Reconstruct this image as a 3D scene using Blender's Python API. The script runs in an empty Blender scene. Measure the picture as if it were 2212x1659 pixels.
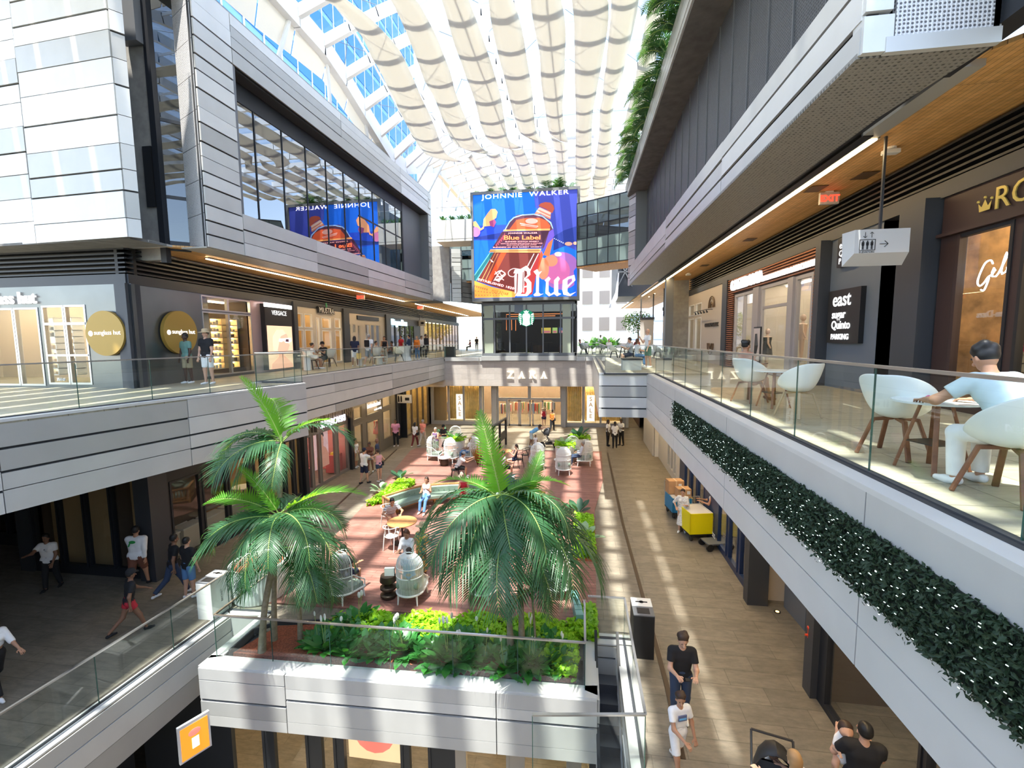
import bpy, math, random
import numpy as np
from mathutils import Vector, Matrix
R = math.radians
sc = bpy.context.scene
col = sc.collection
rnd = random.Random(7)

# ---------------------------------------------------------------- camera
CZ = 1.42                     # eye height above the upper walkway (z = 0)
FPX = 985.0
_d = Vector((148.0, 99.5, FPX)).normalized()          # mall direction seen in camera axes (right, up, forward)
_h = Vector((1.0, 0.0097, 0.0))
_u = _d.cross(_h).normalized()
if _u.y < 0: _u = -_u
_x = _u.cross(_d)
if _x.x < 0: _x = -_x
cam_d = bpy.data.cameras.new('camera')
cam = bpy.data.objects.new('camera', cam_d); col.objects.link(cam)
cam_d.sensor_fit = 'HORIZONTAL'; cam_d.sensor_width = 36.0
cam_d.lens = 36.0 * FPX / 2212.0
cam_d.clip_start = 0.05; cam_d.clip_end = 1000
def _w(c): # camera-axis vector -> world
    v = Vector(c); return Vector((v.dot(_x), v.dot(_d), v.dot(_u)))
_r, _up, _f = _w((1, 0, 0)), _w((0, 1, 0)), _w((0, 0, 1))
m3 = Matrix((_r, _up, -_f)).transposed()
cam.matrix_world = Matrix.Translation((0, 0, CZ)) @ m3.to_4x4()
sc.camera = cam

# ---------------------------------------------------------------- sky, sun, exposure
SUN_DIR = Vector((0.09, 0.27, -1.0)).normalized()
w = bpy.data.worlds.new('world'); sc.world = w; w.use_nodes = True
nt = w.node_tree; nt.nodes.clear()
wo = nt.nodes.new('ShaderNodeOutputWorld'); bg = nt.nodes.new('ShaderNodeBackground')
sk = nt.nodes.new('ShaderNodeTexSky'); sk.sky_type = 'NISHITA'; sk.sun_disc = False
sk.sun_elevation = R(72); sk.sun_rotation = R(205); sk.air_density = 1.0; sk.dust_density = 0.3; sk.ozone_density = 1.2
hs = nt.nodes.new('ShaderNodeHueSaturation'); hs.inputs['Saturation'].default_value = .8; nt.links.new(sk.outputs[0], hs.inputs['Color']); nt.links.new(hs.outputs[0], bg.inputs[0]); nt.links.new(bg.outputs[0], wo.inputs[0])
bg.inputs[1].default_value = 0.235
sun_d = bpy.data.lights.new('sun', 'SUN'); sun_d.energy = 5.3; sun_d.angle = R(1.0); sun_d.color = (1.0, 0.93, 0.82)
sun = bpy.data.objects.new('sun', sun_d); col.objects.link(sun)
sun.rotation_euler = SUN_DIR.to_track_quat('-Z', 'Y').to_euler(); sun.location = (0, 0, 40)
sc.view_settings.view_transform = 'Standard'; sc.view_settings.look = 'None'
sc.view_settings.gamma = 1.0; sc.view_settings.use_curve_mapping = False
sc.view_settings.exposure = 1.58
sc.cycles.max_bounces = 9; sc.cycles.diffuse_bounces = 6; sc.cycles.glossy_bounces = 3
sc.cycles.transmission_bounces = 4; sc.cycles.transparent_max_bounces = 14
sc.cycles.caustics_reflective = False; sc.cycles.caustics_refractive = False
sc.cycles.sample_clamp_indirect = 6.0

# ---------------------------------------------------------------- materials
MC = {}
def _nodes(name):
    m = bpy.data.materials.new(name); m.use_nodes = True
    n = m.node_tree; return m, n, n.nodes['Principled BSDF'], n.nodes['Material Output']
def mat(name, c, rough=0.6, metal=0.0, var=0.0, scale=6.0, bump=0.0, bscale=40.0, spec=0.5, sheen=0.0, trans=0.0):
    """plain surface with a little procedural mottling and bump"""
    if name in MC: return MC[name]
    m, n, b, o = _nodes(name)
    if max(c) > 1: c = [(v/255.0)**2.2 for v in c]
    b.inputs['Base Color'].default_value = (*c[:3], 1); b.inputs['Roughness'].default_value = rough
    b.inputs['Metallic'].default_value = metal; b.inputs['Specular IOR Level'].default_value = spec
    tc = n.nodes.new('ShaderNodeTexCoord')
    if var > 0:
        t = n.nodes.new('ShaderNodeTexNoise'); t.inputs['Scale'].default_value = scale; t.inputs['Detail'].default_value = 5
        r = n.nodes.new('ShaderNodeValToRGB')
        r.color_ramp.elements[0].color = (*[v*(1-var) for v in c[:3]], 1); r.color_ramp.elements[1].color = (*[min(1, v*(1+var)) for v in c[:3]], 1)
        r.color_ramp.elements[0].position = 0.3; r.color_ramp.elements[1].position = 0.7
        n.links.new(tc.outputs['Object'], t.inputs['Vector']); n.links.new(t.outputs['Fac'], r.inputs[0]); n.links.new(r.outputs[0], b.inputs['Base Color'])
    if bump > 0:
        t2 = n.nodes.new('ShaderNodeTexNoise'); t2.inputs['Scale'].default_value = bscale; t2.inputs['Detail'].default_value = 4
        bp = n.nodes.new('ShaderNodeBump'); bp.inputs['Strength'].default_value = bump; bp.inputs['Distance'].default_value = 0.02
        n.links.new(tc.outputs['Object'], t2.inputs['Vector']); n.links.new(t2.outputs['Fac'], bp.inputs['Height']); n.links.new(bp.outputs[0], b.inputs['Normal'])
    MC[name] = m; return m
def emis(name, c, s=1.0, base=None):
    if name in MC: return MC[name]
    m, n, b, o = _nodes(name)
    if max(c) > 1: c = [(v/255.0)**2.2 for v in c]
    b.inputs['Base Color'].default_value = (*(base or c)[:3], 1)
    b.inputs['Emission Color'].default_value = (*c[:3], 1); b.inputs['Emission Strength'].default_value = s
    MC[name] = m; return m
def glass(name, tint=(0.93, 0.97, 0.95), refl=1.0, rough=0.0, ior=1.45, gcol=(1, 1, 1)):
    """pane: see-through with angle-dependent mirror reflection"""
    if name in MC: return MC[name]
    m, n, b, o = _nodes(name); n.nodes.remove(b)
    tr = n.nodes.new('ShaderNodeBsdfTransparent'); tr.inputs[0].default_value = (*tint, 1)
    gl = n.nodes.new('ShaderNodeBsdfGlossy'); gl.inputs['Roughness'].default_value = rough; gl.inputs['Color'].default_value = (*gcol, 1)
    ge = n.nodes.new('ShaderNodeNewGeometry'); dt = n.nodes.new('ShaderNodeVectorMath'); dt.operation = 'DOT_PRODUCT'
    n.links.new(ge.outputs['Incoming'], dt.inputs[0]); n.links.new(ge.outputs['Normal'], dt.inputs[1])
    def mth(op, a_, b_=None):
        q = n.nodes.new('ShaderNodeMath'); q.operation = op
        if isinstance(a_, float): q.inputs[0].default_value = a_
        else: n.links.new(a_, q.inputs[0])
        if b_ is not None: q.inputs[1].default_value = b_
        return q.outputs[0]
    f0 = ((ior-1)/(ior+1))**2
    s5 = mth('POWER', mth('SUBTRACT', 1.0), 5.0)
    n.links.new(mth('ABSOLUTE', dt.outputs['Value']), s5.node.inputs[0].links[0].from_node.inputs[1])
    mu = n.nodes.new('ShaderNodeMath'); mu.operation = 'MULTIPLY_ADD'; mu.inputs[1].default_value = (1-f0)*refl; mu.inputs[2].default_value = f0*refl; mu.use_clamp = True
    n.links.new(s5, mu.inputs[0])
    mx = n.nodes.new('ShaderNodeMixShader'); n.links.new(mu.outputs[0], mx.inputs[0])
    n.links.new(tr.outputs[0], mx.inputs[1]); n.links.new(gl.outputs[0], mx.inputs[2]); n.links.new(mx.outputs[0], o.inputs[0])
    MC[name] = m; return m
def translucent(name, c, t=0.4, rough=0.7, c2=None, stripes=0):
    if name in MC: return MC[name]
    m, n, b, o = _nodes(name)
    if max(c) > 1: c = [(v/255.0)**2.2 for v in c]
    b.inputs['Base Color'].default_value = (*c, 1); b.inputs['Roughness'].default_value = rough
    tl = n.nodes.new('ShaderNodeBsdfTranslucent'); tl.inputs[0].default_value = (*(c2 or c), 1)
    mx = n.nodes.new('ShaderNodeMixShader'); mx.inputs[0].default_value = t
    n.links.new(b.outputs[0], mx.inputs[1]); n.links.new(tl.outputs[0], mx.inputs[2]); n.links.new(mx.outputs[0], o.inputs[0])
    MC[name] = m; return m
def tiles(name, c1, c2, mortar, w_=1.2, h_=0.6, ms=0.008, rough=0.55, var=0.25, axis='xy', bump=0.1, rot=0.0, off=0.5):
    """rectangular slabs laid in rows, each slab its own tone, plus grain"""
    if name in MC: return MC[name]
    m, n, b, o = _nodes(name)
    cc = [[(v/255.0)**2.2 for v in c] if max(c) > 1 else c for c in (c1, c2, mortar)]
    tc = n.nodes.new('ShaderNodeTexCoord'); mp = n.nodes.new('ShaderNodeMapping')
    n.links.new(tc.outputs['Object'], mp.inputs[0])
    if axis == 'xz': mp.inputs['Rotation'].default_value = (R(90), 0, 0)
    if axis == 'yz': mp.inputs['Rotation'].default_value = (R(90), 0, R(90))
    if axis == 'xy': mp.inputs['Rotation'].default_value = (0, 0, rot)
    br = n.nodes.new('ShaderNodeTexBrick'); br.inputs['Scale'].default_value = 1.0
    br.inputs['Brick Width'].default_value = w_; br.inputs['Row Height'].default_value = h_; br.inputs['Mortar Size'].default_value = ms
    br.offset = off; br.inputs['Color1'].default_value = (*cc[0], 1); br.inputs['Color2'].default_value = (*cc[1], 1); br.inputs['Mortar'].default_value = (*cc[2], 1)
    ns = n.nodes.new('ShaderNodeTexNoise'); ns.inputs['Scale'].default_value = 3.0; ns.inputs['Detail'].default_value = 8; ns.inputs['Roughness'].default_value = 0.7
    mr = n.nodes.new('ShaderNodeMapRange'); mr.inputs['From Min'].default_value = 0.3; mr.inputs['From Max'].default_value = 0.7
    mr.inputs['To Min'].default_value = 1-var; mr.inputs['To Max'].default_value = 1+var
    mx = n.nodes.new('ShaderNodeMixRGB'); mx.blend_type = 'MULTIPLY'; mx.inputs[0].default_value = 1.0
    st = n.nodes.new('ShaderNodeMapping'); st.inputs['Scale'].default_value = (1.0, 3.0, 1.0)
    n.links.new(mp.outputs[0], br.inputs['Vector']); n.links.new(mp.outputs[0], st.inputs[0]); n.links.new(st.outputs[0], ns.inputs['Vector'])
    n.links.new(ns.outputs['Fac'], mr.inputs[0]); n.links.new(br.outputs['Color'], mx.inputs[1]); n.links.new(mr.outputs[0], mx.inputs[2])
    n.links.new(mx.outputs[0], b.inputs['Base Color']); b.inputs['Roughness'].default_value = rough
    if bump:
        bp = n.nodes.new('ShaderNodeBump'); bp.inputs['Strength'].default_value = bump; bp.inputs['Distance'].default_value = 0.01
        n.links.new(br.outputs['Fac'], bp.inputs['Height']); bp.invert = True; n.links.new(bp.outputs[0], b.inputs['Normal'])
    MC[name] = m; return m
def perforated(name, c, hole, scale=30.0, rough=0.5, size=0.33, metal=0.2):
    """metal sheet pressed with a lattice of small openings"""
    m, n, b, o = _nodes(name)
    tc = n.nodes.new('ShaderNodeTexCoord')
    v = n.nodes.new('ShaderNodeTexVoronoi'); v.inputs['Scale'].default_value = scale; v.inputs['Randomness'].default_value = 0.12
    r = n.nodes.new('ShaderNodeValToRGB'); r.color_ramp.elements[0].position = size-0.05; r.color_ramp.elements[1].position = size+0.05
    r.color_ramp.elements[0].color = (*hole, 1); r.color_ramp.elements[1].color = (*c, 1)
    bp = n.nodes.new('ShaderNodeBump'); bp.inputs['Strength'].default_value = 0.6; bp.inputs['Distance'].default_value = 0.02
    n.links.new(tc.outputs['Object'], v.inputs['Vector']); n.links.new(v.outputs['Distance'], r.inputs[0]); n.links.new(r.outputs[0], b.inputs['Base Color'])
    n.links.new(v.outputs['Distance'], bp.inputs['Height']); n.links.new(bp.outputs[0], b.inputs['Normal'])
    b.inputs['Roughness'].default_value = rough; b.inputs['Metallic'].default_value = metal
    MC[name] = m; return m

SILVER = [mat('silver_panel_light', (0.66, 0.66, 0.645), 0.42, 0.2, 0.04, 1.5), mat('silver_panel_mid', (0.56, 0.56, 0.545), 0.42, 0.2, 0.04, 1.5),
          mat('silver_panel_grey', (0.44, 0.44, 0.425), 0.45, 0.2, 0.04, 1.5), mat('joint_dark', (0.03, 0.032, 0.036), 0.7)]
DARK = mat('dark_metal', (0.028, 0.031, 0.038), 0.45, 0.4)
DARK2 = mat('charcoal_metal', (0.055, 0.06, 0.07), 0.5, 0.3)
GREYM = mat('grey_metal', (0.16, 0.17, 0.185), 0.5, 0.2)
BLACK = mat('black_paint', (0.012, 0.012, 0.013), 0.5)
WHITE = mat('white_paint', (0.80, 0.80, 0.79), 0.45)
STEEL = mat('white_steel', (0.78, 0.79, 0.80), 0.4)
INOX = mat('brushed_steel', (0.55, 0.55, 0.55), 0.3, 0.9)
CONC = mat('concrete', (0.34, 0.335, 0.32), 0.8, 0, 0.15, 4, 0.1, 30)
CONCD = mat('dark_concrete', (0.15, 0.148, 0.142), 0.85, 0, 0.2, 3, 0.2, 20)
PLASTER = mat('off_white_plaster', (0.66, 0.64, 0.59), 0.7, 0, 0.04, 3)
BEIGE = mat('beige_stone', (0.50, 0.47, 0.41), 0.7, 0, 0.08, 3)
STONE = tiles('grey_brown_paving', (115, 108, 96), (128, 120, 107), (102, 95, 84), 1.2, 0.45, 0.008, 0.5, 0.28, 'xy', 0.08)
STONE3 = tiles('upper_walk_paving', (156, 149, 128), (172, 165, 145), (118, 111, 96), 1.2, 0.6, 0.008, 0.5, 0.2, 'xy', 0.08)
DECK = tiles('red_brown_decking', (134, 93, 83), (150, 109, 98), (92, 62, 55), 3.0, 0.14, 0.006, 0.55, 0.25, 'xy', 0.2)
ZTILE = tiles('warm_grey_stone_cladding', (0.46, 0.41, 0.375), (0.53, 0.48, 0.44), (0.36, 0.33, 0.30), 1.3, 0.42, 0.008, 0.6, 0.08, 'xz', 0.1)
WOODC = tiles('oak_ceiling_boards', (0.66, 0.36, 0.12), (0.78, 0.46, 0.18), (0.24, 0.12, 0.045), 0.09, 4.0, 0.004, 0.5, 0.2, 'xy', 0.2)
WOOD = mat('oak_wood', (0.50, 0.24, 0.085), 0.5, 0, 0.2, 8)
WOODD = mat('walnut_wood', (0.19, 0.075, 0.035), 0.45, 0, 0.25, 12)
RAILG = glass('rail_glass', (0.94, 0.975, 0.96), .75)
SHOPG = glass('shop_window_glass', (0.90, 0.92, 0.90), 1.1)
ROOFG = glass('roof_glass', (0.90, 0.96, 1.0), 0.6)
DARKG = glass('dark_tinted_glass', (0.16, 0.19, 0.19), 3.2, gcol=(0.9, 0.95, 1.0))
GREENG = mat('green_grey_spandrel_glass', (0.20, 0.26, 0.245), 0.12, 0.0, spec=0.8)
BLUEG = mat('blue_tower_glass', (0.05, 0.26, 0.62), 0.12, 0.3)
PERFW = perforated('white_perforated_sheet', (0.72, 0.72, 0.73), (0.13, 0.13, 0.14), 22)
PERFG = perforated('grey_perforated_sheet', (0.30, 0.29, 0.27), (0.07, 0.07, 0.065), 14)
PERFD = perforated('dark_mesh_sheet', (0.105, 0.11, 0.118), (0.012, 0.013, 0.015), 16)
WARM = emis('warm_lamp', (1.0, 0.72, 0.38), 15.0)
WARMS = emis('warm_shop_light', (1.0, 0.78, 0.48), 7.0)
NEUTS = emis('neutral_shop_light', (1.0, 0.9, 0.76), 6.0)
WHITEL = emis('white_letter_light', (1.0, 1.0, 1.0), .45, (.3, .3, .3))

# ---------------------------------------------------------------- mesh helpers
class MB:
    def __init__(s, T=None): s.v = []; s.f = []; s.m = []; s.T = T
    def add(s, vs, fs, m=0):
        o = len(s.v)
        if s.T is not None: vs = [tuple(s.T @ Vector(p)) for p in vs]
        s.v += [tuple(p) for p in vs]; s.f += [tuple(i+o for i in f) for f in fs]; s.m += [m]*len(fs); return s
    def box(s, x0, x1, y0, y1, z0, z1, m=0):
        return s.add([(x0,y0,z0),(x1,y0,z0),(x1,y1,z0),(x0,y1,z0),(x0,y0,z1),(x1,y0,z1),(x1,y1,z1),(x0,y1,z1)],
              [(0,3,2,1),(4,5,6,7),(0,1,5,4),(1,2,6,5),(2,3,7,6),(3,0,4,7)], m)
    def quad(s, a, b, c, d, m=0): return s.add([a,b,c,d], [(0,1,2,3)], m)
    def prism(s, poly, z0, z1, m=0):
        n = len(poly); a = sum(poly[i][0]*poly[(i+1)%n][1]-poly[(i+1)%n][0]*poly[i][1] for i in range(n))
        if a < 0: poly = poly[::-1]
        vs = [(p[0],p[1],z0) for p in poly]+[(p[0],p[1],z1) for p in poly]
        return s.add(vs, [tuple(range(n))[::-1], tuple(range(n, 2*n))]+[(i,(i+1)%n,n+(i+1)%n,n+i) for i in range(n)], m)
    def wall(s, a, b, z0, z1, th=0.1, m=0, off=0.0):
        """upright slab from plan point a to b; thickness th to the left of a->b, starting at off"""
        d = Vector((b[0]-a[0], b[1]-a[1])).normalized(); n = Vector((-d.y, d.x))
        A = Vector(a[:2])+n*off; B = Vector(b[:2])+n*off
        return s.prism([tuple(A), tuple(B), tuple(B+n*th), tuple(A+n*th)], z0, z1, m)
    def beam(s, a, b, w_, h_, m=0, up=(0,0,1)):
        a = Vector(a); b = Vector(b); d = (b-a).normalized(); u = Vector(up)
        if abs(d.dot(u)) > 0.99: u = Vector((1,0,0))
        x = d.cross(u).normalized()*(w_/2); z = x.cross(d).normalized()*(h_/2)
        vs = [a-x-z,a+x-z,a+x+z,a-x+z,b-x-z,b+x-z,b+x+z,b-x+z]
        return s.add(vs, [(0,3,2,1),(4,5,6,7),(0,1,5,4),(1,2,6,5),(2,3,7,6),(3,0,4,7)], m)
    def tube(s, pts, r, n=8, m=0, closed=False, cap=True):
        P = [Vector(p) for p in pts]; k = len(P); rr = r if isinstance(r, (list, tuple)) else [r]*k
        vs = []; ref = Vector((0,0,1))
        for i, p in enumerate(P):
            d = (P[(i+1)%k]-P[i-1]) if closed else (P[min(i+1,k-1)]-P[max(i-1,0)])
            d = d.normalized() if d.length > 1e-9 else Vector((0,0,1))
            if abs(d.dot(ref)) > 0.95: ref = Vector((1,0,0)) if abs(d.x) < 0.9 else Vector((0,1,0))
            x = d.cross(ref).normalized(); y = d.cross(x)
            ref = -y if False else ref
            for j in range(n):
                a = 2*math.pi*j/n; vs.append(p+x*math.cos(a)*rr[i]+y*math.sin(a)*rr[i])
        fs = []
        for i in range(k if closed else k-1):
            for j in range(n):
                a, b = i*n+j, i*n+(j+1)%n; c, d = ((i+1)%k)*n+(j+1)%n, ((i+1)%k)*n+j
                fs.append((a,b,c,d))
        if cap and not closed: fs += [tuple(range(n))[::-1], tuple(range((k-1)*n, k*n))]
        return s.add(vs, fs, m)
    def lathe(s, prof, n=24, c=(0,0,0), m=0, cap=True):
        vs = []; k = len(prof)
        for r_, z in prof:
            for j in range(n):
                a = 2*math.pi*j/n; vs.append((c[0]+r_*math.cos(a), c[1]+r_*math.sin(a), c[2]+z))
        fs = [(i*n+j, i*n+(j+1)%n, (i+1)*n+(j+1)%n, (i+1)*n+j) for i in range(k-1) for j in range(n)]
        if cap: fs += [tuple(range(n))[::-1], tuple(range((k-1)*n, k*n))]
        return s.add(vs, fs, m)
    def cyl(s, c, r, h, n=20, m=0): return s.lathe([(r,0),(r,h)], n, c, m)
    def ball(s, c, r, n=12, m=0, sc_=(1,1,1)):
        vs = []; k = n//2+1
        for i in range(k):
            t = math.pi*(i/(k-1)); 
            for j in range(n):
                a = 2*math.pi*j/n; vs.append((c[0]+r*sc_[0]*math.sin(t)*math.cos(a), c[1]+r*sc_[1]*math.sin(t)*math.sin(a), c[2]-r*sc_[2]*math.cos(t)))
        return s.add(vs, [(i*n+j, i*n+(j+1)%n, (i+1)*n+(j+1)%n, (i+1)*n+j) for i in range(k-1) for j in range(n)], m)
    def build(s, name, mats, parent=None, smooth=False, bevel=0.0, sub=0, solid=0.0):
        me = bpy.data.meshes.new(name); me.from_pydata([tuple(p) for p in s.v], [], s.f)
        mats = mats if isinstance(mats, (list, tuple)) else [mats]
        for q in mats: me.materials.append(q)
        if len(mats) > 1: me.polygons.foreach_set('material_index', [min(i, len(mats)-1) for i in s.m])
        if smooth:
            me.polygons.foreach_set('use_smooth', [True]*len(me.polygons))
            try: me.set_sharp_from_angle(angle=R(38))
            except Exception: pass
        me.update()
        o = bpy.data.objects.new(name, me); col.objects.link(o)
        if parent is not None: o.parent = parent
        if solid: q = o.modifiers.new('t', 'SOLIDIFY'); q.thickness = solid
        if bevel: q = o.modifiers.new('b', 'BEVEL'); q.width = bevel; q.segments = 2; q.limit_method = 'ANGLE'
        if sub: q = o.modifiers.new('s', 'SUBSURF'); q.levels = sub; q.render_levels = sub
        return o
def tag(o, label=None, cat=None, group=None, kind=None):
    if label: o['label'] = label
    if cat: o['category'] = cat
    if group: o['group'] = group
    if kind: o['kind'] = kind
    return o
def struct(o, label=None):
    o['kind'] = 'structure'
    if label: o['label'] = label
    return o
def empty(name, loc=(0,0,0), rz=0.0, label=None, cat=None, group=None):
    o = bpy.data.objects.new(name, None); col.objects.link(o); o.location = loc; o.rotation_euler = (0,0,rz); o.empty_display_size = 0.2
    return tag(o, label, cat, group)
def kids(o): return [c for c in bpy.data.objects if c.parent is o]
def copy_tree(o, loc=None, rz=None, label=None, group=None, scale=None):
    c = o.copy(); col.objects.link(c)
    if loc is not None: c.location = loc
    if rz is not None: c.rotation_euler = (0,0,rz)
    if scale is not None: c.scale = (scale,)*3
    if label: c['label'] = label
    if group: c['group'] = group
    for ch in o.children:
        d = ch.copy(); col.objects.link(d); d.parent = c
        for g in ch.children:
            e = g.copy(); col.objects.link(e); e.parent = d
    return c
def lerp(a, b, t): return tuple(x+(y-x)*t for x, y in zip(a, b))
_font = {}
def text_mesh(txt, size, depth=0.01, align='CENTER', space=1.0, shear=0.0, offset=0.0):
    """vertices/faces of extruded lettering lying in the local x-z plane, facing -y"""
    key = (txt, size, depth, align, space, shear, offset)
    if key not in _font:
        cu = bpy.data.curves.new('t', 'FONT'); cu.body = txt; cu.size = size; cu.extrude = depth/2; cu.align_x = align
        cu.space_character = space; cu.shear = shear; cu.offset = offset; cu.resolution_u = 3
        o = bpy.data.objects.new('t', cu); me = bpy.data.meshes.new_from_object(o)
        vs = [(v.co.x, -v.co.z, v.co.y) for v in me.vertices]; fs = [tuple(p.vertices) for p in me.polygons]
        bpy.data.objects.remove(o); bpy.data.curves.remove(cu); bpy.data.meshes.remove(me); _font[key] = (vs, fs)
    return _font[key]
def frame(origin, d, n=None):
    """matrix whose local x runs along plan direction d, z up, -y out of the wall towards the viewer"""
    d = Vector((d[0], d[1], 0)).normalized(); y = Vector((0,0,1)).cross(d)
    return Matrix(((d.x, y.x, 0, origin[0]), (d.y, y.y, 0, origin[1]), (0, 0, 1, origin[2]), (0,0,0,1)))
def letters(mb, txt, size, T, m=0, **k):
    vs, fs = text_mesh(txt, size, **k); mb.add([tuple(T @ Vector(v)) for v in vs], fs, m); return mb

def cladding(mb, a, b, z0, z1, seed=0, out=0.0, rows=None, minh=0.32, maxh=0.75, splits=(3.0, 6.5), th=0.05, thick_every=0.45):
    """horizontal metal panels of mixed heights and greys between a and b, dark joints between; outside is to the right of a->b"""
    g = random.Random(seed); L = math.dist(a[:2], b[:2]); d = Vector((b[0]-a[0], b[1]-a[1])).normalized()
    mb.wall(a, b, z0+0.03, z1-0.03, 0.12, 3, 0.03)
    if rows is None:
        rows = []; z = z0
        while z < z1-0.05:
            h = g.uniform(minh, maxh); 
            if z1-(z+h) < minh*0.7: h = z1-z
            rows.append((z, min(z+h, z1))); z += h
    x = 0.0; cuts = [0.0]
    while x < L-splits[0]*0.6:
        x += g.uniform(*splits); cuts.append(min(x, L))
    if cuts[-1] < L: cuts[-1] = L
    if len(cuts) < 2: cuts = [0.0, L]
    for i, (u, v) in enumerate(zip(cuts[:-1], cuts[1:])):
        for k, (r0, r1) in enumerate(rows):
            gap = 0.045 if g.random() < thick_every else 0.012
            p = Vector(a[:2])+d*(u+0.008); q = Vector(a[:2])+d*(v-0.008)
            o_ = -g.choice((0, 0, 0.012))-out
            mb.wall(tuple(p), tuple(q), r0+0.006, r1-gap+(0.006 if r1 == rows[-1][1] else 0), th, g.choice((0, 0, 1, 1, 2)), o_-0.02)
    return mb
# ================================================================ SETTING
def PZ(px, py, z):
    """world point on the level z that the photograph shows at pixel (px, py)"""
    v = _w(((px-1106.0), (829.5-py), FPX)); t = (z-CZ)/v.z; return (v.x*t, v.y*t, z)
def PY(px, py, y):
    v = _w(((px-1106.0), (829.5-py), FPX)); t = y/v.y; return (v.x*t, y, CZ+v.z*t)
def PX(px, py, x):
    v = _w(((px-1106.0), (829.5-py), FPX)); t = x/v.x; return (x, v.y*t, CZ+v.z*t)
def PV(px, py, a, b):
    n = (b[1]-a[1], -(b[0]-a[0])); v = _w(((px-1106.0), (829.5-py), FPX)); t = (n[0]*a[0]+n[1]*a[1])/(n[0]*v.x+n[1]*v.y)
    return (v.x*t, v.y*t, CZ+v.z*t)
Z2 = -5.5; Z1 = -11.0
# ---- lowest level floor
struct(MB().box(-40, 30, -8, 60, Z1-0.3, Z1).build('floor', STONE), 'dark lowest mall floor under the openings')
# ---- middle level floor with its two openings beside the planter
LW = [(-10.35, -6), (-8.98, 5.25), (-8.72, 9.72)]        # edge of the left walkway over the near opening
m = MB()
m.prism([(-40, -6), LW[0], LW[1], LW[2], (-7.93, 9.82), (-7.93, 9.3), (0.36, 9.3), (0.36, 9.87), (0.84, 9.87), (0.84, -6), (30, -6), (30, 62), (-40, 62)], Z2-0.12, Z2)
struct(m.build('floor', STONE), 'grey brown paved floor of the middle level')
m = MB()
for a, b in ((LW[0], LW[1]), (LW[1], LW[2])): cladding(m, a, b, Z2-1.3, Z2-0.02, 3, 0.0, [(Z2-1.3, Z2-.78), (Z2-.78, Z2-.36), (Z2-.36, Z2-0.02)], splits=(3.5, 6))
cladding(m, LW[2], (-7.93, 9.82), Z2-1.3, Z2-0.02, 4, 0.0, [(Z2-1.3, Z2-.6), (Z2-.6, Z2-0.02)], splits=(3, 4))
m.prism([LW[1], LW[2], (-9.0, 9.9), (-9.28, 5.3)], Z2, Z2+0.03, 0); m.prism([LW[0], LW[1], (-9.28, 5.3), (-10.65, -6)], Z2, Z2+0.03, 0)
m.prism([LW[2], (-7.93, 9.82), (-7.93, 10.02), (-8.95, 9.95)], Z2, Z2+0.03, 0)
struct(m.build('trim_1', SILVER), 'grey metal panel edge of the left middle walkway')
m = MB(); m.box(-12.2, -8.95, -6, 14, Z2-1.25, Z2-0.13, 0)
m.v = [(min(v[0], -10.75+(v[1]+6)*0.145), v[1], v[2]) for v in m.v]
struct(m.build('ceiling', DARK2), 'dark underside of the left middle walkway')
m = MB(); cladding(m, (0.86, 9.87), (0.86, -6), Z2-1.3, Z2-0.02, 5, 0.0, [(Z2-1.3, Z2-.6), (Z2-.6, Z2-0.02)], splits=(3, 5)); cladding(m, (0.36, 9.88), (0.84, 9.88), Z2-1.9, Z2-0.02, 6, 0.0, [(Z2-1.9, Z2-1.35), (Z2-1.35, Z2-.85), (Z2-.85, Z2-0.28), (Z2-.28, Z2-0.02)], splits=(3, 5))
m.box(0.84, 1.0, -6, 9.9, Z2, Z2+0.03, 0); m.box(0.2, 1.0, 9.87, 10.25, Z2, Z2+0.03, 0)
struct(m.build('trim_2', SILVER), 'white metal lining of the escalator opening')
struct(MB().box(0.95, 14, -6, 9.7, Z2-1.2, Z2-0.13).build('ceiling', DARK2), 'dark underside of the right middle walkway')
struct(MB().box(-7.6, 0.3, 9.4, 30, Z2-1.2, Z2-0.13).build('ceiling', DARK2), 'dark underside of the courtyard floor')
# decking of the courtyard
m = MB(); m.prism([(-8.15, 10.35), (-8.25, 11.6), (-8.95, 17.6), (-10.45, 26.6), (-10.3, 27.35), (1.3, 27.75), (1.12, 22), (0.6, 18), (0.42, 10.5)], Z2, Z2+0.035)
struct(m.build('floor', DECK), 'red brown timber deck of the courtyard')
# ---- planter with its panelled front
PLF = [(-8.0, 7.98), (0.36, 8.22)]
m = MB(); d = (PLF[1][0]-PLF[0][0], PLF[1][1]-PLF[0][1])
m.prism([PLF[0], PLF[1], (0.36, 8.3), (-8.0, 8.1)], Z2-1.28, Z2, 3)
g = random.Random(3)
x0 = lambda t: lerp(PLF[0], PLF[1], t)
def pfr(x): t = (x+8.0)/8.36; return lerp(PLF[0], PLF[1], t)
for u, v, rows in ((-8.0, -6.03, [(-1.27, -1.04), (-1.03, -.72), (-.66, -.24), (-.22, 0.03)]), (-6.03, -1.6, [(-1.27, -1.02), (-1.01, -.56), (-.5, -.28), (-.27, 0.03)]), (-1.6, 0.36, [(-1.27, -1.02), (-1.01, -.56), (-.5, -.28), (-.27, 0.03)])):
    for k, (r0, r1) in enumerate(rows): m.wall(pfr(u+.01), pfr(v-.01), Z2+r0, Z2+r1, 0.06, [1, 2, 1, 1][k] if u < -6.1 else [1, 1, 0, 1][k], -0.05)
m.prism([pfr(-8.0), pfr(.36), (0.36, 8.55), (0.14, 8.52), (-7.82, 8.32), (-8.0, 8.3)], Z2+0.03, Z2+0.06, 0)
m.prism([(-8.0, 8.2), (-7.72, 8.3), (-7.72, 9.85), (-7.93, 9.85)], Z2+0.03, Z2+0.06, 0)
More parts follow.
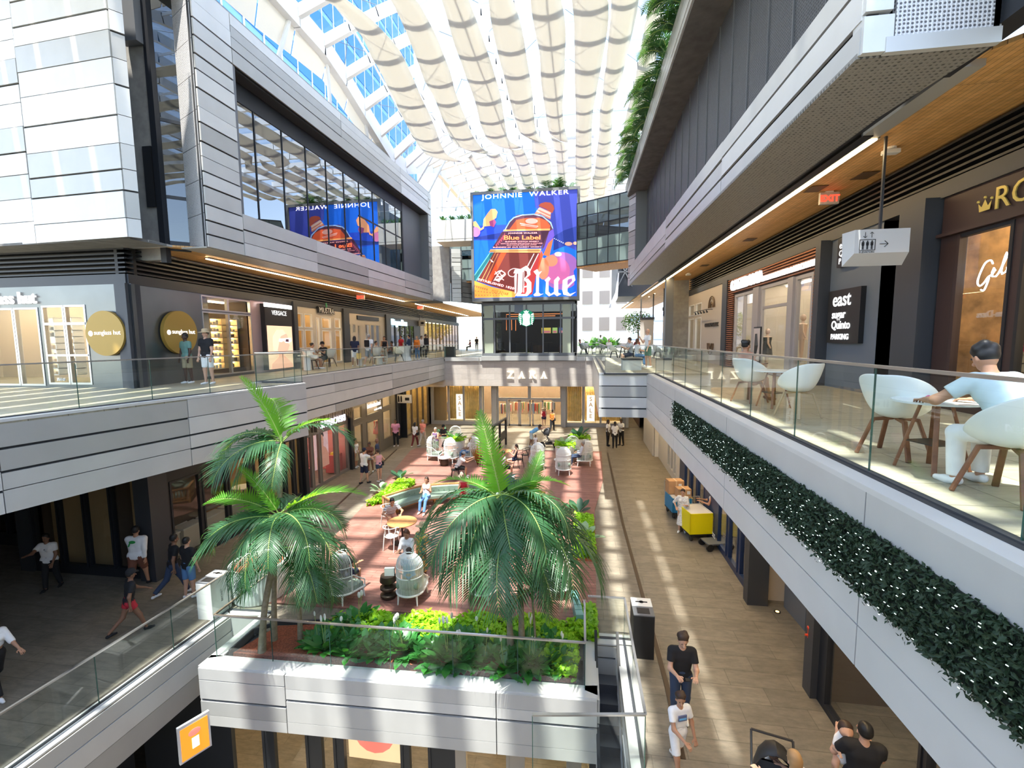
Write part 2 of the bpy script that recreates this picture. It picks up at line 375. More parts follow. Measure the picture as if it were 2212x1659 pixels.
m.prism([(0.12, 8.4), (0.36, 8.3), (0.36, 9.87), (0.12, 9.87)], Z2+0.03, Z2+0.06, 0)
cladding(m, (0.37, 8.25), (0.37, 9.87), Z2-1.9, Z2+.03, 8, 0.0, [(Z2-1.9, Z2-1.0), (Z2-1.0, Z2-.5), (Z2-.5, Z2+.03)], splits=(3, 4))
m.wall((-8.0, 8.0), (-7.93, 9.8), Z2-1.28, Z2+.03, .05, 1)
struct(m.build('trim_3', SILVER), 'grey metal panel front and coping of the planting bed')
struct(MB().prism([(-7.9, 8.15), (0.3, 8.35), (0.3, 9.35), (-7.85, 9.35)], Z2-0.55, Z2-0.1).build('trim_4', DARK2), 'dark trough under the planting bed')
m = MB(); m.box(-7.7, -7.66, 8.45, 9.2, Z2-.1, Z2+.1); m.beam((-7.68, 9.2, Z2+.03), (-7.3, 9.55, Z2+.03), .04, .14); m.beam((-7.3, 9.55, Z2+.03), (-5.0, 10.0, Z2+.03), .04, .14); m.beam((-5.0, 10.0, Z2+.03), (0.1, 10.45, Z2+.03), .04, .14); m.beam((-0.02, 8.6, Z2), (-0.02, 10.4, Z2), .04, .14)
struct(m.build('trim_5', DARK2), 'dark metal edging around the planting bed')

# ---- upper level: left walkway
UL = [(-13.4, -6), (-10.62, 6.75), (-9.03, 13.9)]; UL2 = [(-10.85, 13.9), (-10.5, 34.3)]
m = MB(); m.prism([(-40, -6)]+UL+UL2+[(1.5, 34.3), (1.5, 62), (-40, 62)], -0.12, 0.0)
struct(m.build('floor', STONE3), 'pale paved floor of the upper left walkway and rear terrace')
m = MB(); m.prism([(-40, -6), (-13.7, -6), (-10.9, 6.75), (-9.35, 13.6), (-11.15, 13.6), (-10.85, 34.6), (-10.85, 62), (-40, 62)], -1.68, -0.13)
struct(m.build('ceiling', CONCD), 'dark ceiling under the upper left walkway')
m = MB(); RWL = [(-1.75, -1.3), (-1.3, -.94), (-.94, -.5), (-.5, -.03)]
cladding(m, UL[0], UL[1], -1.75, -.03, 11, 0, RWL, splits=(4, 7)); cladding(m, UL[1], UL[2], -1.75, -.03, 12, 0, RWL, splits=(2.5, 4.5))
cladding(m, UL2[0], UL2[1], -1.75, -.03, 13, 0, [(-1.75, -1.36), (-1.36, -.86), (-.86, -.46), (-.46, -.03)], splits=(4, 7))
m.prism([UL[2], (-9.1, 14.0), (-10.85, 14.0), UL2[0]], -1.75, -.03, 1)
def strip(mb, pts, w_, z0, z1, mi=0, off=0.0):
    for a, b in zip(pts[:-1], pts[1:]): mb.wall(a, b, z0, z1, w_, mi, off)
strip(m, UL, .22, -.03, .025, 0, -.02); strip(m, UL2, .22, -.03, .025, 0, -.02)
strip(m, UL, .05, .0, .03, 3, .21); strip(m, UL2, .05, .0, .03, 3, .21)
struct(m.build('wall_left', SILVER), 'grey metal panel band along the upper left walkway edge')
# ---- upper level: right walkway
UR = [(2.68, -4), (2.6, 18.45)]; URJ = [(2.6, 18.45), (0.74, 18.43)]; URB = [(0.74, 18.43), (0.9, 36)]
m = MB(); m.prism([UR[0], UR[1], URJ[1], URB[1], (1.5, 36), (1.5, 62), (30, 62), (30, -4)], -0.12, 0.0)
struct(m.build('floor', STONE3), 'pale paved floor of the upper right walkway')
m = MB(); m.prism([(2.9, -4), (2.85, 18.7), (0.95, 18.7), (1.1, 36), (1.1, 62), (30, 62), (30, -4)], -1.68, -0.13)
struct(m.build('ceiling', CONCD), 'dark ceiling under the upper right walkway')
m = MB()
m.wall(UR[1], UR[0], -1.72, -.05, .12, 3, .04)
for i, (u, v) in enumerate(((18.4, 13.1), (13.1, 8.6), (8.6, 4.55), (4.55, 0.5), (0.5, -4))):
    P = lambda y: (2.6+(18.45-y)*0.00356, y)
    m.wall(P(u-.008), P(v+.008), -.36, -.03, .06, 1, -.02); m.wall(P(u-.008), P(v+.008), -1.33, -.95, .06, 0, -.02); m.wall(P(u-.008), P(v+.008), -1.75, -1.345, .06, 0, -.02)
    if i: m.wall(P(u-.008), P(v+.008), -.96, -.36, .03, 2, .03)
    else: m.wall(P(u-.008), P(v+.008), -.94, -.37, .06, 1, -.02)
cladding(m, (0.74, 18.43), (2.6, 18.43), -1.75, -.03, 21, 0, [(-1.75, -1.38), (-1.37, -.95), (-.93, -.5), (-.48, -.03)], splits=(4, 7), thick_every=.6)
m.wall((0.9, 36), (0.74, 18.43), -1.75, -.03, .1, 1, 0)
strip(m, [UR[1], UR[0]], .2, -.03, .025, 0, -.02); strip(m, [(0.74, 18.41), (2.6, 18.41)], .2, -.03, .025, 0, 0); strip(m, [UR[1], UR[0]], .09, .0, .03, 3, .18)
struct(m.build('wall_right', SILVER), 'pale metal panel band along the upper right walkway edge')

# ---- rear wall over the fashion shop entrance
m = MB(); m.box(-10.5, 1.5, 34.3, 34.7, -2.2, -.28); m.box(-12.2, -10.5, 34.35, 34.7, -2.3, -1.75)
struct(m.build('wall_rear', ZTILE), 'warm grey stone band over the rear shop entrance')
m = MB(); 
for a, b in ((-10.4, -7.7), (-7.66, -7.5), (-.3, .35), (.4, 1.45)): m.box(a, b, 34.22, 34.6, -.27, .02, 1)
m.box(-7.5, -.32, 34.15, 34.6, -.24, .1, 2)
struct(m.build('trim_6', SILVER), 'grey metal kerb along the rear terrace')
struct(MB().box(-12.2, 9, 34.6, 37, -2.1, -1.75).build('ceiling', CONC), 'soffit over the rear shop entrance')
struct(MB().box(-15, 8, 41.9, 42.2, Z2, -.2).build('wall_rear', PLASTER))

# ---- upper blocks: left
A, B = (-11.35, 12.85), (-10.95, 33.4)
def AB(y): t = (y-A[1])/(B[1]-A[1]); return lerp(A, B, t)
m = MB()
cladding(m, A, AB(14.35), 4.32, 12.0, 31, 0, splits=(4, 6), thick_every=.75, minh=.4, maxh=.6)
rows_lo = [(4.32, 4.75), (4.75, 5.2), (5.2, 5.7)]
cladding(m, AB(14.36), AB(32.8), 4.32, 5.7, 32, 0, rows_lo, splits=(4, 7))
rows_hi = [(10.45, 10.95), (10.95, 11.3), (11.3, 11.65), (11.65, 12.0)]
cladding(m, AB(14.36), AB(32.8), 10.45, 12.0, 33, 0, rows_hi, splits=(5, 8), thick_every=.3)
cladding(m, AB(32.81), B, 4.32, 12.0, 34, 0, minh=.3, maxh=.5, splits=(4, 6))
m.wall(A, B, 4.3, 4.34, .9, 2, .05)
m.wall(AB(14.3), AB(33), 10.4, 10.46, .75, 3, .1); m.wall(AB(14.3), AB(33), 5.62, 5.7, .75, 1, .02)
m.wall(A, B, 11.95, 12.02, 1.2, 1, .02)
m.wall((-10.95, 33.4), (-13.5, 33.6), 4.3, 12.0, .1, 1)
struct(m.build('wall_left_upper', SILVER), 'grey striped metal block above the left walkway with a long window')
m = MB(); m.wall(AB(14.35), AB(14.5), 5.7, 10.45, .8, 0, .02); m.wall(AB(29.3), AB(32.8), 5.7, 10.45, .1, 0, .62); m.wall(AB(32.75), AB(32.85), 5.7, 10.45, .7, 0, .02)
m.wall(AB(29.3), AB(29.45), 5.7, 10.45, .1, 1, .55)
struct(m.build('trim_7', [GREYM, DARK]), 'grey lining of the long window recess')
# long window: glass, mullions, dark room behind
w1 = empty('window_1'); struct(w1, 'long mirror-like window in the upper left block')
m = MB(); m.wall(AB(14.4), AB(29.3), 5.7, 10.45, .02, 0, .6); m.build('window_pane', glass('mirror_window_glass', (.22, .25, .25), 2.6, ior=1.9, gcol=(.9, .92, .95)), w1)
m = MB(); y = 14.4
while y < 29.3: m.wall(AB(y), AB(y+.04), 5.7, 10.45, .06, 0, .57); y += 1.55
m.wall(AB(14.4), AB(29.3), 5.7, 5.78, .06, 0, .57); m.wall(AB(14.4), AB(29.3), 9.75, 10.45, .05, 0, .57)
m.wall(AB(23.6), AB(29.3), 8.0, 8.06, .06, 0, .57)
m.build('window_mullions', DARK, w1)
struct(MB().wall(AB(14.4), AB(29.4), 5.6, 10.5, .1, 0, 4.0).build('wall_left_room', CONCD)); 
m = MB(); m.wall(AB(14.3), AB(29.6), 5.5, 5.6, 4, 0, .65); m.wall(AB(14.3), AB(29.6), 10.5, 10.6, 4, 0, .65); struct(m.build('floor', DARK2))
# near left block
m = MB(); rows = []; g = random.Random(41)
cladding(m, (-24, 11.75), (-17.4, 11.5), 4.3, 15.0, 42, 0, splits=(5, 7), minh=.5, maxh=.85, thick_every=.5); cladding(m, (-17.39, 11.5), (-15.6, 11.38), 4.3, 15.0, 47, 0, splits=(5, 7), minh=.5, maxh=.85, thick_every=.4)
cladding(m, (-15.59, 11.38), (-12.3, 11.17), 4.3, 15.0, 43, 0, splits=(5, 7), minh=.5, maxh=.85, thick_every=.5)
cladding(m, (-12.3, 11.17), (-12.12, 11.42), 4.3, 15.0, 43, 0, splits=(5, 7), minh=.5, maxh=.85, thick_every=.5)
m.box(-24, -12.35, 11.8, 12.6, 4.3, 4.36, 2)
struct(m.build('wall_left_near', SILVER), 'pale striped metal panel block at the near left')
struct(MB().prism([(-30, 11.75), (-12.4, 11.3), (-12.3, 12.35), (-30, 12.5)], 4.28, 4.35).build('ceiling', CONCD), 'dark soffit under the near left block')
m = MB(); m.wall((-15, 12.85), (-13.03, 12.9), 4.0, 15, .2, 0); m.box(-13.6, -13.0, 12.6, 12.85, 10.3, 13.5, 1)
struct(m.build('wall_left_recess', [CONC, GREYM]), 'bare concrete recess between the two left blocks')
m = MB(); m.box(-13.02, -12.82, 12.83, 13.0, 3.9, 15, 0); m.box(-13.35, -13.05, 12.82, 12.86, 5.6, 7.4, 1)
struct(m.build('trim_8', [DARK, BLACK]), 'dark steel column in the left recess')
w2 = struct(empty('window_2'), 'tall dark window beside the white mesh end'); MB().wall((-13.0, 12.9), (-12.45, 13.4), 4.3, 12, .03).build('window_pane', DARKG, w2)
m = MB(); m.wall((-13.0, 12.9), (-12.45, 13.4), 4.3, 4.6, .06, 0, -.02); m.wall((-13.0, 12.9), (-12.45, 13.4), 5.9, 6.0, .06, 0, -.02); m.wall((-13.0, 12.9), (-12.45, 13.4), 8.2, 8.3, .06, 0, -.02); m.build('window_mullions', DARK, w2)
m = MB(); z = 4.35
while z < 12: m.wall((-12.45, 13.38), (-11.4, 12.86), z, z+.98, .05, 0, -.02) ; z += 1.0
struct(m.build('wall_left_end', PERFW), 'white perforated sheet end of the left block')
struct(MB().prism([(-13.2, 12.75), (-12.45, 13.45), (-11.4, 12.9), (-11.0, 33.3), (-14.5, 33.3), (-13.9, 12.6)], 12.0, 12.1).build('ceiling', CONC))
# ---- shop ceiling and louvres, left upper
struct(MB().prism([(-14.3, 12.5), (-12.9, 12.62), (-11.5, 13.6), (-11.3, 33.3), (-11.3, 60), (-18, 60), (-15.6, 30)], 4.36, 4.42).build('ceiling', WOODC), 'oak board ceiling over the upper left walkway')
def SL(y): return (-13.73-.08*(y-12.5), y) if y < 27 else (-14.89-.04*(y-27), y)
def louvres(pts, z0, z1, n, name, label, beam=.3, lab2=None):
    m = MB()
    for a, b in zip(pts[:-1], pts[1:]):
        m.wall(a, b, z0, z1, .1, 1, .25)
        for k in range(n): zz = z0+(z1-z0)*(k+.3)/n; m.wall(a, b, zz, zz+(z1-z0)/n*.35, .28, 0, -.02)
        m.wall(a, b, z0-beam, z0, .3, 2, -.05)
    return struct(m.build(name, [DARK, BLACK, DARK2]), label)
louvres([(-26, 12.3), (-13.73, 12.3), SL(27), SL(60)], 3.5, 4.33, 6, 'trim_9', 'black louvre band above the upper left shops', .3)
# ---- upper blocks: right
U0, U1 = (3.28, 6.3), (3.08, 30.4)
def URB_(y): t = (y-U0[1])/(U1[1]-U0[1]); return lerp(U0, U1, t)
m = MB()
for (u, v, rows) in ((30.4, 18.4, [(4.72, 5.0), (5.0, 5.3), (5.3, 5.9)]), (18.4, 11.6, [(4.72, 5.08), (5.1, 5.5), (5.53, 5.9)]), (11.6, 6.3, [(4.72, 5.04), (5.1, 5.5), (5.53, 5.9)])):
    cladding(m, URB_(u-.01), URB_(v+.01), 4.72, 5.9, int(u), 0, rows, splits=(12, 14), thick_every=.4)
m.wall(U1, U0, 5.86, 5.92, .9, 1, .05)
m.prism([(3.26, 6.27), (3.58, 6.27), (3.58, 6.5), (3.26, 6.5)], 4.72, 5.12, 0); m.prism([(3.26, 6.25), (3.55, 6.25), (3.55, 6.5), (3.26, 6.5)], 5.16, 9, 0)
cladding(m, (2.9, 32), (2.9, 3), 10.3, 11.3, 51, 0, [(10.3, 10.5), (10.5, 10.75), (10.75, 11.0), (11.0, 11.3)], splits=(7, 9), thick_every=0)
m.wall((2.9, 32), (2.9, 3), 11.28, 11.32, .25, 0, 0)
cladding(m, (3.0, 30.6), (3.35, 29.7), 4.72, 10.5, 52, 0, splits=(12, 14), minh=.3, maxh=.5)
struct(m.build('wall_right_upper', SILVER), 'pale metal panel bands of the upper right block')
m = MB()
y = 29.4; Yg = []
while y > 6.3: Yg.append(y); y -= 1.22
for y in Yg: m.box(3.93, 4.0, y-1.18, y-.03, 5.9, 10.3, 0); m.box(3.9, 3.95, y-.03, y+.0, 5.9, 10.3, 1)
m.box(4.0, 4.1, 6.3, 29.5, 5.9, 10.3, 2)
struct(m.build('wall_right_mesh', [PERFD, GREYM, BLACK]), 'dark expanded mesh wall of the upper right block')
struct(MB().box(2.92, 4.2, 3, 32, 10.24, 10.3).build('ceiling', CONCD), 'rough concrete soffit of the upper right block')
struct(MB().box(3.3, 4.1, 29.45, 29.75, 5.6, 10.4).build('trim_10', GREYM))
m = MB(); m.box(3.6, 4.66, 6.28, 6.36, 4.87, 9, 0); m.prism([(3.24, 6.35), (4.64, 6.35), (4.45, 8.0), (4.42, 30), (3.05, 30)], 4.7, 4.76, 1); m.prism([(3.42, 6.4), (4.5, 6.4), (4.4, 8), (4.35, 29.4), (3.25, 29.4)], 4.78, 5.85, 3); m.box(4.6, 4.68, 6.28, 7.2, 4.8, 9, 2); m.box(3.5, 4.68, 6.26, 6.34, 4.7, 4.87, 2)
struct(m.build('wall_right_mesh_end', [PERFW, PERFG, SILVER[1], BLACK]), 'perforated sheet end and soffit of the upper right block')
m = MB(); m.box(4.4, 4.95, 7.0, 31, 5.0, 5.1, 0); m.box(4.66, 4.95, 5, 7.4, 4.9, 9, 0); m.box(4.95, 5.15, 9.4, 31, 4.95, 5.05, 1)
m.wall((4.66, 7.2), (9, 4), 5.4, 9, .2, 2); m.wall((4.7, 7.2), (9.0, 2.6), 5.1, 5.4, .2, 0, -.2)
struct(m.build('trim_11', [DARK, BLACK, GREYM]), 'dark steel channel beside the oak ceiling')
struct(MB().prism([(5.05, 30.6), (5.05, 9), (5.05, 7.3), (8.5, 3.5), (8.5, 60), (5.05, 60)], 5.06, 5.12).build('ceiling', WOODC), 'oak board ceiling over the upper right walkway')
louvres([(6.9, 31.0), (6.9, 0)], 4.32, 5.06, 6, 'trim_12', 'black louvre band above the upper right shops', .3)
# LED strips in their metal channels
def strip_lamp(a, b, z, label, w_=.07):
    t = empty('strip_light', (0, 0, 0), 0, label, 'light fitting', 'linear lamps under the upper blocks')
    MB().beam((*a, z+.04), (*b, z+.04), w_*2.1, .12).build('channel', GREYM, t)
    MB().beam((*a, z-.03), (*b, z-.03), w_, .03).build('diffuser', WARM, t)
strip_lamp((3.7, -2), (3.7, 30), -1.72, 'added warm fill light under the upper right walkway', .12)  # fill lamp added to brighten the middle level floor
strip_lamp((-12.0, 12), (-11.6, 33), -1.72, 'added warm fill light under the upper left walkway', .05)  # dimmer added fill lamp for the left side
strip_lamp((5.28, 9.6), (5.23, 41.5), 5.0, 'long warm strip light above the upper right walkway', .09)
strip_lamp((-13.0, 14.6), (-13.25, 33.5), 4.34, 'long warm strip light above the upper left walkway', .07)
strip_lamp((-13.3, 36), (-13.9, 56), 4.34, 'far warm strip light above the rear of the left walkway', .07)
strip_lamp((5.2, 48), (5.2, 59.5), 5.0, 'short warm strip light beyond the right block end', .07)
MB().box(4.98, 5.3, 7.3, 9.55, 4.97, 5.07).build('trim_13', SILVER[2])['kind'] = 'structure'

struct(MB().box(-26, -25.8, -10, 60, Z1, -1.7).build('wall_sky_block_left', WALLX := mat('brown_wall', (.22, .17, .12), .8))); struct(MB().box(13, 13.2, -10, 60, Z1, -1.7).build('wall_sky_block_right', WALLX))  # unseen outer walls added to keep horizon sky light off the middle level
struct(MB().box(-30, 30, -10.4, -10, Z1, 6).build('wall_behind', PLASTER), 'added unseen concrete wall of the mall behind the viewer')  # added out of view to darken glass reflections, kept low for sky light
# ---- ribs and glass of the canopy
def zc(y): return 14.35 if y < 20.4 else (14.35-(y-20.4)*.29 if y < 28 else 12.15+(y-28)*.35 if y < 36 else 14.95)
def zr(x, y):
    e = max(0.0, (-x-5.0)/6.2); return 16.1-(e**1.4)*(16.1-zc(y))
canopy = empty('canopy', (0, 0, 0)); struct(canopy, 'arched white steel and glass canopy over the mall')
XS = [-11.2, -9.9, -8.6, -7.3, -6, -4.5, -3, -1.5, 0, 1.5, 3.0, 4.5, 6]
y = -9.75; YB = []
while y < 60: YB.append(y); y += 1.85
for k, y in enumerate(YB):
    m = MB()
    for a, b in zip(XS[:-1], XS[1:]): m.beam((a-.02, y, zr(a, y)), (b+.02, y, zr(b, y)), .2, .45)
    m.build('rib', STEEL, canopy)
m = MB()
for xi in XS[1:-1:2]:
    for a, b in zip(YB[:-1], YB[1:]): m.beam((xi, a, zr(xi, a)+.12), (xi, b, zr(xi, b)+.12), .05, .12)
m.build('purlins', STEEL, canopy)
m = MB()
for a, b in zip(YB[:-1], YB[1:]): m.beam((-11.25, a, zr(-11.2, a)-.1), (-11.25, b+.02, zr(-11.2, b)-.1), .35, .85); m.beam((6, a, 15.6), (6, b, 15.6), .3, .6)
m.build('edge_beam', STEEL, canopy)
m = MB()
for a, b in zip(YB[:-1], YB[1:]):
    for u, v in zip(XS[:-1], XS[1:]): m.quad((u, a, zr(u, a)+.34), (v, a, zr(v, a)+.34), (v, b, zr(v, b)+.34), (u, b, zr(u, b)+.34))
m.build('roof_glazing', ROOFG, canopy)
m = MB(); g = random.Random(5)
for i, (a, b) in enumerate(zip(YB[:-1:1], YB[1::1])):
    for j, (u, v) in enumerate(zip(XS[:-1], XS[1:])):
        if (i+j) % 2 == 0: m.tube([(u, a, zr(u, a)+.3), (v, b, zr(v, b)+.3)], .014, 4)
        if (i*3+j) % 4 == 0: m.tube([(v, a, zr(v, a)+.3), (u, b, zr(u, b)+.3)], .014, 4)
m.build('bracing_cables', GREYM, canopy)
m = MB()
for (a, b) in ((5.5, 6.2), (9.5, 8.9), (13.4, 12.8), (17.0, 17.7), (20.8, 20.3), (24.6, 23.9), (28, 28.6), (38, 37.5), (44, 44)):
    m.tube([(-11.5, a, 12.0), (-11.3, b, zr(-11.2, b)-.3)], .09, 8); 
for a in (31.2, 33.5): m.tube([(-11.2, a, 12.0), (-9.0, a-1, zr(-9, a)-.2)], .07, 8); m.tube([(-9.2, a+.4, 10.9), (-8.6, a+1.5, zr(-9, a)-.2)], .06, 8)
m.build('struts', STEEL, canopy)
# fabric valance along the left edge
m = MB(); VA = [(-9, 1.9), (8, 1.8), (12, 1.7), (16, 1.5), (18.1, 1.25), (20.4, 1.0), (22.3, .9), (25, .7), (28, .45)]
for (a, da), (b, db) in zip(VA[:-1], VA[1:]):
    m.quad((-11.3, a+.04, zr(-11.2, a)-.2), (-11.3, b-.04, zr(-11.2, b)-.2), (-11.62, b-.04, zr(-11.2, b)-.2-db), (-11.62, a+.04, zr(-11.2, a)-.2-da))
FABRIC = translucent('sail_fabric', (0.80, 0.78, 0.73), .36, .85, (0.88, 0.85, 0.78))
m.build('fabric_valance', FABRIC, canopy, solid=.02)
# ---- fabric sails
SAILS = [  # left edge pixels, right edge pixels (in the photograph's frame) on the sail level
 ([(640,-60),(711,0),(736,25),(783,83),(801,119),(827,163),(866,246),(895,297),(906,318),(920,336)], [(690,-60),(756,0),(809,47),(857,103),(885,152),(914,217),(942,282),(953,311),(968,336),(1000,352)]),
 ([(800,-60),(845,0),(868,50),(900,123),(918,174),(940,217),(961,268),(976,300),(990,318),(1015,328)], [(850,-60),(900,0),(938,72),(954,108),(972,152),(987,210),(1008,260),(1030,307),(1055,331),(1078,332)]),
 ([(930,-60),(954,0),(967,43),(980,87),(998,137),(1012,181),(1027,221),(1039,268),(1052,300),(1078,318)], [(985,-60),(1012,0),(1025,36),(1045,87),(1059,127),(1072,174),(1083,217),(1090,260),(1099,304),(1128,320)]),
 ([(1040,-60),(1055,0),(1061,43),(1070,87),(1081,137),(1095,188),(1106,231),(1119,278),(1124,289),(1146,294)], [(1095,-60),(1108,0),(1121,40),(1130,72),(1137,119),(1144,163),(1150,203),(1153,246),(1160,289),(1182,314)]),
 ([(1140,-60),(1146,0),(1150,29),(1157,72),(1166,119),(1169,174),(1175,217),(1182,268),(1184,278),(1189,290)], [(1205,-60),(1213,0),(1220,40),(1222,80),(1220,123),(1220,166),(1216,203),(1215,235),(1218,271),(1227,307)]),
 ([(1233,-60),(1236,0),(1240,36),(1241,90),(1242,145),(1242,181),(1244,235),(1244,289),(1243,343),(1244,380)], [(1316,-60),(1314,0),(1314,47),(1307,98),(1298,145),(1292,174),(1285,217),(1280,250),(1278,289),(1278,369)]),
 ([(1324,-60),(1321,0),(1319,43),(1312,108),(1309,145),(1305,163),(1301,217),(1296,239),(1294,289),(1283,383)], [(1386,-60),(1379,0),(1374,40),(1363,83),(1352,127),(1345,156),(1332,203),(1325,235),(1321,289),(1316,380)]),
 ([(1410,-60),(1404,0),(1395,47),(1385,101),(1374,159),(1367,203),(1356,235),(1348,271),(1345,300),(1327,380)], [(1440,-60),(1436,0),(1430,47),(1420,101),(1410,159),(1398,203),(1388,235),(1378,271),(1370,300),(1350,380)]),
]
TAILS = [([(1008,338),(1020,352),(1045,390),(1060,410)], [(1018,332),(1037,355),(1062,388),(1085,415)]),
 ([(1050,330),(1074,362),(1092,392),(1100,410)], [(1078,330),(1092,352),(1104,375),(1124,410)]),
 ([(1100,318),(1117,358),(1128,392),(1132,405)], [(1128,318),(1139,340),(1149,372),(1154,400)]),
 ([(1149,292),(1150,340),(1158,376),(1165,398)], [(1180,312),(1188,340),(1190,365),(1192,398)]),
 ([(1189,289),(1199,330),(1204,370),(1206,398)], [(1227,306),(1227,340),(1225,369),(1222,398)]),
 ([(1243,380),(1244,402),(1252,428),(1258,445)], [(1278,369),(1275,396),(1270,430),(1266,445)]),
 ([(1280,380),(1281,410),(1284,430),(1288,445)], [(1316,380),(1309,418),(1305,430),(1300,445)])]
WORDS = ['first', 'second', 'third', 'fourth', 'fifth', 'sixth', 'seventh', 'eighth', 'ninth', 'tenth', 'eleventh', 'twelfth']
def resample(P, n):
    P = [Vector(p) for p in P]; L = [0]
    for a, b in zip(P[:-1], P[1:]): L.append(L[-1]+(b-a).length)
    out = []
    for i in range(n):
        s_ = L[-1]*i/(n-1); k = 0
        while k < len(P)-2 and L[k+1] < s_: k += 1
        t = (s_-L[k])/max(1e-6, L[k+1]-L[k])
        p0, p1, p2, p3 = P[max(k-1,0)], P[k], P[k+1], P[min(k+2,len(P)-1)]
        out.append(0.5*((2*p1)+(-p0+p2)*t+(2*p0-5*p1+4*p2-p3)*t*t+(-p0+3*p1-3*p2+p3)*t**3))
    return out
def sail(Lp, Rp, z, i, label, near=True):
    A_ = [PZ(px, py, z) for px, py in Lp]; B_ = [PZ(px, py, z) for px, py in Rp]
    if near is not True and near: A_ = [(near, y, z) for y in (11, 4, -8)]; B_ = [(near+1.14, y, z) for y in (11, 4, -8)]
    elif near:  # run on overhead towards the viewer
        for Q in (A_, B_):
            for yy in (6.0, 0.0, -8.0): Q.insert(0, (Q[0][0]+(Q[0][0]-Q[1][0])*.0, yy, z))
    n = 60 if near else 16; a = resample(A_, n); b = resample(B_, n); m = MB(); vs = []
    for k in range(n):
        y = (a[k].y+b[k].y)/2; wv = .05*math.sin(y*1.15+i*.9)+.015*math.sin(y*2.9+i)
        for q in range(5):
            t = q/4; p = a[k].lerp(b[k], t); vs.append((p.x, p.y, p.z+wv-.12*math.sin(math.pi*t)))
    m.add(vs, [(k*5+q, k*5+q+1, (k+1)*5+q+1, (k+1)*5+q) for k in range(n-1) for q in range(4)])
    o = m.build('fabric_sail', FABRIC, None, True, solid=.015)
    tag(o, label, 'sail', 'white fabric sails under the glass canopy')
for i, (l, r) in enumerate(SAILS): sail(l, r, 12.7, i, 'long white fabric sail under the glass roof, %s from the left block' % WORDS[i])
for k, xx in enumerate((-12.5, -13.8, -15.1, -16.4, -17.7, -19.0, -20.3)):  # extra sails added above the view to break up sun on the near left
    sail([(0, 0)], [(0, 0)], 13.6, k+3, 'added unseen fabric sail shading the near left block, %s from the atrium' % WORDS[k], xx)
for i, (l, r) in enumerate(TAILS): sail(l, r, 13.1, i, 'short white fabric sail over the video screen, %s from the left' % WORDS[i], False)
# ================================================================ RAILINGS
def railing(pts, z, h, label, pw=1.35, name='glass_railing', skip=()):
    t = empty(name, (pts[0][0], pts[0][1], z), 0, label, 'railing'); o = Vector((pts[0][0], pts[0][1], z))
    def L(p, zz): return (p[0]-o.x, p[1]-o.y, zz-o.z)
    hr = MB(); bc = MB()
    for i, (a, b) in enumerate(zip(pts[:-1], pts[1:])):
        d = math.dist(a, b); n = max(1, round(d/pw)); u = Vector((b[0]-a[0], b[1]-a[1])).normalized()
        for k in range(n):
            p = Vector(a)+u*(d*k/n+.006); q = Vector(a)+u*(d*(k+1)/n-.006); nn = Vector((-u.y, u.x))*.007
            m = MB(); m.prism([L(p-nn, 0)[:2], L(q-nn, 0)[:2], L(q+nn, 0)[:2], L(p+nn, 0)[:2]], .03, h-.02)
            m.build('glass_panel', RAILG, t)
            e = MB(); e.prism([L(q-nn, 0)[:2], L(q+u*.012-nn, 0)[:2], L(q+u*.012+nn, 0)[:2], L(q+nn, 0)[:2]], .03, h-.02); e.build('panel_seal', mat('green_glass_edge', (.03, .09, .07), .2), t)
        hr.beam(L(a, z+h), L(b, z+h), .045, .03); bc.beam(L(a, z+.02), L(b, z+.02), .07, .05)
    hr.build('handrail', INOX, t); bc.build('base_channel', DARK2, t); return t
railing([(2.95, -1.5), (2.86, 18.1), (0.95, 18.08), (1.1, 33.9)], 0, 1.11, 'long glass railing along the upper right walkway', 1.62)
railing([(-13.1, -1.5), (-10.86, 6.75), (-9.28, 13.7), (-9.32, 14.15), (-11.05, 14.2), (-10.72, 34.45), (-7.6, 34.6)], 0, 1.02, 'long glass railing along the upper left walkway', 1.5)
railing([(-.2, 34.8), (1.3, 34.8)], 0, 1.02, 'short glass railing right of the coffee pavilion')
railing([(-10.3, -1), (-9.17, 5.27), (-8.93, 9.93), (-7.72, 9.98)], Z2, 1.02, 'glass railing along the left middle walkway', 1.6)
railing([(-7.83, 9.9), (-7.83, 8.27), (0.12, 8.44), (0.12, 9.9)], Z2, 1.02, 'glass railing around the planting bed', 1.36)
railing([(0.2, 10.08), (1.02, 10.1), (1.04, 6.85), (-0.72, 6.6)], Z2, 1.02, 'glass railing around the escalator opening', 1.7)
# glass balustrade end below and the escalator
t = empty('escalator', (0.6, 8.5, Z2-.3), 0, 'steep escalator in the slot beside the planting bed', 'escalator')
m = MB()
for k in range(22): y = 1.1-k*.3; m.box(-.2, .22, y-.3, y, -.2-k*.2-.2, -.2-k*.2)
m.build('steps', mat('step_metal', (.10, .10, .11), .35, .6), t)
m = MB(); m.beam((-.23, 1.3, .1), (-.23, -5, -3.9), .05, 1.0); m.beam((.24, 1.3, .1), (.24, -5, -3.9), .05, 1.0); m.build('side_panels', STEEL, t)
m = MB(); m.beam((-.23, 1.3, .68), (-.23, -5, -3.35), .06, .06); m.beam((.24, 1.3, .68), (.24, -5, -3.35), .06, .06); m.build('handrails', BLACK, t)

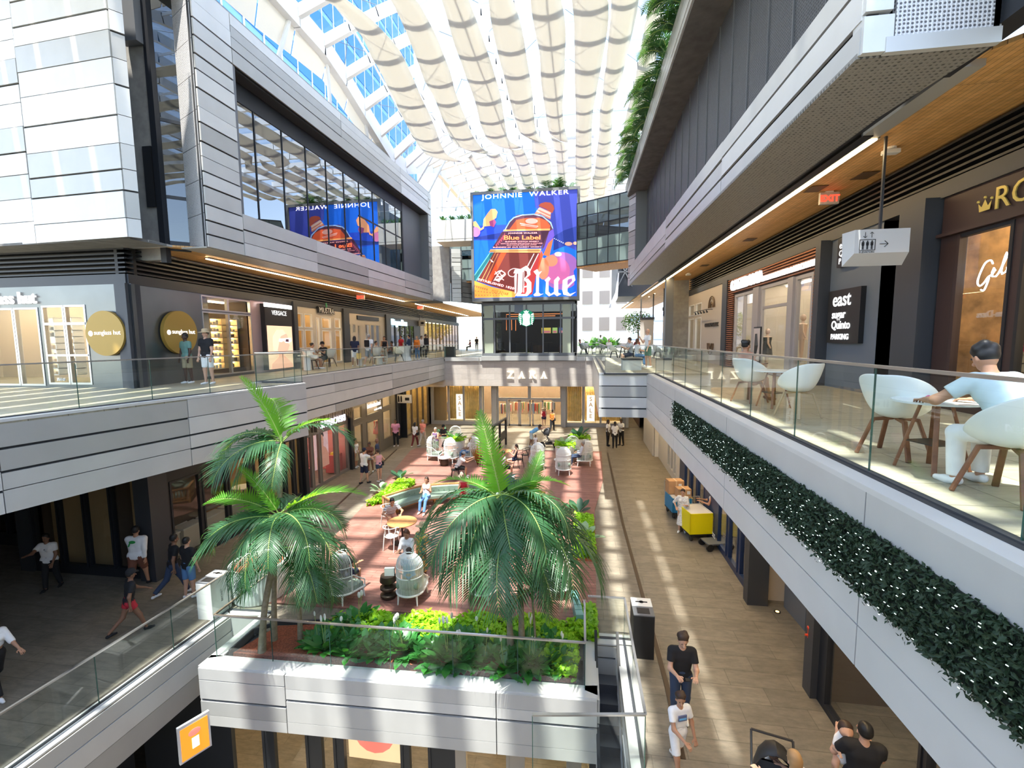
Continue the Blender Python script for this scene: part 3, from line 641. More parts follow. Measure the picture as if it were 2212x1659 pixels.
# ================================================================ SHOPS
def WR(u, v, z): return (6.9+v, u, z)                 # upper right shops: u = distance along the mall, v = depth into the shop
def WL(u, v, z): return (SL(u)[0]-v, u, z)            # upper left shops
def WFL(u, v, z): return (u, 12.25+v, z)              # upper front-left shop, u = x
def WL2(u, v, z): return (-12.2-v if u > 18 else -12.15-v, u, z)
def WF2(u, v, z): return (u, 11.0+v, z)
def WR2(u, v, z): return (4.5+v, u, z)
def WZ(u, v, z): return (u, 35.6+v, z)
def wb(m, W, u0, u1, v0, v1, z0, z1, mi=0):
    vs = [W(u0,v0,z0),W(u1,v0,z0),W(u1,v1,z0),W(u0,v1,z0),W(u0,v0,z1),W(u1,v0,z1),W(u1,v1,z1),W(u0,v1,z1)]
    return m.add(vs, [(0,3,2,1),(4,5,6,7),(0,1,5,4),(1,2,6,5),(2,3,7,6),(3,0,4,7)], mi)
def yr(px): return PX(px, 730, 6.9)[1]
def yl(px): return PV(px, 730, SL(14), SL(26))[1] if px < 745 else PV(px, 730, SL(28), SL(60))[1]
SH = {'n': 0}
def storefront(W, label, u0, u1, z0, z1, fmat, panes, solids=(), fr=.07, transoms=(), glassm=None, proud=.0):
    """one shop front: panes = list of (u0, u1, z0, z1) openings glazed and framed; the rest is cladding"""
    t = empty('storefront', (0, 0, 0), 0, label, 'shop front'); m = MB()
    us = sorted({u0, u1, *[p[0] for p in panes], *[p[1] for p in panes]})
    for a, b in zip(us[:-1], us[1:]):
        c = (a+b)/2; zz = z0
        for p in sorted([p for p in panes if p[0] < c < p[1]], key=lambda q: q[2]):
            if p[2] > zz+.001: wb(m, W, a, b, -proud, .12, zz, p[2])
            zz = p[3]
        if zz < z1-.001: wb(m, W, a, b, -proud, .12, zz, z1)
    m.build('cladding', fmat, t)
    for p in panes:
        if len(p) > 4: continue
        f = MB(); a, b, c, d = p
        wb(f, W, a, a+fr, -.02-proud, .1, c, d); wb(f, W, b-fr, b, -.02-proud, .1, c, d); wb(f, W, a+fr, b-fr, -.02-proud, .1, c, c+fr); wb(f, W, a+fr, b-fr, -.02-proud, .1, d-fr, d)
        fo = f.build('window_frame', fmat if not solids else solids[0], t)
        q = MB(); q.quad(W(a+fr, .03, c+fr), W(b-fr, .03, c+fr), W(b-fr, .03, d-fr), W(a+fr, .03, d-fr)); q.build('pane', glassm or SHOPG, fo)
    return t
def room(W, u0, u1, z0, z1, depth, wallm, lightm=None, n=2, floorm=None, strips=True, lw=.12, nm='wall_shop'):
    m = MB(); wb(m, W, u0, u1, depth, depth+.1, z0, z1, 0); wb(m, W, u0-.05, u0, .13, depth, z0, z1, 0); wb(m, W, u1, u1+.05, .13, depth, z0, z1, 0)
    wb(m, W, u0, u1, .13, depth, z1, z1+.05, 1); struct(m.build(nm, [wallm, PLASTER]))
    if floorm: q = MB(); wb(q, W, u0, u1, .13, depth, z0-.0, z0+.02); struct(q.build('floor', floorm))
    if lightm:
        m = MB()
        for k in range(n):
            v = .5+(depth-.8)*(k+.5)/n; wb(m, W, u0+.25, u1-.25, v, v+lw, z1-.06, z1-.01)
        SH['n'] += 1
        tag(m.build('ceiling_light', lightm), 'glowing strip lights on the ceiling inside the %s' % room.who + ('' if room.who not in SH else ', round the corner'), 'light'); SH[room.who] = 1
room.who = 'shop'
gshelf = random.Random(77)
def shelf(W, u0, u1, v, z0, z1, rows, wm, cols, label, lit=None, name='display_shelf', fill=.8, gw=.12):
    t = empty(name, (0, 0, 0), 0, label, 'shelf'); m = MB(); wb(m, W, u0, u1, v, v+.04, z0, z1); h = (z1-z0)/rows
    sg = 1 if u1 > u0 else -1
    for k in range(rows+1): wb(m, W, u0, u1, v-.3, v, z0+k*h-.015, z0+k*h+.015)
    wb(m, W, u0, u0+.03*sg, v-.3, v, z0, z1); wb(m, W, u1-.03*sg, u1, v-.3, v, z0, z1); m.build('frame', wm, t)
    g = MB()
    for k in range(rows):
        u = min(u0, u1)+.06
        while u < max(u0, u1)-gw-.04:
            if gshelf.random() < fill: wb(g, W, u, u+gw*.8, v-.24, v-.05, z0+k*h+.02, z0+k*h+h*gshelf.uniform(.35, .75), gshelf.randrange(len(cols)))
            u += gw*gshelf.uniform(1.0, 1.5)
    tag(g.build('goods', cols, t), kind='stuff')
    if lit:
        q = MB()
        for k in range(rows): wb(q, W, u0+.04*sg, u1-.04*sg, v-.06, v-.03, z0+(k+1)*h-.05, z0+(k+1)*h-.025)
        q.build('shelf_lights', lit, t)
    return t
def sign(name, txt, size, T, m_, label, depth=.04, parent=None, cat='sign', **k):
    mb = MB(); letters(mb, txt, size, T, depth=depth, **k); o = mb.build(name, m_, parent)
    if parent is None: tag(o, label, cat)
    return o
def TR(y, z, out=.06): return frame((6.9-out, y, z), (0, -1))
def TLw(y, z, out=.06):
    a, b = SL(y), SL(y+1); d = Vector((b[0]-a[0], 1, 0)).normalized(); n = Vector((d.y, -d.x, 0)); return frame((a[0]+n.x*out, y+n.y*out, z), d)
def TF(x, y, z): return frame((x, y, z), (1, 0))
CREAM = mat('cream_paint', (.62, .56, .47), .6); OLIVE = mat('olive_grey_frame', (.15, .135, .105), .5); NAVY = mat('navy_frame', (.012, .03, .09), .4)
MIRR = mat('brushed_mirror_cladding', (.17, .18, .185), .3, .8, .1, .8, .25, 1.4); GOLD = mat('mustard_gold', (.42, .27, .055), .5, .1); GOLDL = mat('gold_letters', (.75, .58, .16), .35, .5)
BROWN = mat('dark_brown_fascia', (.045, .022, .018), .5); SLATS = mat('terracotta_slat', (.34, .13, .06), .6); SKINW = mat('mannequin', (.62, .44, .33), .6)
C1 = [mat('goods_red', (.45, .06, .05), .5), mat('goods_white', (.7, .68, .62), .5), mat('goods_tan', (.5, .33, .17), .5), mat('goods_dark', (.05, .045, .04), .5), mat('goods_blue', (.07, .16, .35), .5), mat('goods_green', (.1, .25, .1), .5), mat('goods_pink', (.7, .3, .33), .5)]
CG = [mat('goods_gold', (.7, .48, .14), .3, .6), C1[3], C1[1]]
GOLDC = mat('gold_curtain', (.72, .52, .20), .5, .0, .2, 3)
WALLW = mat('warm_shop_wall', (.52, .36, .18), .7); WALLN = mat('shop_wall', (.58, .50, .40), .7); WALLD = mat('dark_shop_wall', (.10, .07, .05), .7); PINKW = mat('coral_shop_wall', (.62, .22, .20), .7)

# ---------------- upper right
m = MB()
def dcol(W, u0, u1, z0, z1, out=.12): wb(m, W, u0, u1, -out, .2, z0, z1, 0)
dcol(WR, yr(1572), yr(1562), 0, 4.05); dcol(WR, yr(1787), yr(1776), 0, 4.05, .3); dcol(WR, yr(1985), yr(1952), 0, 4.05, .25); dcol(WR, yr(2013), yr(1990), 0, 4.05, .3)
struct(m.build('trim_14', DARK2), 'dark steel posts between the upper right shops')
room.who = 'legwear shop'
yA, yB = yr(1776), yr(1572)
tt = storefront(WR, 'terracotta slatted legwear shop front with white lit letters', yA, yB, 0, 4.02, mat('slat_backing', (.05, .03, .025), .7),
    [(yr(1628), yr(1585), .1, 3.28), (yr(1752), yr(1714), .1, 3.33), (yr(1703), yr(1640), 0.02, 3.33)], (mat('mauve_grey_frame', (.36, .33, .33), .5),), .12)
m = MB(); z = .06
while z < 4.0:
    wins = [(yr(1752)-.1, yr(1714)+.08), (yr(1706), yr(1583))] if z < 3.35 else []
    segs = [(yA, yB)] if not wins else [(yA, wins[0][0]), (wins[1][1], yB)]
    for a, b in segs: wb(m, WR, a, b, -.07, -.005, z, z+.045)
    z += .095
m.build('slats', SLATS, tt)
m = MB(); wb(m, WR, yr(1714), yr(1703), -.1, .1, 0, 3.33); wb(m, WR, yr(1640), yr(1628), -.1, .1, 0, 3.33); wb(m, WR, (yr(1585)+yr(1628))/2-.05, (yr(1585)+yr(1628))/2+.05, -.03, .1, .1, 3.28); wb(m, WR, yr(1700), yr(1645), 0, .1, 2.45, 2.55); m.build('posts', mat('mauve_grey_frame', (.36,.33,.33), .5), tt)
sign('shop_sign', 'CALZEDONIA', .62, TR(22.25, 3.47, .16), WHITEL, 'large white lit letters on the terracotta slats', align='LEFT', depth=.1, space=.9, offset=.004)
sign('shop_sign', 'ITALIAN LEGWEAR & BEACHWEAR', .27, TR(18.75, 3.47, .14), WHITEL, 'small white lit line of letters beside the large ones on the slats', align='LEFT', depth=.06)
room(WR, yA, yB, 0, 3.7, 4.5, WALLN, NEUTS, 3, STONE3)
sign('suite_number', '2185', .12, TR(yr(1660), .16, .03), WHITE, 'small white suite number low on the legwear shop glass')
def mannequin(x, y, z, rz, label, dress=None, h=1.75):
    t = empty('mannequin', (x, y, z), rz, label, 'mannequin'); m = MB()
    m.lathe([(.16, 0), (.16, .02), (.02, .03), (.02, .5)], 16); m.build('stand', INOX, t)
    m = MB(); m.tube([(-.09, 0, .08), (-.1, .01, .45), (-.09, 0, .86)], [.045, .06, .085], 10); m.tube([(.09, 0, .08), (.1, -.01, .45), (.09, 0, .86)], [.045, .06, .085], 10)
    m.tube([(0, 0, .82), (0, 0, 1.0), (0, 0, 1.2), (0, 0, 1.38), (0, 0, 1.43), (0, 0, 1.5)], [.16, .13, .15, .17, .06, .05], 14); m.ball((0, -.01, 1.62), .105, 12, sc_=(.85, .95, 1.2))
    for s_ in (-1, 1): m.tube([(s_*.17, 0, 1.38), (s_*.22, 0, 1.12), (s_*.21, -.1, .9)], [.045, .04, .03], 8)
    m.build('figure', SKINW, t, True)
    if dress: m = MB(); m.tube([(0, 0, .55), (0, 0, .95), (0, 0, 1.12), (0, 0, 1.37)], [.24, .19, .15, .185], 14); m.build('dress', dress, t, True)
    return t
mannequin(7.9, 17.9, .45, 1.2, 'bald mannequin glowing in the legwear shop doorway', None)
mannequin(7.8, 15.9, 0, 1.4, 'mannequin in white top behind the right window of the legwear shop', C1[1])
mannequin(7.9, 21.0, 0, 1.4, 'dark dressed mannequin behind the left window of the legwear shop', C1[3])
shelf(WR, yB-.3, yA+.3, 4.3, .2, 3.2, 6, WHITE, C1, 'white shelf of folded clothes at the back of the legwear shop')
t = empty('poster_stand', (6.2, 17.35, 0), R(-90), 'black framed poster stand in front of the legwear shop', 'poster stand')
m = MB(); m.box(-.32, .32, -.02, .02, .5, 1.75); m.beam((-.3, 0, .5), (-.3, .1, 0), .03, .03); m.beam((.3, 0, .5), (.3, .1, 0), .03, .03); m.build('frame', BLACK, t)
MB().box(-.28, .28, -.03, -.015, .55, 1.7).build('poster', mat('poster_pale', (.6, .5, .45), .5), t); MB().tube([(-.05, -.035, .7), (.08, -.035, 1.1), (0, -.035, 1.5)], [.05, .09, .05], 8).build('poster_figure', C1[3], t)
# cream shop
yC, yD = yr(1562), 31.2
room.who = 'cream shop'
tt = storefront(WR, 'cream plaster shop front with curved brown emblem', yC, yD, 0, 4.3, mat('pinkish_plaster', (.56, .50, .44), .7), [(27.9, 29.3, .6, 2.55), (29.6, 31.0, .6, 2.55), (27.9, 29.3, 2.7, 3.4), (29.6, 31.0, 2.7, 3.4)], (WHITE,), .06)
room(WR, yC, yD, 0, 3.8, 3, WALLN, NEUTS, 1)
m = MB()
for k, r_ in enumerate((.62, .5, .3, .2)):
    for up in (0, 1):
        pts = []
        for q in range(13):
            a_ = math.pi*q/12; pts.append(((r_*math.cos(a_))*.9, -.02, (1.1+r_*math.sin(a_)*(.95) if not up else -.78-r_*math.sin(a_)*.95)))
        m.tube([tuple(TR(25.75, 1.85, .03) @ Vector(p)) for p in pts], .03 if k != 1 else .018, 4)
tag(m.build('emblem', mat('brown_emblem', (.13, .075, .04), .5)), 'curved brown arch emblem on the cream plaster wall', 'emblem')
sign('shop_sign', 'CODDING CLASSIC', .3, TR(25.75, 1.95, .03), mat('dark_letters', (.06, .05, .045), .5), 'dark letters across the middle of the curved emblem', space=.95)
t = empty('track_spotlights', (6.55, 27.3, 2.85), 0, 'black rail of small spotlights over the curved emblem', 'spotlight')
m = MB(); m.beam((0, -1.9, 0), (0, 1.0, 0), .03, .03); m.beam((.3, -1.8, 0), (0, -1.8, 0), .03, .03); m.build('rail', BLACK, t)
for k in range(5): MB().tube([(0, -1.7+k*.6, -.02), (.07, -1.7+k*.6, -.16)], [.02, .05], 8).build('spotlight', BLACK, t)
# wall with the parking sign
m = MB(); wb(m, WR, yr(1895), yr(1787), 0, .3, 0, 4.05, 0); wb(m, WR, yr(1952), yr(1895), .7, .8, 0, 4.05, 1); wb(m, WR, yr(1895), yr(1893), 0, .8, 0, 4.05, 0)
struct(m.build('wall_right_grey', [mat('slate_wall', (.115, .135, .165), .6), DARK2]), 'slate grey wall with black parking sign')
t = empty('dark_door', (7.5, yr(1925), 0), 0, 'dark brown framed lift lobby door reflecting the parking sign', 'door'); MB().box(0, .05, -.42, .42, 0, 3.0).build('door_leaf', mat('glossy_dark_door', (.03, .022, .02), .08), t); MB().box(-.04, 0, -.02, .02, .9, 1.3).build('door_handle', INOX, t)
t = empty('parking_sign', (6.84, 13.2, 1.94), R(-90), 'black lit board reading east, sugar, Quinto, PARKING', 'sign')
MB().box(-.74, .74, -.06, .06, -.72, .68).build('board', BLACK, t)
for s_, zz, sz in (('east', .26, .52), ('sugar', -.06, .3), ('Quinto', -.34, .3), ('PARKING', -.62, .2)):
    mb = MB(); vs, fs = text_mesh(s_, sz, .01, 'LEFT', 1.0, 0, .006); mb.add([(v[0]-.5, v[1]-.07, v[2]+zz) for v in vs], fs); mb.build('lettering', WHITEL, t)
t = empty('wayfinding_sign', (6.84, 13.25, 3.6), R(-90), 'dark upper board with white letters half hidden by the elevator sign', 'sign')
MB().box(-.4, .4, -.05, .05, -.38, .38).build('board', DARK, t)
for s_, zz, sz in (('east', .1, .26), ('Quinto', -.1, .22), ('P', -.3, .22)):
    mb = MB(); vs, fs = text_mesh(s_, sz, .01, 'LEFT'); mb.add([(v[0]-.3, v[1]-.06, v[2]+zz) for v in vs], fs); mb.build('lettering', WHITEL, t)
# hanging elevator sign
t = empty('elevator_sign', (5.55, 9.6, 3.12), 0, 'white hanging box sign with lift symbol and arrow', 'sign')
m = MB(); m.add([(-.5,-.02,-.18),(.42,-.02,-.18),(.42,-.02,.25),(-.5,-.02,.25),(-.56,.25,-.38),(.48,.25,-.38),(.48,.3,.25),(-.56,.3,.25)], [(0,1,2,3),(5,4,7,6),(4,5,1,0),(3,2,6,7),(4,0,3,7),(1,5,6,2)]); m.build('box', mat('sign_white', (.66, .66, .66), .5), t)
m = MB(); m.box(-.02, .02, .12, .16, .25, 1.95); m.build('hanger', DARK2, t)
m = MB(); y_ = -.028
for a_, b_, c_, d_ in ((-.42,-.15,.06,.07),(-.42,-.15,-.13,-.12),(-.42,-.41,-.13,.07),(-.16,-.15,-.13,.07)): m.box(a_, b_, y_, y_+.005, c_, d_)
for k in range(3):
    x = -.36+k*.075; m.ball((x, y_, .035), .013, 8); m.box(x-.022, x+.022, y_, y_+.005, -.04, .02); m.box(x-.014, x-.003, y_, y_+.005, -.11, -.03); m.box(x+.003, x+.014, y_, y_+.005, -.11, -.03)
m.beam((-.08, y_, -.02), (.06, y_, -.02), .008, .008); m.beam((.06, y_, -.02), (.0, y_, .035), .008, .008); m.beam((.06, y_, -.02), (.0, y_, -.075), .008, .008)
for s_, x in ((1, -.22), (-1, -.33)): m.beam((x, y_, .1), (x, y_, .2), .006, .006); m.beam((x, y_, .15+.05*s_), (x-.03, y_, .15+.02*s_), .006, .006); m.beam((x, y_, .15+.05*s_), (x+.03, y_, .15+.02*s_), .006, .006)
m.build('lift_symbol', BLACK, t)
mb = MB(); vs, fs = text_mesh('ELEVATORS', .05, .004); mb.add([(v[0]-.29, v[1]-.025, v[2]-.175) for v in vs], fs); mb.build('lettering', BLACK, t)
# gelato shop
room.who = 'gelato shop'
yG0 = 0.5; yG1 = yr(2016)
tt = storefront(WR, 'dark brown gelato shop front with gold lettering', yG0, yG1, 0, 4.05, BROWN, [(yr(2170), yr(2050), .15, 3.25), (yr(2170)-1.5, yr(2190), .15, 3.25), (yr(2170)-3.2, yr(2170)-1.6, .15, 3.25), (yr(2170)-5, yr(2170)-3.3, .15, 3.25)], (BLACK,), .06)
m = MB(); wb(m, WR, yG0, yG1, -.1, 0, 3.27, 3.33); wb(m, WR, yr(2050)-.1, yr(2050)-.02, -.03, .1, .1, 3.24); m.build('ledge', BROWN, tt)
room(WR, yG0, yG1, 0, 3.6, 3.6, mat('amber_mural_wall', (.42, .24, .10), .6, 0, .5, 3), WARMS, 2, STONE3)
sign('shop_sign', 'ROSETTA', .52, TR(9.06, 3.5, .03), GOLDL, 'gold lettering on the dark brown fascia', align='LEFT', depth=.02)
m = MB(); T_ = TR(9.22, 3.5, .03); P_ = [(-.15, .0), (.15, .0), (.19, .2), (.09, .1), (.0, .26), (-.09, .1), (-.19, .2)]
m.add([tuple(T_ @ Vector((p[0]*.7, -.01, p[1]*.75+.03))) for p in P_], [tuple(range(7))]); 
for p in ((.19,.2),(-.19,.2),(0,.26)): m.ball(tuple(T_ @ Vector((p[0]*.7, -.01, p[1]*.75+.06))), .025, 8)
tag(m.build('crown_emblem', GOLDL), 'small gold crown left of the gold lettering', 'emblem')
def script_tube(pts, T_, r_): return MB().tube([tuple(T_ @ Vector((x, 0, z))) for x, z in [tuple(p) for p in [q[:2] for q in resample([(a, b, 0) for a, b in pts], 60)]]], r_, 6)
T_ = TR(9.75, 2.3, -.35)
m = MB(); G_ = [[(.34,.5),(.28,.6),(.15,.55),(.04,.3),(.0,.1),(.06,.0),(.16,.06),(.26,.2),(.26,.1),(.18,-.12),(.1,-.1)], [(.26,.2),(.36,.26),(.42,.36),(.38,.4),(.34,.3),(.36,.18),(.46,.2),(.56,.4),(.66,.66),(.64,.72),(.58,.5),(.55,.26),(.62,.22),(.72,.36),(.82,.46),(.76,.5),(.68,.36),(.7,.26),(.8,.36),(.84,.48),(.84,.3),(.9,.3),(1.0,.5),(1.06,.8),(1.0,.5),(.98,.38),(1.06,.38),(1.14,.52),(1.22,.56),(1.16,.6),(1.1,.48),(1.14,.4),(1.24,.5),(1.28,.6),(1.24,.44)], [(.9,.62),(1.14,.7)]]
for p in G_: m.tube([tuple(T_ @ Vector((x*.85, 0, z*.72))) for x, z in [(q.x, q.y) for q in resample([(a, b, 0) for a, b in p], 50)]], .014, 6)
tag(m.build('neon_sign', emis('neon_white', (.85, .95, 1), 1.6)), 'white neon script reading Gelato in the shop window', 'sign')
shelf(WR, yG1-.3, yG0+.3, 3.5, .9, 3.2, 4, WOODD, CG, 'brown wall shelf of gold tins inside the gelato shop', WARMS)
t = empty('counter', (0, 0, 0), 0, 'pale timber counter behind the gelato shop window', 'counter')
m = MB()
for k in range(6): wb(m, WR, yG0+.5, yr(2056), .9, 1.7, .1+k*.16, .24+k*.16)
m.build('boards', mat('pale_timber', (.45, .33, .19), .6), t); m = MB(); wb(m, WR, yG0+.4, yr(2054), .85, 1.75, 1.05, 1.1); m.build('counter_top', mat('pale_timber', (.45,.33,.19), .6), t)
m = MB(); wb(m, WR, yr(2115), yr(2058), .95, 1.3, 1.1, 1.62); tag(m.build('display_box', mat('crimson_card', (.5, .02, .07), .5)), 'crimson box on the gelato counter', 'box')
m = MB(); wb(m, WR, yr(2150), yr(2128), .88, .9, 1.1, 1.5); tag(m.build('price_card', WHITE), 'white price card standing on the gelato counter', 'card')
m = MB(); wb(m, WR, yr(2100), yr(2066), 1.35, 1.4, 1.6, 1.95); tag(m.build('counter_screen', mat('screen_navy', (.02, .05, .12), .3)), 'dark blue till screen above the crimson box', 'screen')
# restaurant zone beyond: column, shades
struct(MB().box(5.2, 5.65, 29.6, 30.05, 0, 5.06).build('trim_15', GREYM), 'grey square column at the end of the right shops')
for i, (px0, px1, y) in enumerate(((1432, 1470, 36), (1383, 1412, 40))):
    a = PY(px0, 700, y)[0]; b = PY(px1, 700, y)[0]
    t = empty('roller_shade', (a, y, 0), 0, 'grey roller shade behind the column, %s' % ('right of it' if i == 0 else 'left of it'), 'blind')
    MB().box(0, b-a, 0, .03, .7, 3.4 if i == 0 else 2.9).build('fabric', mat('shade_fabric', (.50, .47, .45), .8), t); MB().box(-.05, b-a+.05, -.05, .06, 3.4 if i == 0 else 2.9, 3.65 if i == 0 else 3.1).build('casing', DARK2, t); MB().box(0, .1, 0, .05, 3.0, 5.05).build('hanger', DARK2, t); MB().box(b-a-.1, b-a, 0, .05, 3.0, 5.05).build('hanger', DARK2, t); MB().box(0, .04, 0, .03, 0, .7).build('guide', DARK2, t)
struct(MB().box(5.6, 6.9, 31.2, 31.4, 0, 5.06).build('wall_right_end', CONC)); struct(MB().box(6.9, 12, 38, 38.2, 0, 5.06).build('wall_right_far', DARK2))
struct(MB().box(10.5, 10.7, 31, 60, 0, 5.06).build('wall_right_far', DARK2))

# ---------------- upper left
room.who = 'sunglasses shop'
xa = lambda px: PY(px, 720, 12.25)[0]
tt = storefront(WFL, 'brushed mirror sunglasses shop front facing the walkway', -24, xa(292), 0, 3.2, MIRR, [(xa(96), xa(143), .1, 2.6), (xa(144), xa(190), .1, 2.6), (xa(35), xa(88), .05, 2.55), (-21.5, xa(34), .05, 2.55)], (INOX,), .06)
m = MB(); wb(m, WFL, xa(98), xa(188), -.04, .1, 1.98, 2.06); wb(m, WFL, xa(98), xa(188), -.04, .1, 1.0, 1.06); m.build('transoms', INOX, tt)
room(WFL, -24, -14.2, 0, 3.1, 3.5, WALLN, WARMS, 2, STONE3)
for k, (u0, u1) in enumerate(((xa(45), xa(62)), (xa(108), xa(128)), (xa(160), xa(182)), (xa(5), xa(20)))): shelf(WFL, u0, u1, 1.6, .3, 2.3, 9, WHITE, [C1[3], C1[2]], 'glowing sunglasses rack in the front shop, %s from the left' % WORDS[(1, 2, 3, 0)[k]], WARMS, gw=.14)
sign('shop_sign', 'sunglass hut', .52, TF(xa(100)-2.7, 12.2, 2.68), WHITEL, 'large white lit letters over the mirrored front-left shop', align='LEFT', depth=.05, offset=.008)
def disc(T_, r_, label, th=.12):
    t = empty('round_sign', T_.translation, 0, label, 'sign'); Rm = T_.to_3x3().to_4x4()
    m = MB(Rm); n = 48; vs = [(r_*math.cos(2*math.pi*k/n), y, r_*math.sin(2*math.pi*k/n)) for y in (-th/2, th/2) for k in range(n)]
    m.add(vs, [tuple(range(n)), tuple(range(n, 2*n))[::-1]]+[(k, (k+1)%n, n+(k+1)%n, n+k) for k in range(n)]); m.build('disc', GOLD, t)
    m = MB(Rm); vs = [(-.5*r_/.7+.085*math.cos(2*math.pi*k/24), -th/2-.01, .0+.085*math.sin(2*math.pi*k/24)) for k in range(24)]; m.add(vs, [tuple(range(24))]); m.build('white_dot', WHITEL, t)
    mb = MB(Rm); vs, fs = text_mesh('sunglass hut', .2*r_/.7, .01, 'LEFT'); mb.add([(v[0]-.38*r_/.7, v[1]-th/2-.01, v[2]-.04) for v in vs], fs); mb.build('lettering', WHITEL, t); return t
disc(TF(xa(238), 12.14, 1.7), .69, 'round mustard sign on the mirrored front facing the viewer')
disc(TLw(yl(383), 1.74, .1), .74, 'round mustard sign on the mirrored side wall round the corner')
m = MB(); m.box(-14.05, -13.62, 12.15, 12.6, 0, 3.2, 0); m.box(-13.72, -13.6, 12.1, 12.2, 0, 3.2, 0); struct(m.build('trim_16', DARK2), 'dark corner column of the sunglasses shop')
y1_, y2_, y3_, y4_ = yl(440), yl(545), yl(632), yl(640)
tt = storefront(WL, 'mirrored and glazed side of the sunglasses shop', 12.65, y2_, 0, 3.25, MIRR, [(y1_, (y1_+y2_)/2, .1, 2.55), ((y1_+y2_)/2, y2_, .1, 2.55), (y1_, (y1_+y2_)/2, 2.6, 3.15), ((y1_+y2_)/2, y2_, 2.6, 3.15)], (INOX,), .05)
room(WL, 15.2, y2_, 0, 3.1, 3, WALLD, WARMS, 2, STONE3)
for k in range(3): u = y1_+.15+k*(y2_-y1_)/3; shelf(WL, u, u+.7, .9, .3, 2.35, 8, mat('lit_rack', (.75, .6, .35), .5), [C1[3], C1[1]], 'tall lit sunglasses rack by the side window, %s from the corner' % WORDS[k], WARMS, gw=.16)
sign('suite_number', '351-B', .13, TF(xa(124), 12.22, .22), WHITE, 'white suite number low on the mirrored shop glass')
# poster bay
m = MB(); wb(m, WL, y2_, y3_, 0, .2, 0, 3.25, 0); wb(m, WL, y3_, y4_, -.15, .2, 0, 3.4, 1); struct(m.build('wall_left_poster', [mat('pink_grey_cladding', (.5, .38, .40), .3, .4), DARK2]))
t = empty('lit_poster', (0, 0, 0), 0, 'tall black lit advertising panel with a blonde model in white glasses', 'poster'); a_, b_ = yl(568), yl(622)
m = MB(); wb(m, WL, a_-.08, b_+.08, -.22, 0, .1, 3.1); m.build('surround', BLACK, t)
m = MB(); wb(m, WL, a_-.1, b_+.1, -.24, -.2, 2.96, 3.14); m.build('top_light', emis('soft_white_panel', (1, .97, .95), 1.6), t)
m = MB(); wb(m, WL, a_, b_, -.24, -.21, .12, 2.12); m.build('picture', emis('poster_peach', (.95, .62, .42), 0.32), t)
def wl_poly(pts, mt, nm, out=.25):
    m = MB(); m.add([WL(a_+(b_-a_)*u, -out, .12+2.0*v) for u, v in pts], [tuple(range(len(pts)))]); return m.build(nm, mt, t)
wl_poly([(.3,.0),(.95,.0),(.95,.08),(.6,.3),(.58,.36),(.78,.42),(.82,.5),(.86,.54),(.8,.6),(.83,.68),(.76,.8),(.6,.88),(.35,.86),(.22,.7),(.25,.5),(.4,.4),(.38,.28),(.1,.12),(.08,.0)], emis('poster_skin', (.90, .45, .32), 0.34), 'portrait')
wl_poly([(.18,.55),(.2,.75),(.36,.9),(.6,.92),(.72,.82),(.5,.76),(.42,.6),(.34,.42),(.22,.4)], emis('poster_hair', (.95, .68, .5), 0.34), 'hair', .252)
wl_poly([(.4,.64),(.44,.7),(.92,.72),(.94,.64),(.84,.6),(.68,.6),(.62,.65),(.5,.62)], emis('poster_white', (1, .95, .92), 0.42), 'glasses', .255)
wl_poly([(.68,.63),(.7,.69),(.82,.69),(.82,.62)], emis('poster_dark', (.1, .03, .05), 0.21), 'lens', .257)
sign('lettering', 'VERSACE', .3, TLw((a_+b_)/2-.02, 2.62, .25), WHITEL, '', parent=t, depth=.01)
# Miustra-like cream shop and its neighbour
y5_ = yl(740); y6_ = yl(752); y7_ = yl(832); y8_ = yl(842)
room.who = 'cream clothing shop'
def yq(px): return yl(px)
tt = storefront(WL, 'cream shop front with tall windows beside the lit poster', y4_, y5_, 0, 3.4, CREAM, [(yq(641), yq(656), 1.0, 2.0), (yq(659), yq(676), 1.0, 2.0), (yq(641), yq(656), 2.1, 2.85), (yq(659), yq(676), 2.1, 2.85), (yq(684), yq(691), .1, 2.7), (yq(696), yq(716), .1, 2.0), (yq(696), yq(716), 2.1, 2.75), (yq(724), yq(737), .1, 2.05), (yq(724), yq(737), 2.15, 2.75)], (WHITE,), .05)
room(WL, y4_, y5_, 0, 3.3, 3.2, WALLW, WARMS, 2, STONE3)
m = MB(); wb(m, WL, y5_, y6_, -.15, .2, 0, 3.4); wb(m, WL, y7_, y8_, -.15, .2, 0, 3.4); struct(m.build('trim_17', DARK2), 'dark posts beside the cream shops')
t = empty('shop_sign', (0,0,0), 0, 'black raised letters with a green leaf over the cream shop windows', 'sign')
sign('lettering', 'MIUSTRA', .5, TLw(yl(685)+.0, 2.98, .1), BLACK, '', parent=t, depth=.08, align='LEFT', offset=.01); sign('letter_faces', 'MIUSTRA', .44, TLw(yl(687), 2.99, .16), WHITE, '', parent=t, depth=.01, align='LEFT')
m = MB(Matrix(TLw(yl(703), 3.45, .15))); m.ball((0, 0, 0), .16, 10, sc_=(.6, .2, 1)); m.build('leaf', mat('sign_green', (.03, .32, .12), .4), t, True)
room.who = 'second cream shop'
tt = storefront(WL, 'second cream shop front with long dark name plate', y6_, y7_, 0, 3.4, CREAM, [(yq(754), yq(758), .1, 2.5), (yq(763), yq(769), 1.9, 2.5), (yq(773), yq(779), .1, 2.45), (yq(789), yq(800), .1, 2.55), (yq(801), yq(811), .1, 2.55), (yq(812), yq(822), .1, 2.55)], (CREAM,), .05)
room(WL, y6_, y7_, 0, 3.3, 3.2, WALLD, WARMS, 1, STONE3)
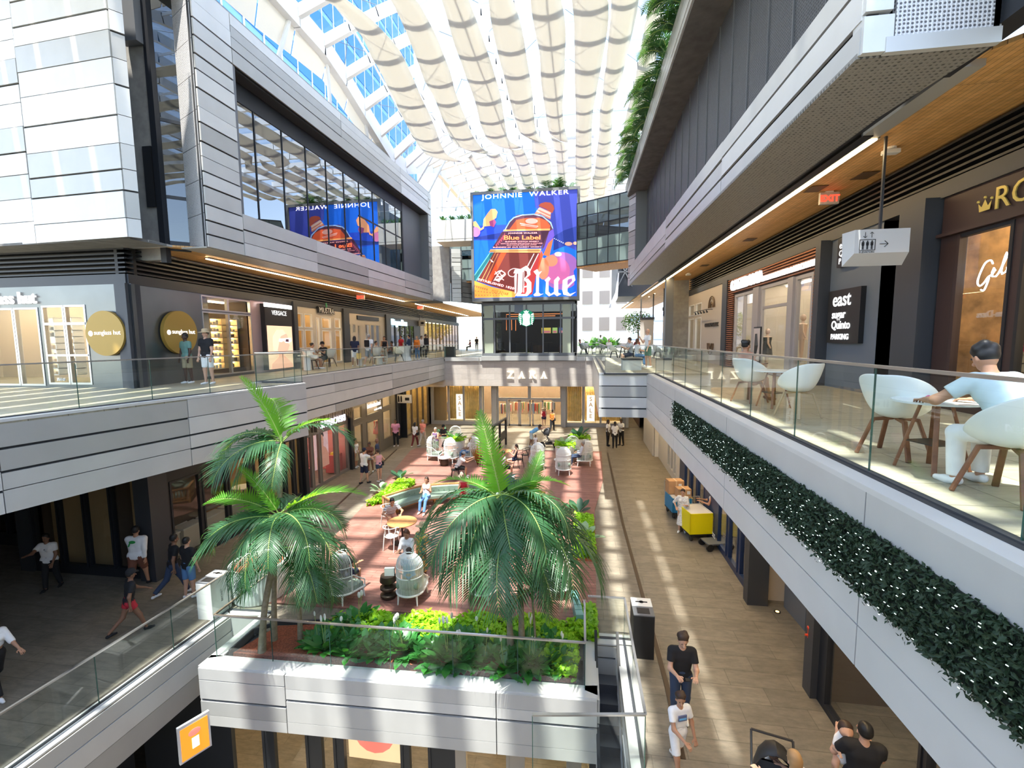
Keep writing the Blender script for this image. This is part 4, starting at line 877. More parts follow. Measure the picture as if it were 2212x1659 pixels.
m = MB(); wb(m, WL, yl(772), yl(818), -.08, 0, 2.82, 3.08); tag(m.build('name_plate', DARK), 'long dark name plate over the second cream shop', 'sign')
room.who = 'ice cream shop'
y9_ = yl(897); y10_ = yl(916)
tt = storefront(WL, 'dark ice cream shop front with blue lit script', y8_, y9_, 0, 3.4, DARK, [(y8_+.2+k*(y9_-y8_-.3)/5, y8_+(k+1)*(y9_-y8_-.3)/5, .1, 2.7) for k in range(5)], (BLACK,), .05)
room(WL, y8_, y9_, 0, 3.3, 3.2, WALLD, WARMS, 1, STONE3)
sign('shop_sign', 'Häagen-Dazs', .72, TLw(yl(842), 2.62, .15), emis('ice_blue_letters', (.55, .85, 1.0), .7), 'ice blue lit script on the dark shop front', align='LEFT', depth=.1, offset=.006)
m = MB(); wb(m, WL, y9_, y10_, 0, .2, 0, 3.4, 0); wb(m, WL, y10_-1.2, y10_, -.02, .2, 0, 3.4, 1); struct(m.build('wall_left_end', [BLACK, CONC]))
def wc_sign(loc, rz, label):
    t = empty('restroom_sign', loc, rz, label, 'sign'); MB().box(-.55, .55, -.06, .06, -.28, .28).build('panel', mat('sign_white', (.66,.66,.66), .5), t)
    m = MB(); 
    for x in (-.33, -.15): m.box(x-.05, x+.05, -.07, -.06, -.2, .15); m.ball((x, -.065, .19), .04, 8)
    m.box(.12, .42, -.07, -.06, -.1, .1); m.build('pictograms', BLACK, t); MB().box(-.02, .02, -.02, .02, .28, .7).build('hanger', DARK2, t)
p_ = PZ(907, 698, 3.0); wc_sign((p_[0], p_[1], 3.0), 0, 'white hanging restroom sign over the upper left walkway')
room.who = 'rear glazed hall'
tt = storefront(WL, 'tall golden glazed shop front at the rear left', y10_, 60, 0, 3.6, mat('bronze_frame', (.12, .09, .06), .4), [(y10_+.1+k*1.5, y10_+1.55+k*1.5, .1, 3.3) for k in range(int((60-y10_)/1.5))], fr=.03)
room(WL, y10_, 60, 0, 3.4, 3, GOLDC, WARMS, 1)

# ---------------- middle level, left
room.who = 'left restaurant'
x2 = lambda px: PY(px, 1100, 11.0)[0]
m = MB(); m.box(-12.62, -12.1, 10.9, 11.5, Z2, -1.7, 0); m.box(-16.9, -16.4, 10.95, 11.3, Z2, -1.7, 0); struct(m.build('trim_18', DARK2), 'dark columns of the middle level left corner')
tt = storefront(WF2, 'dark framed corner restaurant windows facing the viewer', -16.4, -12.6, Z2, -1.7, DARK, [(-16.3+k*.93, -15.4+k*.93, Z2+.25, -2.35) for k in range(4)], fr=.06)
room(WF2, -16.4, -13.5, Z2, -2.0, 4.2, WALLD, WARMS, 1, STONE, lw=.08)
tt = storefront(lambda u, v, z: (u, 12.3-(u+16.9)*.02+v, z), 'dark restaurant windows at the far left of the middle level', -24, -16.9, Z2, -1.7, DARK, [(-23.5+k*2.1, -21.5+k*2.1, Z2+.4, -2.6) for k in range(3)], fr=.06)
tt = storefront(WL2, 'dark framed restaurant windows along the side walkway', 11.5, 18.2, Z2, -1.7, DARK, [(11.6, 12.7, Z2+.2, -2.75), (12.78, 13.8, Z2+.2, -2.75), (13.88, 14.9, Z2+.2, -2.75), (15.15, 15.6, Z2+.1, -2.75), (15.7, 16.9, Z2+.05, -2.75), (17.0, 17.5, Z2+.15, -2.75), (17.6, 18.1, Z2+.15, -2.75)], fr=.06)
room(WL2, 11.6, 18.2, Z2, -2.3, 4.5, WALLW, WARMS, 2, STONE, lw=.06)
for k in range(3): shelf(WL2, 11.9+k*2.1, 13.2+k*2.1, 3.9, Z2+.9, -2.7, 5, WOODD, CG+[C1[5]], 'brown restaurant shelf of bottles, %s from the corner' % WORDS[k], WARMS, gw=.12)
for k in range(4):
    t = empty('banquette', (-12.95, 12.1+k*.95, Z2), 0, 'cream low bench wall behind the restaurant window, %s from the corner' % WORDS[k], 'bench'); MB().box(-.3, .1, -.4, .4, 0, .75).build('seat_block', CREAM, t); MB().box(-.32, .12, -.42, .42, .75, .8).build('ledge', PLASTER, t)
for k, (x, y) in enumerate(((-13.6, 13.0), (-13.5, 14.4), (-14.2, 17.0), (-14.7, 12.2), (-15.6, 12.4))):
    t = empty('restaurant_table', (x, y, Z2), 0, 'round restaurant table behind the glass, %s' % ('nearest the corner', 'second along the side', 'by the side door', 'right behind the front windows', 'left behind the front windows')[k], 'table'); MB().cyl((0, 0, .72), .42, .04, 24).build('table_top', WHITE if k != 1 else WOOD, t); MB().lathe([(.25, 0), (.25, .02), (.03, .04), (.03, .72)], 12).build('pedestal', BLACK, t)
sign('shop_sign', 'Sandro and BREWERY Bar', .26, frame((-12.08, 15.6, -2.42), (0, 1)), WHITEL, 'small white lettering on the dark restaurant fascia', depth=.02)
# crystal shop
room.who = 'crystal shop'
tt = storefront(WL2, 'crystal shop front with hanging rods and pink displays', 18.45, 22.35, Z2, -1.7, mat('taupe_frame', (.22, .19, .165), .45), [(18.5, 18.95, Z2+.1, -2.9), (19.05, 19.6, Z2+.1, -2.9), (19.7, 21.0, Z2+.1, -2.9), (21.25, 22.2, Z2+.1, -2.9)], fr=.06)
room(WL2, 18.5, 22.3, Z2, -2.4, 3, PINKW, NEUTS, 2, STONE)
m = MB(); g = random.Random(9)
for k in range(170):
    u = 18.45+3.9*g.random(); l_ = g.uniform(.25, .8); zt = -1.78-g.random()*.25; wb(m, WL2, u, u+.04, -.12-g.random()*.18, -.06-g.random()*.02, zt-l_, zt)
tag(m.build('hanging_rods', mat('smoky_rods', (.26, .22, .18), .3, .5), tt), kind='stuff')
sign('shop_sign', 'SWAROVSKI', .46, frame((-11.8, 20.25, -2.62), (0, 1)), emis('lilac_letters', (.85, .82, 1.0), .7), 'white lit capitals on the curtain of hanging rods', depth=.05, space=.85)
t = empty('window_poster', (0,0,0), 0, 'tall portrait poster inside the crystal shop window', 'poster')
m = MB(); wb(m, WL2, 19.75, 20.95, .35, .38, Z2+.7, -3.0); m.build('panel', emis('poster_mauve', (.62, .42, .45), 0.23), t)
m = MB(); m.add([WL2(19.75+1.2*u, .34, Z2+.7+1.8*v) for u, v in ((.1,0),(1,0),(1,.3),(.8,.5),(.62,.58),(.66,.75),(.6,.9),(.45,.95),(.34,.88),(.33,.7),(.4,.58),(.25,.48),(.1,.3))], [tuple(range(13))]); m.build('portrait', emis('poster_face', (.52, .26, .2), 0.21), t)
m = MB(); m.add([WL2(19.75+1.2*u, .335, Z2+.7+1.8*v) for u, v in ((.33,.8),(.38,.98),(.6,1.0),(.68,.86),(.62,.82),(.55,.9),(.4,.9))], [tuple(range(7))]); m.build('hair', BLACK, t)
for k, (u, cc) in enumerate(((18.8, 0), (21.6, 6))): 
    t = empty('display_plinth', (0,0,0), 0, 'coral display plinth in the crystal shop window, %s end' % ('near', 'far')[k], 'plinth'); m = MB(); wb(m, WL2, u-.25, u+.45, .25, .8, Z2+.1, Z2+1.0); m.build('block', mat('coral_block', (.55, .12, .12), .5), t); m = MB(); wb(m, WL2, u-.1, u+.3, .3, .6, Z2+1.0, Z2+1.12); m.build('tray', mat('yellow_tray', (.75, .65, .08), .4), t)
# olive shop with rounded openings
room.who = 'olive lingerie shop'
tt = storefront(WL2, 'olive grey shop front with rounded upper panes', 22.6, 28.7, Z2, -1.7, OLIVE, [(22.9, 24.0, Z2+.6, -3.2), (22.9, 24.0, -3.0, -2.2), (24.45, 26.2, Z2+.05, -3.3), (24.45, 26.2, -3.0, -2.1), (26.6, 28.0, Z2+.6, -3.0), (26.6, 28.0, -2.85, -2.1)], fr=.09)
room(WL2, 22.6, 28.7, Z2, -1.95, 3, WALLN, WARMS, 2, STONE)
sign('shop_sign', 'intimissimi', .42, frame((-12.05, 25.2, -2.5), (0, 1)), WHITEL, 'white lit lower case letters over the olive shop door', depth=.03); sign('shop_sign', 'made in italy', .2, frame((-12.05, 25.7, -2.75), (0, 1)), WHITEL, 'tiny white line under the lower case letters', depth=.02)
mannequin(-12.9, 27.2, Z2+.4, -1.4, 'mannequin in red in the olive shop window', C1[0]); mannequin(-12.9, 23.4, Z2+.4, -1.4, 'mannequin in dark dress in the olive shop window', C1[3])
m = MB(); wb(m, WL2, 22.35, 22.6, -.15, .2, Z2, -1.7); wb(m, WL2, 18.2, 18.45, -.15, .2, Z2, -1.7); wb(m, WL2, 28.7, 30.4, .3, .4, Z2, -1.7); wb(m, WL2, 28.7, 28.8, -.1, .3, Z2, -1.7); wb(m, WL2, 30.3, 30.4, -.1, .3, Z2, -1.7); struct(m.build('trim_19', DARK), 'dark posts and passage beside the left middle shops')
wc_sign((-11.9, 29.4, -2.6), 0, 'white hanging restroom sign over the middle left walkway')
room.who = 'side of the fashion shop'
tt = storefront(WL2, 'gold curtained side windows near the fashion shop', 30.4, 35.5, Z2, -1.7, mat('bronze_frame', (.12,.09,.06), .4), [(30.5+k*1.2, 31.65+k*1.2, Z2+.1, -1.9) for k in range(4)], fr=.05)
room(WL2, 30.5, 35.4, Z2, -1.8, .9, GOLDC, WARMS, 1)
# fashion shop
room.who = 'fashion shop'
ZF = mat('greige_frame', (.40, .385, .36), .5)
tt = storefront(WZ, 'wide glazed fashion shop entrance with double doors', -12.1, 3.5, Z2, -2.15, ZF, [(-11.9, -10.6, Z2+.25, -2.3), (-10.55, -9.35, Z2+.25, -2.3), (-9.3, -8.0, Z2+.25, -2.3), (-7.7, -7.0, Z2+.05, -2.3), (-6.5, -5.8, Z2+.1, -3.5), (-1.05, .2, Z2+.25, -2.3), (.3, 1.55, Z2+.25, -2.3), (1.6, 3.2, Z2+.25, -2.3), (-6.5, -4.05, -3.3, -2.3), (-3.9, -1.5, -3.3, -2.3), (-2.15, -1.45, Z2+.1, -3.5), (-5.7, -2.2, Z2, -3.42, 0)], fr=.05)
for k, x in enumerate((-5.65, -4.75, -3.75)):
    d_ = empty('shop_door', (x, 35.55, Z2), 0, 'tall glazed fashion shop door, %s from the left' % WORDS[k], 'door', 'closed doors of the fashion shop'); m = MB()
    m.box(0, .88, 0, .06, 0, .12); m.box(0, .1, 0, .06, 0, 2.05); m.box(.78, .88, 0, .06, 0, 2.05); m.box(0, .88, 0, .06, 1.95, 2.05); m.build('door_frame', ZF, d_)
    q = MB(); q.quad((.1, .03, .12), (.78, .03, .12), (.78, .03, 1.95), (.1, .03, 1.95)); q.build('pane', SHOPG, d_); MB().box(.7, .74, -.06, 0, .7, 1.2).build('door_handle', INOX, d_)
d_ = empty('shop_door', (-2.2, 35.5, Z2), R(-80), 'open fashion shop door held by the woman in the hat', 'door'); m = MB(); m.box(0, .88, 0, .06, 0, .12); m.box(0, .1, 0, .06, 0, 2.05); m.box(.78, .88, 0, .06, 0, 2.05); m.box(0, .88, 0, .06, 1.95, 2.05); m.build('door_frame', ZF, d_); q = MB(); q.quad((.1, .03, .12), (.78, .03, .12), (.78, .03, 1.95), (.1, .03, 1.95)); q.build('pane', SHOPG, d_)
m = MB(); wb(m, WZ, -7.85, -7.72, -.35, 0, Z2, -2.2); wb(m, WZ, -6.95, -6.6, -.2, 0, Z2, -2.2); wb(m, WZ, -1.45, -1.1, -.3, 0, Z2, -2.2); m.build('piers', ZF, tt)
room(WZ, -12.1, 4.5, Z2, -2.2, 5.5, mat('fashion_shop_wall', (.2, .15, .12), .7), WARMS, 6, STONE, lw=.2)
def curtain(x0, x1, y, z0, z1, label):
    m = MB(); n = int((x1-x0)/.05); vs = []
    for k in range(n+1):
        x = x0+(x1-x0)*k/n; yy = y+.05*math.sin(k*1.9)+.02*math.sin(k*.7); vs += [(x, yy, z0), (x, yy, z1)]
    m.add(vs, [(2*k, 2*k+2, 2*k+3, 2*k+1) for k in range(n)]); return tag(m.build('curtain', GOLDC, None, True, solid=.01), label, 'curtain')
curtain(-10.9, -8.0, 36.5, Z2+.3, -2.3, 'long pleated gold curtain in the left fashion shop window'); curtain(-1.0, .1, 36.3, Z2+.3, -2.3, 'pleated gold curtain in the narrow window right of the doors'); curtain(.4, 3.2, 36.7, Z2+.3, -2.3, 'gold curtain behind clothes in the right fashion shop window')
struct(MB().box(-11, -7.95, 35.75, 37.5, Z2, Z2+.25).build('trim_20', PLASTER)); struct(MB().box(-1.1, 3.2, 35.75, 37.5, Z2, Z2+.25).build('trim_20', PLASTER))
struct(MB().box(-12.1, -11.0, 36.4, 36.5, Z2, -2.2).build('wall_shop', WALLW))
for k, (x, lb) in enumerate(((-9.75, 'left'), (.82, 'right'))):
    t = empty('sale_board', (x, 35.95, Z2+.25), 0, 'white board reading SALE in gold, in the %s fashion shop window' % lb, 'sign')
    MB().box(-.3, .3, -.02, .02, .15, 2.2).build('board', emis('sale_white', (.9, .88, .84), .35), t)
    m = MB(); 
    for a_, b_, c_, d2 in ((-.42, -.39, 0, 2.4), (.39, .42, 0, 2.4), (-.42, .42, 0, .03), (-.42, .42, 2.37, 2.4)): m.box(a_, b_, .05, .08, c_, d2)
    m.build('frame', GOLDL, t)
    mb = MB()
    for q, ch in enumerate('SALE'): vs, fs = text_mesh(ch, .46, .02); mb.add([(v[0], v[1]-.04, v[2]+1.75-q*.45) for v in vs], fs)
    mb.build('lettering', mat('orange_gold', (.75, .42, .06), .4), t)
for k, (x, y) in enumerate(((-6.2, 37.5), (-5.2, 38.6), (-3.9, 38.0), (-2.6, 38.8), (1.0, 36.9), (1.9, 37.0), (-11.5, 38.2))):
    t = empty('clothes_rail', (x, y, Z2), 0, 'rail of hanging clothes inside the fashion shop, %s from the left' % WORDS[(1, 2, 3, 4, 5, 6, 0)[k]], 'clothes rail'); m = MB(); m.tube([(-.5, 0, 0), (-.5, 0, 1.5), (.5, 0, 1.5), (.5, 0, 0)], .015, 6); m.build('rail_frame', INOX, t)
    m = MB()
    for q in range(12): m.box(-.45+q*.08, -.4+q*.08, -.2, .2, .6+g.random()*.3, 1.45, g.randrange(7))
    m.build('garments', C1, t)
# serif letters of the fashion shop
def serif_letters(word, x, z, h, mt, name, label, y, w_=None, depth=.06, th=.16, parent=None):
    S = {'Z': ([[(0,1),(1,1),(1,.97),(.32,.1),(1,.1),(1,0),(0,0),(0,.05),(.68,.9),(0,.9)]], 1.0), 'A': ([[(.0,0),(.4,0),(.4,.06),(.28,.06),(.34,.25),(.62,.25),(.68,.06),(.56,.06),(.56,0),(1.05,0),(1.05,.06),(.94,.06),(.58,1),(.5,1),(.14,.06),(.0,.06)]], 1.05),
         'R': ([[(0,0),(.42,0),(.42,.06),(.31,.06),(.31,.46),(.45,.46),(.72,.0),(1.08,0),(1.08,.06),(.95,.06),(.66,.5),(.85,.6),(.9,.75),(.82,.93),(.6,1),(0,1),(0,.94),(.12,.94),(.12,.06),(0,.06)]], 1.08)}
    m = MB(); cx_ = x
    for ch in word:
        for poly in S[ch][0]:
            n = len(poly); vs = [(cx_+p[0]*h*.95, y, z+p[1]*h) for p in poly]+[(cx_+p[0]*h*.95, y+depth, z+p[1]*h) for p in poly]
            m.add(vs, [tuple(range(n)), tuple(range(n, 2*n))[::-1]]+[(k, (k+1)%n, n+(k+1)%n, n+k) for k in range(n)])
        cx_ += (w_ or 1.5)*h
    o = m.build(name, mt, parent); return tag(o, label, 'sign') if not parent else o
serif_letters('ZARA', -5.52, -1.59, .54, emis('cream_lit_letters', (1, .93, .74), .6), 'shop_sign', 'large cream serif capitals on the stone band', 34.2, 1.56)

# ---------------- middle level, right
room.who = 'dark glazed shop'
tt = storefront(WR2, 'dark framed shop window at the lower right', 2.0, 8.85, Z2, -1.72, DARK, [(2.1, 4.2, Z2+.1, -2.6), (4.25, 6.2, Z2+.1, -2.6), (6.25, 8.6, Z2+.1, -2.6)], fr=.05)
room(WR2, 2, 8.8, Z2, -2.1, 4, WALLD, NEUTS, 1, STONE, lw=.05)
m = MB(); wb(m, WR2, 8.85, 9.15, -.12, .3, Z2, -1.7); wb(m, WR2, 11.95, 12.25, -.2, .3, Z2, -1.7); struct(m.build('trim_21', DARK2), 'dark posts either side of the parking lobby recess')
m = MB(); wb(m, WR2, 11.0, 12.0, .75, .85, Z2, -1.7); wb(m, WR2, 9.1, 11.0, .9, 1.0, Z2, -1.7); m.beam((5.25, 12.0, -3.6), (5.3, 11.0, -3.6), .1, 3.8); struct(m.build('wall_right_lobby', mat('slate_wall', (.115,.135,.165), .6)), 'slate lobby wall on the middle level right')
t = empty('parking_sign', (4.75, 12.1, -2.62), R(-38), 'small black lit board reading PARKING on the middle level', 'sign'); MB().box(-.05, 1.2, 0, .1, -.22, .2).build('board', BLACK, t); mb = MB(); vs, fs = text_mesh('PARKING', .26, .01, 'LEFT'); mb.add([(v[0]+.06, v[1]-.01, v[2]-.08) for v in vs], fs); mb.build('lettering', WHITEL, t)
room.who = 'navy framed shop'
tt = storefront(WR2, 'navy framed shop front with posters on the middle right', 12.3, 21.2, Z2, -1.72, NAVY, [(12.45, 13.2, Z2+.15, -2.4), (13.35, 14.2, Z2+.15, -2.4), (14.35, 15.3, Z2+.15, -2.4), (17.0, 18.0, Z2+.15, -2.4), (18.1, 19.1, Z2+.15, -2.4), (19.2, 20.2, Z2+.15, -2.4)], fr=.08)
room(WR2, 12.3, 21.2, Z2, -2.2, 3, WALLN, NEUTS, 1, STONE, lw=.07)
shelf(WR2, 16.4, 12.5, 2.4, Z2+.2, -2.6, 5, WHITE, C1, 'white shelf of coloured goods inside the navy shop')
t = empty('window_poster', (0,0,0), 0, 'beige figure poster in the navy shop window nearest the lobby', 'poster'); m = MB(); wb(m, WR2, 12.55, 13.1, .2, .22, Z2+.3, -3.2); m.build('panel', mat('poster_beige', (.55, .42, .3), .6), t); m = MB(); m.tube([WR2(12.75, .17, Z2+.5), WR2(12.95, .17, Z2+1.1), WR2(12.7, .17, Z2+1.6)], [.04, .09, .05], 6); m.build('figure', SKINW, t)
sign('suite_number', '222', .2, frame((4.36, 15.25, Z2+.35), (0, -1)), WHITE, 'small white suite number on the navy frame', depth=.01)
tt = storefront(WR2, 'white framed shop windows on the middle right', 21.2, 26.9, Z2, -1.72, mat('off_white_frame', (.55, .54, .52), .5), [(21.9, 22.5, Z2+.3, -2.4), (22.6, 23.3, Z2+.3, -2.4), (23.4, 24.1, Z2+.3, -2.4)], fr=.07)
room(WR2, 21.3, 26.8, Z2, -2.2, 2.5, WALLN, None, 1)
struct(MB().box(4.3, 5.1, 26.9, 27.1, Z2, -1.7).build('wall_right_pier', PLASTER)); m = MB(); m.box(4.2, 4.28, 27.1, 31, Z2, -1.7); struct(m.build('wall_right_pier', mat('off_white_frame', (.55,.54,.52), .5)))
struct(MB().box(4.28, 9, 31, 31.2, Z2, -1.7).build('wall_right_dark', DARK2)); struct(MB().box(12, 12.2, 30, 60, Z2, -1.7).build('wall_right_dark', DARK2)); struct(MB().box(3.5, 3.7, 35.6, 46, Z2, -1.7).build('wall_rear_side', PLASTER)); struct(MB().box(3.5, 12, 46, 46.2, Z2, -1.7).build('wall_rear_side', DARK))

# ---------------- lowest level fronts seen under the planter
WB = lambda u, v, z: (u, 9.6+v, z)
room.who = 'lowest level shop'
tt = storefront(WB, 'lowest level shop front with dark posts under the planting bed', -11.5, -2.9, Z1, -6.75, DARK2, [(-8.9, -7.9, Z1+.2, -6.9), (-7.7, -6.7, Z1+.2, -6.9), (-6.4, -5.95, Z1+.2, -6.9), (-5.8, -4.2, Z1+.2, -6.9), (-4.1, -3.5, Z1+.2, -6.9)], fr=.07)
tt = storefront(WB, 'cream framed lowest level shop front at the right', -2.9, 4, Z1, -6.75, CREAM, [(-2.7, -1.6, Z1+.2, -6.95), (-1.3, -.2, Z1+.2, -6.95), (.0, 1.2, Z1+.2, -6.95)], fr=.07)
room(WB, -11.5, 4, Z1, -7.0, 4, WALLN, WARMS, 2, STONE)
t = empty('window_poster', (0,0,0), 0, 'abstract warm poster in the lowest level window', 'poster'); MB().box(-5.7, -4.3, 9.75, 9.78, -9, -6.95).build('panel', emis('poster_sand', (.75, .5, .28), .5), t)
m = MB(); m.add([(-5.5, 9.74, -7.15), (-5.0, 9.74, -6.98), (-4.5, 9.74, -7.3), (-4.8, 9.74, -7.45), (-5.2, 9.74, -7.4)], [(0,1,2,3,4)]); m.add([(-5.0+.55*math.cos(k*math.pi/8), 9.735, -8.2+.6*math.sin(k*math.pi/8)) for k in range(16)], [tuple(range(16))]); m.build('shapes', emis('poster_red', (.75, .16, .12), .5), t)
m = MB(); m.box(-11.9, -11.6, 6, 9.4, Z1, -6.8); struct(m.build('trim_22', DARK2))
_p = PY(420, 1592, 7.3); t = empty('lit_poster', _p, R(62), 'orange lit poster hanging under the left middle walkway', 'poster'); t.scale = (.55,)*3; MB().box(-.5, .5, -.05, .05, -.7, .7).build('surround', mat('sign_white', (.66,.66,.66), .5), t); MB().box(-.43, .43, -.06, -.05, -.63, .58).build('picture', emis('poster_orange', (.95, .25, .02), .42), t); MB().box(-.1, .12, -.075, -.06, -.35, .05).build('bottle', emis('poster_cream', (.9, .75, .5), .8), t); MB().ball((0, -.06, .25), .2, 10, sc_=(1, .1, .7)).build('flower', emis('poster_red', (.75,.16,.12), .5), t)
# ================================================================ COFFEE PAVILION AND VIDEO SCREEN
YT = 34.5
struct(MB().box(-7.5, -.3, 43, 43.1, .1, 4.2).build('wall_pavilion_rear', WALLD))
pav = empty('coffee_pavilion', (0, 0, 0), 0, 'dark glazed coffee pavilion standing on the stone band', 'pavilion')
m = MB(); zs = [(.12, .32), (2.85, 3.0), (3.95, 4.15)]
for a, b in zs: m.box(-7.5, -.3, YT, YT+.12, a, b)
for px in (1042, 1068, 1101, 1137, 1173, 1211, 1237): x = PY(px, 700, YT)[0]; m.box(x-.05, x+.05, YT-.02, YT+.12, .12, 4.15)
for y in (36, 38, 40, 42.9): m.box(-.42, -.3, y, y+.1, .1, 4.15); m.box(-7.5, -7.38, y, y+.1, .1, 4.15)
for a, b in zs: m.box(-.42, -.3, YT, 43, a, b); m.box(-7.5, -7.38, YT, 43, a, b)
m.build('frame', GREYM, pav)
PG = glass('pavilion_glass', (.24, .25, .25), 1.3)
m = MB(); m.quad((-7.45, YT+.05, .3), (-.35, YT+.05, .3), (-.35, YT+.05, 4.0), (-7.45, YT+.05, 4.0)); m.build('front_glass', PG, pav)
m = MB(); m.quad((-.36, YT+.1, .3), (-.36, 43, .3), (-.36, 43, 4.0), (-.36, YT+.1, 4.0)); m.quad((-7.44, YT+.1, .3), (-7.44, 43, .3), (-7.44, 43, 4.0), (-7.44, YT+.1, 4.0)); m.build('side_glass', PG, pav)
SP = mat('sage_spandrel', (.42, .47, .36), .35)
for a, b in ((1046, 1065), (1215, 1233)):
    x0_, x1_ = PY(a, 700, YT)[0], PY(b, 700, YT)[0]; MB().box(x0_, x1_, YT+.02, YT+.1, .32, 2.85).build('spandrel', SP, pav); MB().box(x0_, x1_, YT+.02, YT+.1, 3.0, 3.92).build('spandrel', SP, pav)
m = MB(); m.box(-4.95, -4.3, YT+.02, YT+.1, 3.35, 3.95); m.build('blue_panel', mat('slate_blue_panel', (.16, .20, .27), .4), pav)
m = MB(); m.box(-7.45, -.35, YT+.2, 43, 4.1, 4.2); m.build('ceiling_slab', DARK, pav)
# round coffee logo
t = empty('coffee_logo', (-4.05, YT-.045, 2.95), 0, 'round green and white mermaid logo on the pavilion glass', 'sign')
def dsc(r_, y, mt, nm, cx=0, cz=0, n=40, sx=1, sz=1):
    m = MB(); vs = [(cx+sx*r_*math.cos(2*math.pi*k/n), y, cz+sz*r_*math.sin(2*math.pi*k/n)) for k in range(n)]+[(cx+sx*r_*math.cos(2*math.pi*k/n), y+.02, cz+sz*r_*math.sin(2*math.pi*k/n)) for k in range(n)]
    m.add(vs, [tuple(range(n))]+[(k, (k+1)%n, n+(k+1)%n, n+k) for k in range(n)]); return m.build(nm, mt, t)
SG = emis('logo_green', (.0, .16, .075), .5); SW = emis('logo_white', (.85, .88, .86), .8)
dsc(.62, 0, SG, 'disc')
m = MB(); 
def py_(pts): m.add([(x*.62, -.01, z*.62) for x, z in pts], [tuple(range(len(pts)))])
py_([(-.2,.62),(-.32,.86),(-.12,.78),(0,.95),(.12,.78),(.32,.86),(.2,.62),(0,.68)])
py_([(-.42,-.95*.3),(-.5,.2),(-.38,.5),(0,.62),(.38,.5),(.5,.2),(.42,-.3),(.5,-.75),(.0,-.98),(-.5,-.75)])
for s_ in (-1, 1):
    for k in range(6): py_([(s_*(.58+.02*k), .42-k*.2), (s_*(.92-.02*k*k*.3), .38-k*.22), (s_*(.9-.03*k), .28-k*.22), (s_*(.56), .34-k*.2)])
    py_([(s_*.6,.45),(s_*.9,.6),(s_*.8,.3)])
m.build('mermaid', SW, t)
m = MB()
for s_ in (-1, 1):
    for k in range(4): m.tube([(s_*x*.62, -.015, z*.62) for x, z in ((.16+.07*k,.35),(.22+.08*k,.05),(.12+.09*k,-.3),(.2+.09*k,-.7))], .012, 4)
    m.ball((s_*.05, -.015, .2), .015, 6)
m.tube([(-.06, -.015, .1), (0, -.015, .085), (.06, -.015, .1)], .008, 4); m.build('hair_lines', SG, t)
# inside the pavilion
m = MB(); m.tube([(-5.9, 36.5, 2.1), (-5.9, 36.5, 3.35), (-1.4, 36.8, 3.35)], .025, 6); m.tube([(-5.7, 36.7, 2.1), (-5.7, 36.7, 3.2), (-2, 36.9, 3.2)], .025, 6); m.tube([(-5.5, 36.7, 2.1), (-5.5, 36.7, 3.1)], .025, 6); m.tube([(-5.15, 36.5, 2.05), (-5.15, 36.5, 2.9)], .025, 6)
tag(m.build('copper_pendant_lamp', emis('copper_glow', (1, .32, .1), 1.6)), 'glowing copper tube lamp inside the coffee pavilion', 'lamp')
for k, (x, w_, c_) in enumerate(((-2.75, .75, (.75, .6, .1)), (-2.05, .4, (.45, .7, .2)), (-1.55, .35, (.08, .12, .3)), (-1.05, .45, (.3, .6, .95)))):
    t = empty('menu_screen', (x, 37.2, 2.05), 0, 'lit menu screen inside the pavilion, %s from the left' % WORDS[k], 'screen'); MB().box(-w_/2-.02, w_/2+.02, 0, .05, -.24, .24).build('case', BLACK, t); MB().box(-w_/2, w_/2, -.01, 0, -.22, .22).build('display', emis('menu_%d' % k, c_, 1.0), t); MB().box(-w_/2+.05, w_/2-.05, -.015, -.01, -.2, -.02).build('picture', emis('menu_pic_%d' % k, (.8, .25, .3) if k < 3 else (.6, .8, 1), .8), t)
for k in range(5):
    x = -6.6+k*1.35
    t = empty('high_table', (x, 36.4+.4*(k%2), .12), 0, 'dark cafe table inside the pavilion, %s from the left' % WORDS[k], 'table'); MB().cyl((0, 0, .95), .35, .03, 20).build('table_top', mat('cafe_top', (.25, .2, .16), .4), t); MB().lathe([(.22, 0), (.22, .02), (.025, .04), (.025, .95)], 12).build('pedestal', BLACK, t)
for k, (x, y) in enumerate(((-3.3, 35.6), (-1.3, 35.7))):
    t = empty('basket_chair', (x, y, .12), 0, 'brown basket chair behind the pavilion glass, %s' % ('near the middle', 'at the right'), 'chair') if False else empty('basket_chair', (x, y, .12), 0, ('brown basket chair near the middle of the pavilion glass', 'brown basket chair at the right of the pavilion glass')[k], 'chair')
    m = MB(); m.lathe([(.3, 0), (.38, .3), (.36, .75), (.33, .75), (.33, .32), (0, .3)], 16, cap=False); m.build('shell', mat('wicker', (.35, .16, .07), .6), t, True)
# video screen box
scr = empty('video_screen', (0, 0, 0), 0, 'huge square video screen showing a blue whisky advert', 'screen')
XS0, XS1, ZS0, ZS1 = -8.02, -.08, 4.2, 12.06
m = MB(); m.box(XS0, XS1, 33.76, 35.2, ZS0, ZS1, 0); m.box(XS0+.3, XS1-.2, 35.2, 41, ZS0+.1, ZS1-.4, 1); m.build('cabinet', [mat('screen_case', (.20, .205, .21), .5), DARK2], scr)
m = MB()
for a, b, c, d in ((XS0, XS0+.2, ZS0+.22, ZS1-.2), (XS1-.2, XS1, ZS0+.22, ZS1-.2), (XS0, XS1, ZS0, ZS0+.22), (XS0, XS1, ZS1-.2, ZS1)): m.box(a, b, 33.66, 33.76, c, d)
m.build('bezel', mat('screen_case', (.20,.205,.21), .5), scr)
def S_(cx_, cy_, y=33.7):
    p = PY(1015+cx_/6.38, 400+cy_/6.38, y); return (min(max(p[0], XS0+.2), XS1-.2), y, min(max(p[2], ZS0+.22), ZS1-.2))
LAY = [0]
